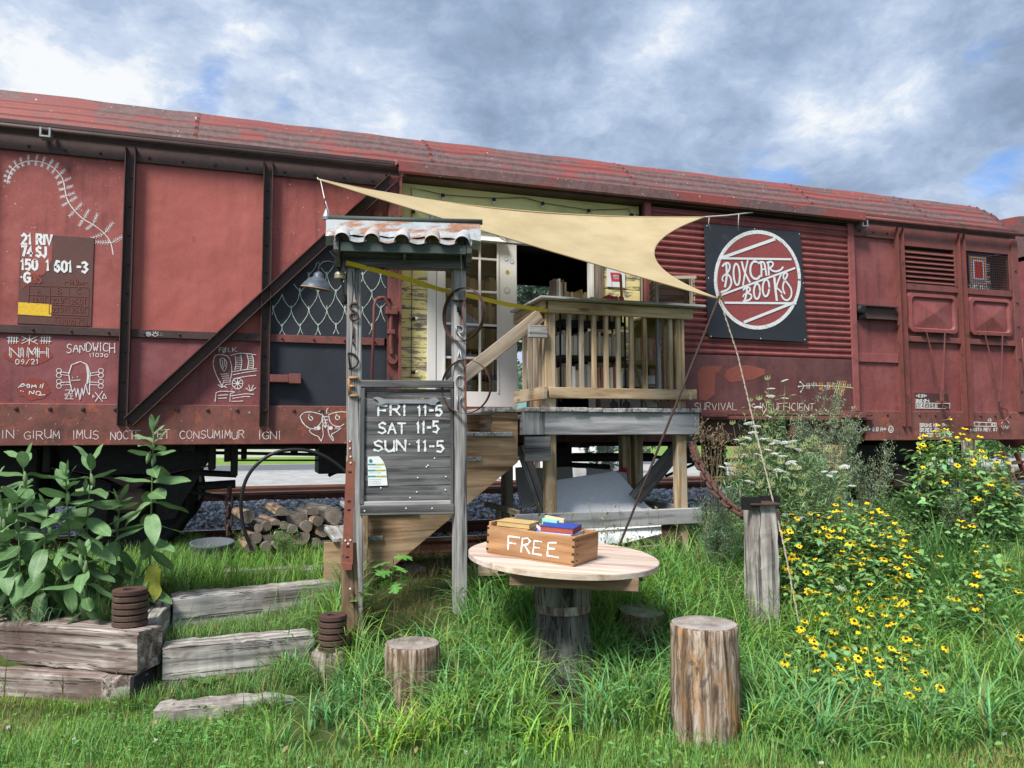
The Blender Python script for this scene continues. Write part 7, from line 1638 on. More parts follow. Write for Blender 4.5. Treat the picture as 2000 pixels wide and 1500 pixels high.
# black weed cloth on the corner
pl_ = [at(x, y, d_) for x, y, d_ in ((262, 1322, 4.38), (285, 1308, 4.46), (312, 1275, 4.70), (312, 1362, 4.62), (292, 1382, 4.46), (258, 1400, 4.34))]
b = MB(); b.prism(pl_, Vector((-.02, .0, 0)), (.02, .02, .024)); b.build('weed_cloth', 'tinted', None, label='black weed cloth wrapped round the corner under the planting bed', category='cloth')
tie('sleeper', (318, 1266), (612, 1240), .31, .20, .26, 'tie_grey', 'middle grey step sleeper with the long crack', 5, group=TG)
tie('sleeper', (338, 1168), (668, 1138), .485, .22, .26, 'tie_grey', 'wide upper grey step sleeper ending at the brown post', 6, group=TG)
tie('sleeper', (430, 1118), (668, 1108), .535, .18, .14, 'tie_grey', 'rearmost grey sleeper almost buried in grass', 7, group=TG)
tie('sleeper', (300, 1388), (575, 1366), .075, .17, .16, 'tie_grey', 'lowest pale step sleeper lying at lawn level', 8, group=TG)
tie('sleeper', (705, 1118), (832, 1105), .50, .20, .2, 'tie_grey', 'dark old sleeper behind the sign posts near the oak seedling', 18, group=TG)
b = MB(); p = onZ(230, 1062, .42); b.rough(Vector((p.x, p.y, .35)), Vector((p.x, p.y, .74)), .2, .14, (0, 1, 0), 6, .004, seed=20); b.build('wooden_stub', 'weathered_grey', None, label='grey timber stub by the rail half hidden behind the milkweed', category='timber')
# block under the right stack
bp = at(638, 1275, 4.62); gb_ = -.02
b = MB(); b.rough(Vector((bp.x, bp.y, gb_))+f0*.10, Vector((bp.x, bp.y, bp.z))+f0*.10, .19, .2, tuple(-f0), 6, .006, seed=31); b.build('timber_block', 'tie_brown', None, label='upright dark timber block carrying the right stack of rusty rings', category='block')
def discs(px, py_bot, py_top, n_, d_, rpx, where, grp, lean):
    p0 = at(px, py_bot, d_); p1 = at(px+lean, py_top, d_); h = (p1.z-p0.z)/n_; r_ = rpx*d_/1500
    pos = ['lowest', 'second', 'third', 'fourth', 'fifth', 'topmost']
    for k in range(n_):
        c_ = p0+(p1-p0)*(k/n_)+f0*r_+Vector((rnd.uniform(-.002, .002), 0, 0)); ax = (Zv+f0*rnd.uniform(-.02, .01)+r0*(rnd.uniform(-.02, .02)-.05 if where == 'left' else rnd.uniform(-.03, .01))).normalized()
        th = h*.80; b = MB(); rj = r_*rnd.uniform(.985, 1.01)
        b.lathe([(rj*.42, 0), (rj*.97, 0), (rj, .004), (rj, th-.004), (rj*.97, th), (rj*.45, th), (rj*.42, th-.003), (rj*.42, 0)], c_, ax, 36, .004, seed=k+px, capt=False, capb=False)
        b.lathe([(rj*.75, -h*.2), (rj*.75, .0)], c_, ax, 20, capt=False, capb=False)
        b.build('iron_ring', 'rust_plate' if k < n_-1 else 'rust_iron', None, label=f'{pos[k if k < 5 and n_ > k+1 else 5]} rusty iron ring of the {where}', category='ring', group=grp)
discs(238, 1228, 1154, 6, 4.50, 33, 'left stack on the bed corner', 'iron rings stacked on the bed corner', 0)
discs(642, 1276, 1204, 6, 4.62, 27.5, 'right stack on the timber block', 'iron rings stacked on the timber block', 2)

# ================================================================== GREY POST WITH CAP AND CHAIN
pb = at(1493, 1285, 5.05); pt_ = at(1483, 986, 5.15)
gp = root('chain_post', (pb.x, pb.y, Gz(pb.x, pb.y)), 'thick weathered grey post with a bent iron cap standing by the yellow flowers', 'post')
b = MB(); b.rough(pb-Zv*.1, pt_, .175, .175, tuple(-f0), 18, .006, seed=14)
b.build('shaft', 'tie_grey', gp)
for off, x0, x1, y0_, y1_ in ((-.10, 1449, 1487, 971, 997), (.11, 1484, 1524, 968, 993)):
    w_ = [(x0, y0_), (x1-5, y0_), (x1-1, y0_+4), (x1, y0_+12), (x1-3, y1_-2), (x1-8, y1_), (x0, y1_-1)]
    b = MB(); b.prism([at(x, y, 5.13+off) for x, y in w_], f0*.022); b.build('cap_plate', 'dark_iron', gp)
a_, c_ = at(1449, 985, 5.04), at(1520, 980, 5.22)
b = MB(); b.frame((a_+c_)/2+Zv*.0, r0, f0, Zv, .10, .11, .006, .002); b.build('cap_top', 'wagon_frame', gp)
ch = root('hanging_chain', tuple(at(1462, 1012, 5.3)), 'heavy rusty chain sagging from the deck post to the grey post', 'chain')
def chain(pts, rt, link=.085, wr=.011, wd=.030, m_='rust_iron'):
    P = resample([tuple(p) for p in pts], .004); P = [Vector(p) for p in P]; s_ = 0; acc = []; 
    for a, b_ in zip(P, P[1:]): s_ += (b_-a).length
    n = int(s_/(link-.026)); src = None; L_ = 0; i = 0; tgt = 0; out = []
    for a, b_ in zip(P, P[1:]):
        while tgt <= L_+(b_-a).length and len(out) < n: out.append((a+(b_-a)*((tgt-L_)/max(1e-6, (b_-a).length)), (b_-a).normalized())); tgt += link-.026
        L_ += (b_-a).length
    for k, (p, t_) in enumerate(out):
        q = t_.to_track_quat('X', 'Z').to_matrix().to_4x4() @ Matrix.Rotation(R(90*(k % 2)+20), 4, 'X')
        if src is None:
            b = MB(); hl = link/2-wd/2; pp = [(hl+wd/2*math.cos(a), wd/2*math.sin(a), 0) for a in [(-.5+i/6)*math.pi for i in range(7)]]+[(-hl-wd/2*math.cos(a), -wd/2*math.sin(a), 0) for a in [(-.5+i/6)*math.pi for i in range(7)]]
            b.tube(pp, wr/1.35, 7, True); src = b.build('chain_link', m_, None, True); me_ = src.data; bpy.data.objects.remove(src); src = me_
        inst(src, 'chain_link', Matrix.Translation(p) @ q, rt)
cp = [onY(1352, 868, YD+.03), at(1362, 900, 6.1), at(1378, 930, 5.9), at(1400, 962, 5.65), at(1425, 988, 5.45), at(1455, 1006, 5.32), at(1490, 1012, 5.3), at(1512, 1000, 5.25), at(1516, 1040, 5.22), at(1520, 1080, 5.2)]
chain(cp, ch, .10, .018, .046)
ch2 = root('hanging_chain', tuple(onY(446, 1045, 7.3)), 'dark chain dangling below the wagon brake gear', 'chain')
chain([onY(448, 962, 7.3), onY(446, 1062, 7.3)], ch2, .11, .018, .05, 'wagon_frame')
# black hose
hp = smooth2([(492, 1075), (478, 1040), (470, 1000), (472, 960), (485, 925), (510, 898), (540, 882), (575, 877), (610, 881), (645, 896), (680, 925), (720, 965)], 2)
b = MB(); b.tube([onY(x, y, 6.78) for x, y in hp], .0145, 10); b.build('hose', 'black_rubber', None, True, label='black rubber hose arching in front of the wagon above the firewood', category='hose')
b = MB(); q = onY(415, 1062, 6.9); b.lathe([(.13, 0), (.17, .22), (.18, .24), (.16, .24), (.12, .05)], q-Zv*.22, (0, -.1, 1), 24, tint=(.10, .11, .13)); b.build('plastic_tub', 'tinted', None, True, label='dark grey plastic tub lying by the rail behind the grass', category='tub')
# firewood
FWL = [(483.5, 1009, 13, 0), (504.5, 1031, 8, 0), (555.5, 1026, 8, 0), (550, 1003, 13, 2), (581, 1010, 20, 1), (599, 1028, 11, 0), (621.5, 1018, 10, 0), (647, 1009, 20, 3), (572, 1033, 9, 0), (552, 1042, 15, 1), (587, 1046, 18, 1), (522, 1027, 9, 0), (539, 1023, 9, 2), (540, 1064, 7, 0), (618, 1060, 9, 0), (632, 1038, 11, 0), (657, 1034, 10, 0), (611, 1002, 11, 2), (500, 1050, 11, 0), (524, 1048, 11, 1), (602, 1066, 10, 0), (570, 1066, 10, 0), (645, 1060, 13, 1), (520, 1068, 10, 0), (490, 1070, 11, 0), (555, 1086, 12, 0), (585, 1088, 12, 1), (615, 1086, 12, 0), (645, 1086, 12, 0), (525, 1090, 12, 0), (505, 1012, 0, 0)]
_srt = sorted(q[0] for q in FWL); ORD = [str(_srt.index(q[0])+1) for q in FWL]
NM = ['', 'first', 'second', 'third', 'fourth', 'fifth', 'sixth', 'seventh', 'eighth', 'ninth', 'tenth', 'eleventh', 'twelfth', 'thirteenth', 'fourteenth', 'fifteenth', 'sixteenth', 'seventeenth', 'eighteenth', 'nineteenth', 'twentieth', 'twenty-first', 'twenty-second', 'twenty-third', 'twenty-fourth', 'twenty-fifth', 'twenty-sixth', 'twenty-seventh', 'twenty-eighth', 'twenty-ninth', 'thirtieth', 'last', 'last']
ORD = [NM[int(q)] for q in ORD]
k = 0; wrd = ['pale round', 'split', 'half round', 'big split quarter']
for i, (x, y, r_, kd) in enumerate(FWL):
    if not r_: continue
    Yf = 6.82+rnd.uniform(-.04, .05); c_ = onY(x, y, Yf); rr = r_*(c_-CAM).dot(FW)/1500; n = 18; dv_ = Vector((rnd.uniform(-.12, .12)-.28, 1, rnd.uniform(-.04, .04))).normalized()
    P = []
    for q in range(n):
        a = 2*math.pi*q/n; e = rr*(1+.05*math.sin(3*a+i))
        px_, pz_ = e*math.cos(a), e*math.sin(a)
        if kd in (1, 2): pz_ = (min(pz_, rr*.28) if kd == 1 else max(pz_, -rr*.3))
        if kd == 3 and px_ < -rr*.1: px_ = -rr*.1-(px_+rr*.1)*-.6; pz_ = pz_*.8+rr*.3
        P.append((px_, pz_))
    b = MB(); off = roff(); V = []; Gc = []
    for L2 in (0, .42):
        for (u, v) in P: V.append(c_+Vector((u, 0, v))+dv_*L2); Gc.append((L2+off[0], u+off[1], v+off[2]))
    b.add(V, [(q, (q+1) % n, n+(q+1) % n, n+q) for q in range(n)]+[tuple(range(n, 2*n))], Gc); 
    lg = root('firewood_log', tuple(c_), f'{wrd[kd]} firewood log in the pile by the rails, number {i+1} counted across', 'firewood log', 'firewood pile by the rails')
    lg['label'] = ('uppermost ' if y < 1015 else 'middle ' if y < 1050 else 'low ')+f'{wrd[kd]} log, ' + ('at the left end' if x < 515 else 'left of the centre' if x < 560 else 'in the centre' if x < 600 else 'right of the centre' if x < 630 else 'at the right end') + ' of the firewood pile'
    lg['label'] = f'{wrd[kd]} firewood log, {ORD[i]} from the left in the woodpile by the rails'
    b.build('bark', 'stump_dark' if i % 3 else 'stump_side', lg, True)
    b = MB(); tt = rnd.uniform(.4, .7); b.add([c_+Vector((u, 0, v))-dv_*.001 for u, v in P], [tuple(range(n))], [(u, v, i) for u, v in P], (tt, tt*.95, tt*.88)); b.build('cut_end', 'end_grain', lg)
b = MB(); p = onZ(1440, 1150, .22); b.lathe([(.03, 0), (.10, .0), (.12, .02), (.06, .05)], at(1440, 1150, 5.6), (-.3, -.6, .7), 18); b.build('rusty_pan', 'rust_iron', None, True, label='rust red iron pan in the grass behind the thick grey post', category='pan')
b = MB(); q = at(962, 1108, 5.6); b.frame(q, r0, f0, Zv, .10, .16, .035, .004); b.build('timber_offcut', 'stair_wood', None, label='short pale timber offcut lying in the grass under the left of the table', category='timber')
b = MB(); q = at(1690, 1440, 4.05); b.rough(q-r0*.16-Zv*.1, q+r0*.10-Zv*.09, .2, .16, (0, 0, 1), 6, .01, seed=77); b.build('sleeper_end', 'tie_brown', None, label='dark rotten sleeper end hidden in the grass below the flowers', category='timber')

# ================================================================== GRASS
def blades(name, X, Y, h, wd, lean, bend, tint, seg=4, Z=None, az=None, **props):
    n = len(X); Z = G(X, Y)-.01 if Z is None else Z; az = npr.uniform(0, 2*np.pi, n) if az is None else az
    t_ = np.linspace(0, 1, seg+1)[None]; th = lean[:, None]+bend[:, None]*t_**1.3
    ds = (h/seg)[:, None]; hx = np.concatenate([np.zeros((n, 1)), np.cumsum(np.sin(th[:, :-1])*ds, 1)], 1); hz = np.concatenate([np.zeros((n, 1)), np.cumsum(np.cos(th[:, :-1])*ds, 1)], 1)
    wv_ = wd[:, None]*np.clip(1.05-t_**1.7, .08, 1)*(.55+.45*np.minimum(1, t_*4)); tw = npr.uniform(-.6, .6, n)[:, None]*t_
    px_, py_ = -np.sin(az)[:, None]*np.cos(tw), np.cos(az)[:, None]*np.cos(tw)
    cx = X[:, None]+np.cos(az)[:, None]*hx; cy = Y[:, None]+np.sin(az)[:, None]*hx; cz_ = Z[:, None]+hz
    A1 = np.stack([cx+px_*wv_/2, cy+py_*wv_/2, cz_+np.sin(tw)*wv_/2], -1); A2 = np.stack([cx-px_*wv_/2, cy-py_*wv_/2, cz_-np.sin(tw)*wv_/2], -1)
    V = np.stack([A1, A2], 2).reshape(-1, 3); b0_ = (np.arange(n)*(seg+1)*2)[:, None]+2*np.arange(seg)[None]
    F = np.stack([b0_, b0_+1, b0_+3, b0_+2], -1).reshape(-1, 4)
    T = np.repeat(tint, (seg+1)*2, 0)
    return fastmesh(name, V, F, 'grass_blade', tint=T, smooth=True, **props)
def gtint(n, base, var=.25, dry=.05, dryc=(.34, .27, .12)):
    v = npr.uniform(1-var, 1+var, (n, 1)); hue = npr.normal(0, .12, (n, 1)); b = np.array(base)[None]*v*np.concatenate([1+hue, np.ones((n, 1)), 1-hue], 1)
    d_ = npr.random(n) < dry; b[d_] = np.array(dryc)*npr.uniform(.6, 1.2, (d_.sum(), 1)); return np.clip(b, .01, .9)
def pts_ld(n, l0, l1, d0, d1, acc=None, clump=0):
    l = npr.uniform(l0, l1, n); d_ = npr.uniform(d0, d1, n)
    if clump:
        m_ = max(1, int(n/clump)); ci = npr.integers(0, m_, n); cl = npr.uniform(l0, l1, m_); cd = npr.uniform(d0, d1, m_)
        k = npr.random(n) < .75; l = np.where(k, cl[ci]+npr.normal(0, .055, n), l); d_ = np.where(k, cd[ci]+npr.normal(0, .055, n), d_)
    ok = np.abs(l) < .72*d_+.25
    if acc is not None: ok &= acc(l, d_)
    X, Y = .949*l+.316*d_, -.316*l+.949*d_
    for (a, c, hw) in EXS:
        ax_, ay_, bx_, by_ = a.x, a.y, c.x, c.y; L2 = (bx_-ax_)**2+(by_-ay_)**2; t_ = ((X-ax_)*(bx_-ax_)+(Y-ay_)*(by_-ay_))/L2
        dd = np.hypot(X-ax_-t_*(bx_-ax_), Y-ay_-t_*(by_-ay_)); ok &= ~((t_ > 0) & (t_ < 1) & (dd < hw))
    for (x, y, r_) in EXC: ok &= np.hypot(X-x, Y-y) > r_
    return X[ok], Y[ok], l[ok], d_[ok]
EXC += [LD(l_, q_)+(r_,) for l_, q_, r_ in ((.305, 4.45, .19), (.30, 4.25, .13), (-.56, 4.22, .15), (-.555, 4.08, .10), (.81, 4.72, .14))]
EXC += [LD((1247-1000)/1500*4.9, 4.9)+(.15,), LD((632-1000)/1500*4.5, 4.46)+(.19,), LD((632-1000)/1500*4.25, 4.22)+(.22,), LD((632-1000)/1500*4.0, 4.0)+(.15,), (tc.x, tc.y, .20), (bp.x, bp.y+.1, .13), (pb.x, pb.y, .10), (sA.x, sA.y, .06), (sB.x, sB.y, .06)]
EXS += [(c0+f0*.22-r0*.10, Vector((c1.x, c1.y, 0))-r0*.10, .12)]
U = npr.uniform
# mown lawn
X, Y, l, d_ = pts_ld(90000, -3.3, 3.3, 3.25, 4.62, lambda l, d: (d < np.where(l < -1.25, 4.50, 4.10+.25*np.sin(l*3)+.1)) )
n = len(X); patch = .5+.5*np.sin(l*3.1+1)*np.sin(d_*4.7+l)
tt = gtint(n, (.22, .40, .075), .35, .07); dm_ = (npr.random(n) < .45*sst(.62, .95, patch)); tt[dm_] = np.array((.38, .31, .15))*U(.6, 1.2, (dm_.sum(), 1)); tt *= (1+.25*(patch[:, None]-.5)*np.array([[1.4, .8, .6]]))
blades('lawn_grass', X, Y, U(.035, .085, n)*(1+.6*((d_ > 4.2) & (l > -1.1))), U(.0028, .0045, n), U(0, .6, n), U(.1, 1.2, n), tt, 3, kind='stuff', label='short mown lawn grass in front of the timbers')
X, Y, l, d_ = pts_ld(9000, -3.3, 3.3, 3.3, 4.9, lambda l, d: (d < 4.15) | (l > -1.1), 14); n = len(X)
blades('lawn_tufts', X, Y, U(.08, .20, n), U(.004, .007, n), U(.05, .5, n), U(.6, 1.8, n), gtint(n, (.15, .32, .075), .3, .03), 4, kind='stuff', label='scattered taller grass tufts on the lawn')
# long arching grass round the stumps and the table
def longacc(l, d):
    X, Y = .949*l+.316*d, -.316*l+.949*d
    return (l > -1.22+.05*np.sin(d*9)) & (d > 3.98+.16*np.sin(l*2.3+.6)) & ~((Y > 5.5+.12*np.sin(X*5)) & (X > .75) & (X < 3.75)) & ~((l > -1.1) & (l < -.30) & (d > 4.92+.1*np.sin(l*11)))
X, Y, l, d_ = pts_ld(42000, -1.3, 4.6, 3.85, 6.9, longacc, 26); n = len(X)
hh = U(.20, .46, n)*(.75+.5*np.clip((d_-3.9)/1.2, 0, 1)); cool = gtint(n, (.19, .39, .105), .4, .04); warm = gtint(n, (.25, .43, .075), .35, .04); k = npr.random(n) < (.35+.3*np.sin(X*3.3)*np.sin(Y*4.1))
blades('long_grass', X, Y, hh, U(.006, .013, n), U(.02, .45, n), U(.8, 2.5, n), np.where(k[:, None], warm, cool), 6, kind='stuff', label='long arching grass round the stumps and the table')
X, Y, l, d_ = pts_ld(42000, -1.3, 4.6, 3.9, 7.0, longacc); n = len(X)
blades('under_grass', X, Y, U(.08, .24, n), U(.003, .006, n), U(.0, .7, n), U(.2, 1.6, n), gtint(n, (.15, .30, .08), .4, .12), 4, kind='stuff', label='dense lower grass between the long blades')
# step treads and bed
X, Y, l, d_ = pts_ld(15000, -2.25, -1.15, 4.4, 5.75, lambda l, d: npr.random(len(l)) < .9, 10); n = len(X)
blades('step_grass', X, Y, U(.05, .14, n)*(1+.7*(l > -1.45)), U(.003, .0065, n), U(.0, .7, n), U(.3, 1.9, n), gtint(n, (.17, .32, .085), .35, .12), 4, kind='stuff', label='tangled grass growing on the timber step treads')
X, Y, l, d_ = pts_ld(15000, -4.3, -2.3, 4.62, 6.6, None, 18); n = len(X)
blades('bed_grass', X, Y, U(.10, .34, n), U(.004, .008, n), U(.0, .6, n), U(.3, 2.1, n), gtint(n, (.135, .27, .075), .35, .12), 5, kind='stuff', label='grass and weeds in the planting bed under the milkweed')
# hanging tuft over the bed edge
q_ = onZ(62, 1205, .45); n = 46
blades('edge_tuft', U(q_.x-.14, q_.x+.14, n), U(q_.y-.03, q_.y+.03, n), U(.20, .46, n), U(.006, .010, n), U(.5, .9, n), U(1.3, 2.2, n), gtint(n, (.12, .20, .10), .25, .2), 7, Z=np.full(n, .43), az=U(R(-130), R(-85), n), kind='stuff', label='grass tuft hanging over the front sleeper')
X, Y, l, d_ = pts_ld(26000, -4.4, -.6, 5.55, 7.6, lambda l, d: (-.316*l+.949*d < 7.42) & (l < -1.12), 22); n = len(X)
blades('verge_grass', X, Y, U(.12, .34, n), U(.004, .0085, n), U(.0, .45, n), U(.3, 1.8, n), gtint(n, (.20, .40, .07), .3, .07), 5, kind='stuff', label='bright grass along the track verge behind the steps')
X, Y, l, d_ = pts_ld(12000, -1.2, 2.2, 5.2, 7.4, lambda l, d: ((-.316*l+.949*d) > 5.35) & ((-.316*l+.949*d) < 7.3)); n = len(X)
blades('dry_grass', X, Y, U(.08, .26, n), U(.002, .004, n), U(.1, 1.0, n), U(.2, 1.6, n), gtint(n, (.13, .17, .055), .35, .55, (.22, .165, .09)), 4, kind='stuff', label='dry matted grass under the stairs and the deck')
def rightacc(l, d):
    Y = -.316*l+.949*d; X = .949*l+.316*d; return (X > 3.75) & (Y < 7.5)
X, Y, l, d_ = pts_ld(38000, 1.4, 6.3, 5.4, 9.6, rightacc, 22); n = len(X)
blades('meadow_grass', X, Y, U(.18, .52, n), U(.004, .009, n), U(.0, .4, n), U(.2, 1.8, n), gtint(n, (.20, .37, .11), .35, .10), 5, kind='stuff', label='tall meadow grass between the flowers and the wagon')
X = U(-3, 9, 500); Y = U(9.0, 9.35, 500)
blades('ballast_weeds', X, Y, U(.06, .2, 500), U(.004, .008, 500), U(0, .5, 500), U(.2, 1.2, 500), gtint(500, (.12, .24, .05)), 4, kind='stuff', label='small weeds along the ballast edge')

def scatter(name, tv, tf, P, Rm, S, tint, material, parent=None, gcs=False, **props):
    n = len(P); V = np.einsum('nij,kj->nki', Rm, tv)*S[:, None, None]+P[:, None]; k = len(tv)
    F = (tf[None]+k*np.arange(n)[:, None, None]).reshape(-1, tf.shape[1])
    gc_ = np.tile(tv, (n, 1)) if gcs else None
    return fastmesh(name, V.reshape(-1, 3), F, material, tint=np.repeat(tint, k, 0), gc=gc_, parent=parent, **props)
def orient(az, pitch, roll):          # leaf frames: x along the leaf, z its upper side
    ca_, sa_, cp_, sp_, cr_, sr_ = np.cos(az), np.sin(az), np.cos(pitch), np.sin(pitch), np.cos(roll), np.sin(roll)
    x = np.stack([ca_*cp_, sa_*cp_, sp_], 1); y0_ = np.stack([-sa_, ca_, 0*sa_], 1); z0_ = np.cross(x, y0_)
    y = y0_*cr_[:, None]+z0_*sr_[:, None]; z = np.cross(x, y); return np.stack([x, y, z], 2)
def leaf_template(seg=4, w_=.3, curl=.3, fold=.1, peak=.42, full=.8):
    V = []; F = []
    for i in range(seg+1):
        t_ = i/seg; ww = w_*math.sin(math.pi*t_**(math.log(.5)/math.log(peak)))**full if 0 < t_ < 1 else .004; z = -curl*t_*t_
        V += [(t_, -ww, z+fold*ww), (t_, 0, z), (t_, ww, z+fold*ww)]
    for i in range(seg): a = 3*i; F += [(a, a+3, a+4, a+1), (a+1, a+4, a+5, a+2)]
    return np.array(V, float), np.array(F)
# clover and dandelion leaves in the lawn
tv, tf = leaf_template(2, .45, .1, .2, .6)
X, Y, l, d_ = pts_ld(5200, -2.6, .2, 3.3, 4.4, lambda l, d: npr.random(len(l)) < .35+.5*np.sin(l*4+2)*np.sin(d*5)); n = len(X)
P = np.stack([X, Y, G(X, Y)+U(.02, .06, n)], 1); P3 = np.repeat(P, 3, 0); az = np.repeat(U(0, 6.28, n), 3)+np.tile([0, 2.09, 4.19], n)
scatter('clover', tv, tf, P3, orient(az, U(-.1, .4, 3*n), U(-.3, .3, 3*n)), np.repeat(U(.009, .016, n), 3), np.repeat(gtint(n, (.14, .36, .085), .2, 0), 3, 0), 'leaf', kind='stuff', label='clover leaves in the lawn')
n = 90; X, Y, l, d_ = pts_ld(300, -3, 2.5, 3.3, 4.3); P = np.stack([X, Y, G(X, Y)+.06], 1)[:n]; n = len(P)
b = MB()
for p in P[:16]:
    for q in range(14): o = Vector(p)+Vector((rnd.uniform(-.008, .008), rnd.uniform(-.008, .008), rnd.uniform(-.002, .010))); b.frame(o, Vector((1, 0, 0)), Vector((0, 1, 0)), Zv, .002, .002, .003, 0, (.75, .74, .68))
b.build('clover_blossoms', 'petal', None, kind='stuff', label='small white clover blossoms in the lawn')
tv, tf = leaf_template(5, .16, .45, .15, .65)
for (px, py, d0, lab) in ((1010, 1440, 3.95, 'broad leaved dandelion rosette in the lawn before the table'), (1080, 1400, 4.1, 'second dandelion rosette close to the foot of the table stump'), (400, 1335, 4.6, 'small dock rosette before the middle step sleeper'), (1560, 1470, 3.7, 'low leafy weed at the lawn edge below the flowers')):
    q = at(px, py, d0); q.z = Gz(q.x, q.y)+.01; rz = root('rosette_weed', tuple(q), lab, 'weed'); n = 16; az = np.linspace(0, 6.28, n)+U(-.2, .2, n)
    for i in range(n):
        v = tv.copy(); v[:, 1] *= 1+.25*np.sin(v[:, 0]*40); Rm = orient(np.array([az[i]]), np.array([U(.3, 1.0)]), np.array([U(-.3, .3)]))
        scatter('leaf', v, tf, np.array([tuple(q)]), Rm, np.array([U(.10, .17)]), gtint(1, (.10, .24, .045), .2, 0), 'broad_leaf', rz, True)

# ================================================================== BROADLEAF PLANTS
def leafobj(tint, seg=8, w_=.2, curl=.25, fold=.15, peak=.48, wave=0, material='broad_leaf'):
    v, f = leaf_template(seg, w_, curl, fold, peak, .6); v[:, 2] += wave*np.sin(v[:, 0]*9)*np.abs(v[:, 1]); o_ = fastmesh('leaf_source', v, f, material, tint=np.tile(tint, (len(v), 1)), gc=v.copy(), smooth=True); me_ = o_.data; bpy.data.objects.remove(o_); return me_
MW = [leafobj(t_, 10, w_, c_, .14, .50, wv) for t_ in ((.155, .29, .115), (.115, .225, .085), (.20, .35, .155)) for (w_, c_, wv) in ((.205, .15, .12), (.225, .42, .22), (.185, -.06, .1))]
MWY = leafobj((.42, .42, .05), 8, .24, .3, .1, .5, .5)
def place_leaf(me_, p, az, pitch, roll, s_, parent, name='leaf'):
    Rm = orient(np.array([az]), np.array([pitch]), np.array([roll]))[0]; M4 = Matrix([list(Rm[i])+[p[i]] for i in range(3)]+[[0, 0, 0, 1]]) @ Matrix.Diagonal((s_, s_, s_, 1)); return inst(me_, name, M4, parent)
def milkweed(top, bot, d_, label, s_=1.0, nl=None, yellow=()):
    a_ = at(*bot, d_); a_.z = Gz(a_.x, a_.y); e_ = at(*top, d_-.02); H2 = e_.z-a_.z
    r_ = root('milkweed', tuple(a_), label, 'milkweed', 'milkweed stems in the planting bed')
    mid = (a_+e_)/2+Vector((rnd.uniform(-.04, .04), rnd.uniform(-.03, .03), 0)); pts = [(a_*(1-t_)**2+mid*2*t_*(1-t_)+e_*t_*t_) for t_ in [i/10 for i in range(11)]]
    b = MB(); b.tube(pts, [.009-.005*i/10 for i in range(11)], 6, tint=(.17, .24, .11)); b.build('stem', 'leaf', r_, True)
    z = .10; k = 0; a0 = rnd.uniform(0, 3)
    while z < 1.0:
        i = z*10; p = pts[int(i)].lerp(pts[min(10, int(i)+1)], i-int(i)); up_ = z*z
        for s2 in (0, math.pi):
            az = a0+k*math.pi/2*.93+s2+rnd.uniform(-.25, .25); sz_ = s_*(.235 if z < .75 else .235-.12*(z-.75)/.25)*rnd.uniform(.85, 1.12); pt = (-.85+1.65*up_)+rnd.uniform(-.3, .25)
            if z > .9: pt += .35
            me_ = MWY if (k, s2 > 0) in yellow else MW[rnd.randrange(9)]
            place_leaf(me_, p, az, pt, rnd.uniform(-.65, .65), sz_, r_)
        z += (.080/H2)*rnd.uniform(.8, 1.15)*s_*(1 if z < .8 else .55); k += 1
    for q in range(2):
        p = pts[7].lerp(pts[9], rnd.random())+Vector((rnd.uniform(-.03, .03), -.02, 0)); b = MB(); b.lathe([(.003, -.045), (.012, -.02), (.016, .0), (.010, .025), (.003, .045)], p, (rnd.uniform(-.3, .3), 0, 1), 8, tint=(.22, .32, .15)); b.build('pod', 'leaf', r_, True)
    return r_
for (t_, bt, d_, lb, s_) in (((300, 838), (290, 1190), 5.15, 'tallest milkweed stem with a yellow lower leaf, furthest from the picture edge', 1.0), ((180, 895), (165, 1205), 4.95, 'tall bushy milkweed between the tallest stem and the leftmost ones', 1.05), ((128, 930), (130, 1215), 4.85, 'shorter milkweed in front of the bushy one', .95), ((45, 888), (60, 1205), 5.0, 'milkweed with upright pale top leaves near the picture edge', 1.05),
                              ((95, 985), (90, 1215), 4.8, 'low milkweed at the front edge of the bed', .9), ((-15, 930), (0, 1205), 5.0, 'leftmost milkweed cut by the picture edge', 1.0), ((165, 1075), (160, 1222), 4.72, 'short drooping milkweed just behind the front sleeper', .9), ((5, 1000), (20, 1215), 4.85, 'low milkweed at the picture edge', .9), ((235, 965), (225, 1195), 5.1, 'thin milkweed beside the tallest stem', .85), ((30, 960), (35, 1210), 4.8, 'broad milkweed in front of the pale topped one', .95)):
    milkweed(t_, bt, d_, lb, s_, yellow=((2, True), (3, False)) if 'tallest' in lb and 'yellow' in lb else ())
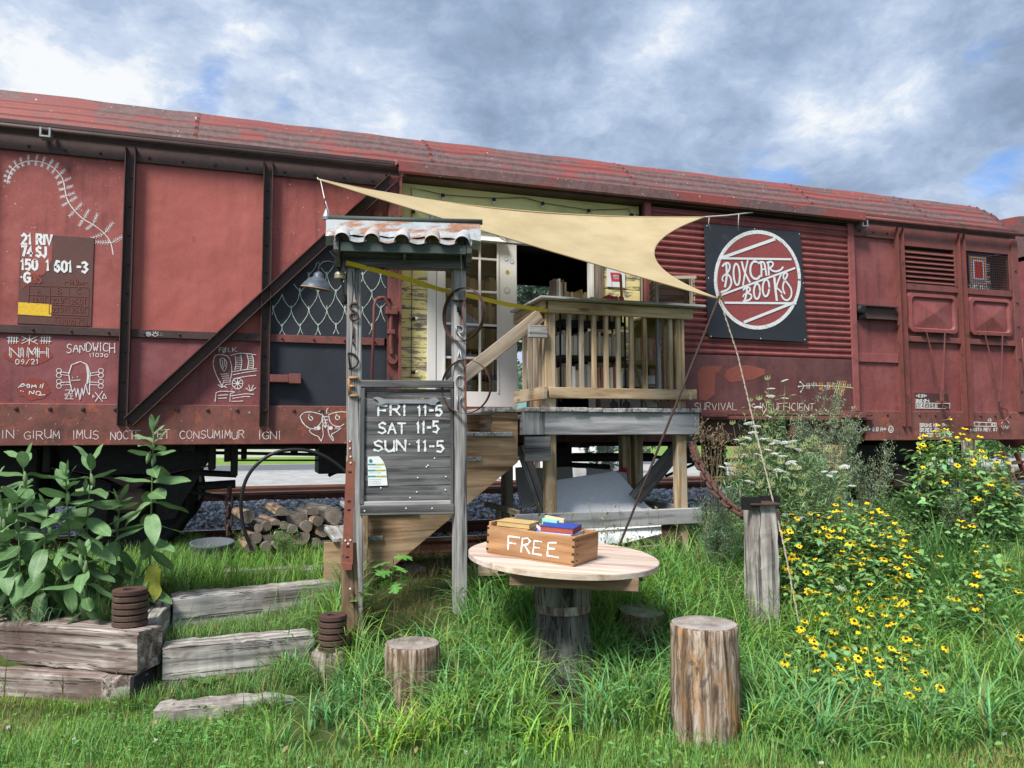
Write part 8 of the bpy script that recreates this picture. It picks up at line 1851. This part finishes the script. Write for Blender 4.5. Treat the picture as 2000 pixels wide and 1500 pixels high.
# oak seedlings with lobed leaves
def oakleaf(tint):
    up_ = [(0, .02), (.12, .05), (.18, .22), (.26, .12), (.34, .14), (.42, .36), (.50, .34), (.53, .18), (.62, .20), (.72, .40), (.80, .34), (.80, .17), (.90, .16), (1.0, .02)]
    V = []; F = []
    for x, y in up_: V += [(x, y, -.25*x*x-.1*y), (x, 0, -.25*x*x), (x, -y, -.25*x*x-.1*y)]
    for i in range(len(up_)-1): a = 3*i; F += [(a, a+1, a+4, a+3), (a+1, a+2, a+5, a+4)]
    v = np.array(V); o_ = fastmesh('leaf_source', v, np.array(F), 'broad_leaf', tint=np.tile(tint, (len(v), 1)), gc=v.copy()); me_ = o_.data; bpy.data.objects.remove(o_); return me_
OK = [oakleaf((.13, .36, .05)), oakleaf((.10, .28, .05)), oakleaf((.17, .40, .07))]
for (px, py, pyb, d_, s_, nl, lab) in ((768, 1090, 1200, 5.0, .135, 9, 'bright green oak seedling between the two sign posts'), (708, 1148, 1215, 4.95, .10, 7, 'smaller oak seedling at the foot of the left sign post')):
    a_ = at(px, pyb, d_); a_.z = Gz(a_.x, a_.y); e_ = at(px, py, d_); r_ = root('oak_seedling', tuple(a_), lab, 'seedling'); b = MB(); b.tube([a_, (a_+e_)/2+RT*.01, e_], [.005, .004, .003], 5, tint=(.18, .12, .07)); b.build('stem', 'leaf', r_)
    for k in range(nl): az = k*2.4+.4; place_leaf(OK[k % 3], a_.lerp(e_, 1-.32*(k/nl)), az, rnd.uniform(-.35, .35), rnd.uniform(-.5, .5), s_*rnd.uniform(.8, 1.15), r_)
# dandelion
a_ = at(1205, 1262, 5.1); a_.z = Gz(a_.x, a_.y); e_ = at(1196, 1208, 5.05); r_ = root('dandelion', tuple(a_), 'single yellow dandelion beside the low grey stump', 'flower'); b = MB(); b.tube([a_, e_], .002, 5, tint=(.15, .25, .08)); b.build('stem', 'leaf', r_)
b = MB()
for k in range(40): a = k*2.4; rr = .019*math.sqrt((k+1)/40); b.frame(e_+RT*rr*math.cos(a)*.6+f0*rr*math.sin(a)*.6+Zv*(.004-rr*.2), (RT*math.cos(a)+f0*math.sin(a)).normalized(), (f0*math.cos(a)-RT*math.sin(a)).normalized(), Zv, rr*.6+.002, .0022, .001, 0, (.85, .68, .02))
b.build('flower_head', 'petal', r_)

# black-eyed susans
def flower_mesh(n_, L_, w_, droop, seed):
    r2 = random.Random(seed); V = []; F = []
    for k in range(n_):
        a = 2*math.pi*k/n_+r2.uniform(-.12, .12); ca2, sa2 = math.cos(a), math.sin(a); l = L_*r2.uniform(.85, 1.08); dz_ = droop+r2.uniform(-.1, .1); b0_ = len(V)
        for (t_, ww) in ((.12, .35), (.45, .95), (.8, .9), (1.0, .35)):
            for s2 in (-1, 1): x, y = l*t_, s2*w_*ww; V.append((x*ca2-y*sa2, x*sa2+y*ca2, -dz_*l*t_*t_+.002))
        for i in range(3): F.append((b0_+2*i, b0_+2*i+1, b0_+2*i+3, b0_+2*i+2))
    v = np.array(V); o_ = fastmesh('flower_source', v, np.array(F), 'petal', tint=np.tile((.92, .66, .012), (len(v), 1))); me_ = o_.data; bpy.data.objects.remove(o_); return me_
FM = [flower_mesh(8, .036, .0095, .1, 1), flower_mesh(8, .036, .0095, .4, 2), flower_mesh(10, .033, .008, .25, 3), flower_mesh(8, .028, .009, .9, 4)]
b = MB(); b.lathe([(.0105, 0), (.0115, .004), (.009, .009), (.004, .012), (.001, .0125)], (0, 0, 0), (0, 0, 1), 10, tint=(.035, .012, .008), capb=False); o_ = b.build('source', 'petal', None); CM = o_.data; bpy.data.objects.remove(o_)
def inpoly(x, y, P):
    c_ = False; j = len(P)-1
    for i in range(len(P)):
        if (P[i][1] > y) != (P[j][1] > y) and x < (P[j][0]-P[i][0])*(y-P[i][1])/(P[j][1]-P[i][1])+P[i][0]: c_ = not c_
        j = i
    return c_
def susan(name, poly, n_, dfun, lab, leaves, lsize, seed, fixed=(), dens=None, lcol=(.19, .36, .115)):
    r2 = random.Random(seed); xs_ = [p[0] for p in poly]; ys_ = [p[1] for p in poly]; P = list(fixed)
    while len(P) < n_+len(fixed):
        x, y = r2.uniform(min(xs_), max(xs_)), r2.uniform(min(ys_), max(ys_))
        if inpoly(x, y, poly) and (dens is None or r2.random() < dens(x, y)) and all(math.dist((x, y), q[:2]) > 8 for q in P): P.append((x, y))
    heads = []
    for q in P:
        d_ = dfun(*q[:2])+r2.uniform(-.22, .22); w_ = at(q[0], q[1], d_); g_ = Gz(w_.x, w_.y)
        if w_.z < g_+.12: w_ = at(q[0], q[1], d_*.93)
        heads.append(w_)
    c_ = sum(heads, Vector())/len(heads); r_ = root(name, (c_.x, c_.y, Gz(c_.x, c_.y)), lab, 'flowers')
    st_ = MB()
    for k, h in enumerate(heads):
        M4 = Matrix.Translation(h) @ Matrix.Rotation(r2.uniform(0, 6.28), 4, 'Z') @ Matrix.Rotation(R(r2.uniform(-6, 26)), 4, 'X') @ Matrix.Rotation(R(r2.uniform(-18, 18)), 4, 'Y')
        if r2.random() < .6: M4 = Matrix.Translation(h) @ Matrix.Rotation(R(r2.uniform(10, 45)), 4, RT) @ Matrix.Rotation(r2.uniform(0, 6.28), 4, 'Z')
        s_ = r2.uniform(.55, .92); f_ = inst(FM[r2.choice((0, 0, 1, 1, 2, 3))], 'flower_head', M4 @ Matrix.Scale(s_, 4), r_)
        c2 = bpy.data.objects.new('flower_centre', CM); scene.collection.objects.link(c2); c2.parent = f_
        gx, gy = h.x+r2.uniform(-.10, .10), h.y+r2.uniform(-.06, .10); g_ = Gz(gx, gy); st_.tube([(gx, gy, g_), ((gx+h.x)/2+.02, (gy+h.y)/2, (g_+h.z)/2), (h.x, h.y, h.z-.002)], [.0035, .003, .002], 4, tint=(.13, .14, .06), caps=False)
    st_.build('stems', 'leaf', r_, kind='stuff')
    H_ = np.array([tuple(h) for h in heads]); k = npr.integers(0, len(H_), leaves); P_ = H_[k]+npr.normal(0, .06, (leaves, 3)); g_ = G(P_[:, 0], P_[:, 1]); u_ = npr.random(leaves)**.75
    P_[:, 2] = g_+(H_[k][:, 2]-.03-g_)*u_; tv, tf = leaf_template(3, .28, .3, .2, .4)
    scatter('foliage', tv, tf, P_, orient(U(0, 6.28, leaves), U(-.5, .6, leaves), U(-.5, .5, leaves)), lsize*U(.6, 1.3, leaves), gtint(leaves, lcol, .35, .02), 'broad_leaf', r_, True, kind='stuff')
    return r_
main = [(1525, 1010), (1560, 995), (1620, 975), (1680, 970), (1730, 1000), (1790, 1060), (1810, 1120), (1800, 1200), (1810, 1260), (1760, 1290), (1640, 1310), (1560, 1240), (1520, 1130)]
dm = lambda x, y: 5.75-(y-990)/330*.95
susan('black_eyed_susans', main, 290, dm, 'dense clump of yellow black-eyed susans beside the thick grey post', 13000, .055, 3, dens=lambda x, y: 1.0 if y < 1120 or x > 1700 else .55)
top = [(1790, 840), (1860, 815), (1920, 850), (1985, 900), (1990, 960), (1930, 1020), (1880, 1050), (1810, 1010), (1790, 930)]
susan('black_eyed_susans', top, 95, lambda x, y: 6.35-(y-830)/220*.35, 'taller loose clump of yellow black-eyed susans against the wagon end', 5200, .06, 4, lcol=(.21, .40, .13))
low = [(1530, 1290), (1640, 1300), (1760, 1300), (1840, 1320), (1760, 1370), (1600, 1350), (1540, 1330)]
susan('black_eyed_susans', low, 30, lambda x, y: 4.55-(y-1300)/100*.25, 'low scattered black-eyed susans at the front of the flower bed', 3400, .05, 5, fixed=[(1866, 1314), (1837, 1343), (1792, 1344), (1813, 1340), (1712, 1334), (1859, 1380), (1926, 1356), (1912, 1385), (1655, 1270), (1655, 1308), (1590, 1254), (1540, 1278), (1692, 1222), (1820, 1249), (1847, 1266), (1905, 1118), (1910, 1122), (1903, 1140), (1915, 1160), (1868, 1171), (1994, 1245), (1618, 1160), (1565, 1227)])
right = [(1820, 1060), (1900, 1050), (1990, 1060), (1998, 1200), (1900, 1230), (1830, 1150)]
susan('black_eyed_susans', right, 20, lambda x, y: 5.6-(y-1050)/150*.4, 'few single black-eyed susans in the tall grass right of the dense clump', 2200, .06, 6)

# queen anne's lace
def lace(heads, nests, base, lab, ntw):
    r_ = root('wild_carrot', base, lab, 'wildflowers'); st_ = MB(); HH = []
    for i, (x, y, d_) in enumerate(heads+nests):
        h = at(x, y, d_); HH.append(h); nest = i >= len(heads); gx, gy = base[0]+(h.x-base[0])*.45+rnd.uniform(-.08, .08), base[1]+(h.y-base[1])*.45; g_ = Gz(gx, gy)
        st_.tube([(gx, gy, g_), ((gx+h.x)/2+rnd.uniform(-.03, .03), (gy+h.y)/2, (g_+h.z)*.5), tuple(h)], [.003, .0024, .0018], 4, tint=(.20, .26, .12), caps=False)
        b = MB(); ax = (Zv+RT*rnd.uniform(-.35, .35)-FW*rnd.uniform(0, .4)).normalized(); a1 = ax.orthogonal().normalized(); a2 = ax.cross(a1)
        if nest:
            rr = .025*rnd.uniform(.8, 1.2)
            for k in range(26):
                a = k*2.4; e = k/26; p = h+(a1*math.cos(a)+a2*math.sin(a))*rr*math.sin(e*2.4)*1.0+ax*(rr*(1.1-math.cos(e*2.2)*.9)); b.tube([h-ax*.004, h+(p-h)*.6+(a1*math.cos(a)+a2*math.sin(a))*rr*.4, p], [.0012, .002, .0032], 3, tint=(.46, .52, .24), caps=True)
        else:
            rr = .034*rnd.uniform(.7, 1.25)
            for k in range(34):
                a = k*2.4; q = rr*math.sqrt((k+.5)/34); p = h+(a1*math.cos(a)+a2*math.sin(a))*q+ax*(.012-q*q*6)
                if k % 3 == 0: b.tube([h-ax*.012, p], [.0008, .0008], 3, tint=(.25, .33, .15), caps=False)
                for t_ in range(3): o = p+Vector((rnd.uniform(-.003, .003), rnd.uniform(-.003, .003), rnd.uniform(-.001, .002))); b.frame(o, a1, a2, ax, .0028, .0028, .0010, 0, (.80, .81, .76))
        b.build('seed_nest' if nest else 'flower_head', 'petal', r_)
    st_.build('stems', 'leaf', r_, kind='stuff')
    H_ = np.array([tuple(h) for h in HH]); k = npr.integers(0, len(H_), ntw); P_ = H_[k].copy(); bs = np.array(base); u_ = npr.random(ntw)**.8*.93; P_ = P_*u_[:, None]+(P_*.45+bs*.55)*(1-u_[:, None]); P_[:, 2] = .40+(H_[k][:, 2]-.40)*u_; P_[:, :2] += npr.normal(0, .07, (ntw, 2))
    tv, tf = leaf_template(2, .07, .2, .0, .5)
    scatter('foliage', tv, tf, P_, orient(U(0, 6.28, ntw), U(-.3, 1.3, ntw), U(-1, 1, ntw)), U(.025, .075, ntw), gtint(ntw, (.20, .32, .14), .3, .04), 'leaf', r_, kind='stuff')
hd = [(1533, 745, 6.3), (1506, 761, 6.3), (1505, 775, 6.3), (1533, 780, 6.3), (1480, 797, 6.2), (1500, 815, 6.2), (1463, 828, 6.1), (1477, 834, 6.1), (1460, 857, 6.0), (1452, 870, 6.0), (1488, 859, 6.0), (1508, 869, 6.0), (1531, 866, 6.1), (1560, 880, 6.1), (1480, 890, 5.9), (1513, 888, 5.9), (1530, 893, 5.9), (1410, 914, 6.0), (1550, 908, 5.9), (1555, 915, 5.9), (1455, 889, 6.0), (1465, 942, 5.8), (1500, 912, 5.9), (1628, 924, 6.0), (1620, 931, 6.0), (1664, 951, 5.9), (1535, 1007, 5.7), (1560, 1014, 5.7), (1570, 991, 5.8), (1520, 920, 5.8), (1640, 1150, 5.2), (1540, 873, 6.1)]
ns = [(1500, 742, 6.3), (1465, 785, 6.2), (1483, 781, 6.2), (1500, 788, 6.2), (1496, 835, 6.1), (1507, 808, 6.1), (1432, 829, 6.1), (1450, 860, 6.0), (1478, 870, 5.9), (1497, 878, 5.9), (1443, 883, 6.0), (1578, 863, 6.0), (1590, 870, 6.0), (1596, 869, 6.0), (1572, 877, 6.0), (1524, 897, 5.9), (1525, 906, 5.8), (1490, 902, 5.8), (1443, 908, 5.9), (1535, 933, 5.8), (1566, 936, 5.8), (1572, 932, 5.8), (1640, 917, 6.0), (1567, 968, 5.6), (1575, 960, 5.6), (1547, 955, 5.7), (1468, 930, 5.8), (1505, 945, 5.7), (1549, 875, 6.0), (1512, 925, 5.8), (1485, 945, 5.7)]
_h = list(hd); hd += [(x+rnd.uniform(-26, 26), y+rnd.uniform(-14, 22), d+rnd.uniform(-.1, .1)) for x, y, d in _h if 840 < y < 950]; ns += [(x+rnd.uniform(-22, 22), y+rnd.uniform(-16, 20), d) for x, y, d in list(ns) if 850 < y < 950]
lace(hd, ns, (at(1500, 1000, 6.0).x, at(1500, 1000, 6.0).y, .40), "tall white queen anne's lace and its pale green seed nests behind the grey post", 26000)
# mugwort: feathery upright sprays
def mugwort(px, py, d_, fan, n_, htop, leaves, lab, col=(.34, .44, .27)):
    a_ = at(px, py, d_); a_.z = .40; r_ = root('mugwort', tuple(a_), lab, 'weed'); b = MB(); TP = []
    for k in range(n_):
        tx, ty = px+rnd.uniform(-1, 1)*fan, py-rnd.uniform(.45, 1.0)*htop*(1-.35*abs(rnd.uniform(-1, 1))); e_ = at(tx, ty, d_+rnd.uniform(-.15, .15)); s_ = a_+Vector((rnd.uniform(-.10, .10), rnd.uniform(-.1, .1), 0)); c_ = s_.lerp(e_, .55)+Vector((0, 0, .10)); c_.x = s_.x+(e_.x-s_.x)*.35
        pts = [s_*(1-t_)**2+c_*2*t_*(1-t_)+e_*t_*t_ for t_ in [i/9 for i in range(10)]]; b.tube(pts, [.0035-.0026*i/9 for i in range(10)], 4, tint=(.22, .20, .12), caps=False)
        for i in range(3, 10):
            TP.append((pts[i], i/9))
            for s2 in (-1, 1):
                if rnd.random() < .75 and i < 9:
                    q = pts[i]+(pts[i+1 if i < 9 else i]-pts[i])*1.1+RT*s2*rnd.uniform(.02, .06)+Vector((0, rnd.uniform(-.03, .03), rnd.uniform(.01, .05))); b.tube([pts[i], q], [.0012, .0008], 3, tint=(.2, .24, .12), caps=False); TP.append((q, i/9)); TP.append((pts[i].lerp(q, .5), i/9))
    b.build('stems', 'leaf', r_, kind='stuff'); T_ = np.array([tuple(p) for p, _ in TP]); k = npr.integers(0, len(T_), leaves); P_ = T_[k]+npr.normal(0, .012, (leaves, 3)); tv, tf = leaf_template(2, .12, .1, 0, .5)
    scatter('foliage', tv, tf, P_, orient(U(0, 6.28, leaves), U(.1, 1.4, leaves), U(-1, 1, leaves)), U(.010, .026, leaves), gtint(leaves, col, .25, .06, (.30, .24, .16)), 'leaf', r_, kind='stuff')
mugwort(1605, 1010, 6.45, 75, 46, 260, 30000, 'large feathery grey green mugwort before the lower wagon door plate')
mugwort(1700, 1010, 6.6, 50, 14, 170, 4500, 'smaller mugwort to the right of the large feathery one')
mugwort(1400, 1100, 5.75, 35, 22, 130, 7000, 'blue green mugwort between the deck post and the grey post', (.15, .26, .15))
mugwort(1900, 1090, 6.0, 70, 24, 150, 7000, 'grey green mugwort at the right behind the flowers', (.22, .32, .17))
mugwort(1960, 1000, 6.4, 40, 14, 120, 4000, 'mugwort sprays at the picture edge below the wagon buffers', (.22, .32, .18))
# leafy weeds and iris-like blades at the right
r_ = root('leafy_weed', tuple(at(1800, 1010, 6.1)), 'broad leaved young weed with pointed pale leaves left of the tall flower clump', 'weed'); a_ = at(1812, 1030, 6.1); e_ = at(1790, 945, 6.1); b = MB(); b.tube([a_-Zv*.3, a_, e_], .004, 5, tint=(.15, .1, .07)); b.build('stem', 'leaf', r_)
for (x, y, az) in ((1788, 950, 2.6), (1790, 952, .6), (1785, 975, 3.1), (1795, 970, .0), (1800, 985, 3.3), (1800, 990, -.3)): q = at(x, y, 6.1); place_leaf(MW[2], q, az-.3, rnd.uniform(.1, .6), rnd.uniform(-.4, .4), .16, r_)
n = 60; q_ = at(1845, 1090, 5.6); blades('sword_leaves', U(q_.x-.22, q_.x+.22, n), U(q_.y-.15, q_.y+.15, n), U(.45, .75, n), U(.018, .028, n), U(.05, .5, n), U(.1, .9, n), gtint(n, (.10, .24, .07), .25, .08, (.4, .36, .06)), 7, kind='stuff', label='broad sword shaped leaves among the flowers at the right')
cl = []
for k in range(40): x, y = rnd.uniform(1690, 2010), rnd.uniform(950, 1080); q = at(x, y, 6.3-(y-950)/130*.5); cl.append((q.x, q.y, max(.5, q.z-.1), rnd.uniform(.08, .2)))
leafcloud('leafy_undergrowth', cl, (1, 1, 1), 9000, .016, (.10, .19, .06), kind='stuff', label='leafy undergrowth behind the yellow flowers')
# dry grass heads before the wagon sill
b = MB(); 
for k in range(22):
    s_ = at(1395+rnd.uniform(-30, 40), 1010, 6.2); s_.z = .4; e_ = at(1395+rnd.uniform(-42, 45), rnd.uniform(825, 900), 6.2); b.tube([s_, s_.lerp(e_, .6)+Zv*.05, e_], [.0015, .0012, .0008], 3, tint=(.38, .30, .17), caps=False)
    for j in range(9):
        p = e_+Vector((rnd.uniform(-.07, .07), rnd.uniform(-.03, .03), rnd.uniform(-.10, .05))); dv_ = Vector((rnd.uniform(-1, 1), 0, rnd.uniform(-.2, .8))).normalized(); b.tube([p, p+dv_*.014, p+dv_*.028], [.0008, .0026, .0006], 4, tint=(.52, .38, .24), caps=False); b.tube([e_-Zv*.03, p], .0005, 3, tint=(.40, .30, .18), caps=False)
b.build('dry_seed_heads', 'petal', None, kind='stuff', label='dry pinkish grass seed heads beside the chain')
# wiry vine on the lower beam of the deck
b = MB(); LP = []
for k in range(26):
    x = rnd.uniform(1040, 1300); s_ = onY(x, 1060, YD-.06); s_.z = .45; e_ = onY(x+rnd.uniform(-30, 30), rnd.uniform(965, 1040), YD-.10); m_ = s_.lerp(e_, .5)+Vector((rnd.uniform(-.06, .06), 0, .03)); b.tube([s_, m_, e_], [.002, .0015, .001], 3, tint=(.20, .17, .09), caps=False)
    for j in range(9): LP.append(tuple(s_.lerp(e_, rnd.uniform(.2, 1))+Vector((rnd.uniform(-.04, .04), rnd.uniform(-.03, .03), rnd.uniform(-.03, .03)))))
vr = root('vine', (onY(1160, 1060, YD-.06).x, YD-.06, .42), 'wiry half dry vine with small yellow green leaves over the lower deck beam', 'vine'); b.build('stems', 'leaf', vr, kind='stuff')
LPn = np.array(LP); n = len(LPn); tv, tf = leaf_template(3, .26, .3, .2, .4); scatter('foliage', tv, tf, LPn, orient(U(0, 6.28, n), U(-1.2, .4, n), U(-.8, .8, n)), U(.02, .045, n), gtint(n, (.20, .27, .09), .3, .25, (.38, .30, .17)), 'broad_leaf', vr, True, kind='stuff')
# light leafy weeds along the verge
for i, (x, y, d_, lb) in enumerate(((365, 1045, 7.0, 'ferny bright weed on the ballast edge under the wagon'), (470, 1075, 6.5, 'ferny weed in front of the firewood pile end'), (560, 1060, 6.3, 'leafy mugwort shoot before the middle of the firewood'), (1000, 1010, 7.4, 'small green weed on the ballast behind the stairs'))):
    mugwort(x, y+45, d_, 28, 9, 85, 1300, lb, (.14, .30, .06))

# big arching tussocks standing out of the lawn
TX, TY, TT, TH = [], [], [], []
for (px, py, d0, cb, hm) in ((705, 1345, 4.35, 0, .40), (640, 1385, 4.2, 0, .30), (905, 1390, 4.2, 0, .38), (965, 1345, 4.35, 0, .42), (1165, 1410, 4.1, 0, .36), (1225, 1350, 4.3, 0, .42), (1495, 1450, 3.95, 0, .36), (1560, 1410, 4.05, 0, .44), (830, 1455, 3.85, 1, .28), (770, 1475, 3.8, 1, .26), (1480, 1330, 4.4, 0, .40), (1700, 1420, 4.05, 0, .40),
                             (1860, 1200, 5.2, 0, .5), (1940, 1240, 5.0, 0, .5), (1990, 1330, 4.5, 0, .45), (1790, 1440, 3.95, 0, .36), (1060, 1470, 3.8, 1, .22), (1290, 1310, 4.6, 0, .40), (880, 1300, 4.6, 0, .42), (1620, 1470, 3.85, 0, .34), (1930, 1440, 3.95, 0, .38), (560, 1300, 4.75, 0, .26), (1010, 1250, 4.8, 0, .40), (1170, 1260, 4.85, 0, .40), (950, 1170, 5.2, 0, .40), (1330, 1190, 5.2, 0, .42)):
    q = at(px, py, d0); m_ = 75; TX.append(q.x+npr.normal(0, .07, m_)); TY.append(q.y+npr.normal(0, .06, m_)); TH.append(U(.55, 1.15, m_)*hm*1.15)
    TT.append(gtint(m_, (.30, .50, .07) if cb else (.19, .40, .135), .3, .05))
X, Y, hh, tt = np.concatenate(TX), np.concatenate(TY), np.concatenate(TH), np.concatenate(TT); n = len(X)
blades('grass_tussocks', X, Y, hh, U(.008, .015, n), U(.0, .5, n), U(.9, 2.6, n), tt, 7, kind='stuff', label='broad bladed arching grass tussocks between the stumps')

# mixed broadleaf weeds between the blades
X, Y, l, d_ = pts_ld(2600, -2.8, 3.2, 3.35, 5.4, lambda l, d: (np.sin(l*5.3+1)*np.sin(d*6.1+l) > .15) & ((d < 4.4) | (l > -1.0)), 9); n = len(X)
tv, tf = leaf_template(4, .24, .35, .2, .5, .6); P = np.stack([X, Y, G(X, Y)+U(.01, .12, n)], 1)
scatter('lawn_weeds', tv, tf, P, orient(U(0, 6.28, n), U(-.1, .9, n), U(-.5, .5, n)), U(.018, .05, n), gtint(n, (.16, .33, .075), .35, .06), 'broad_leaf', None, True, kind='stuff', label='broad leaved weeds mixed into the lawn and long grass')
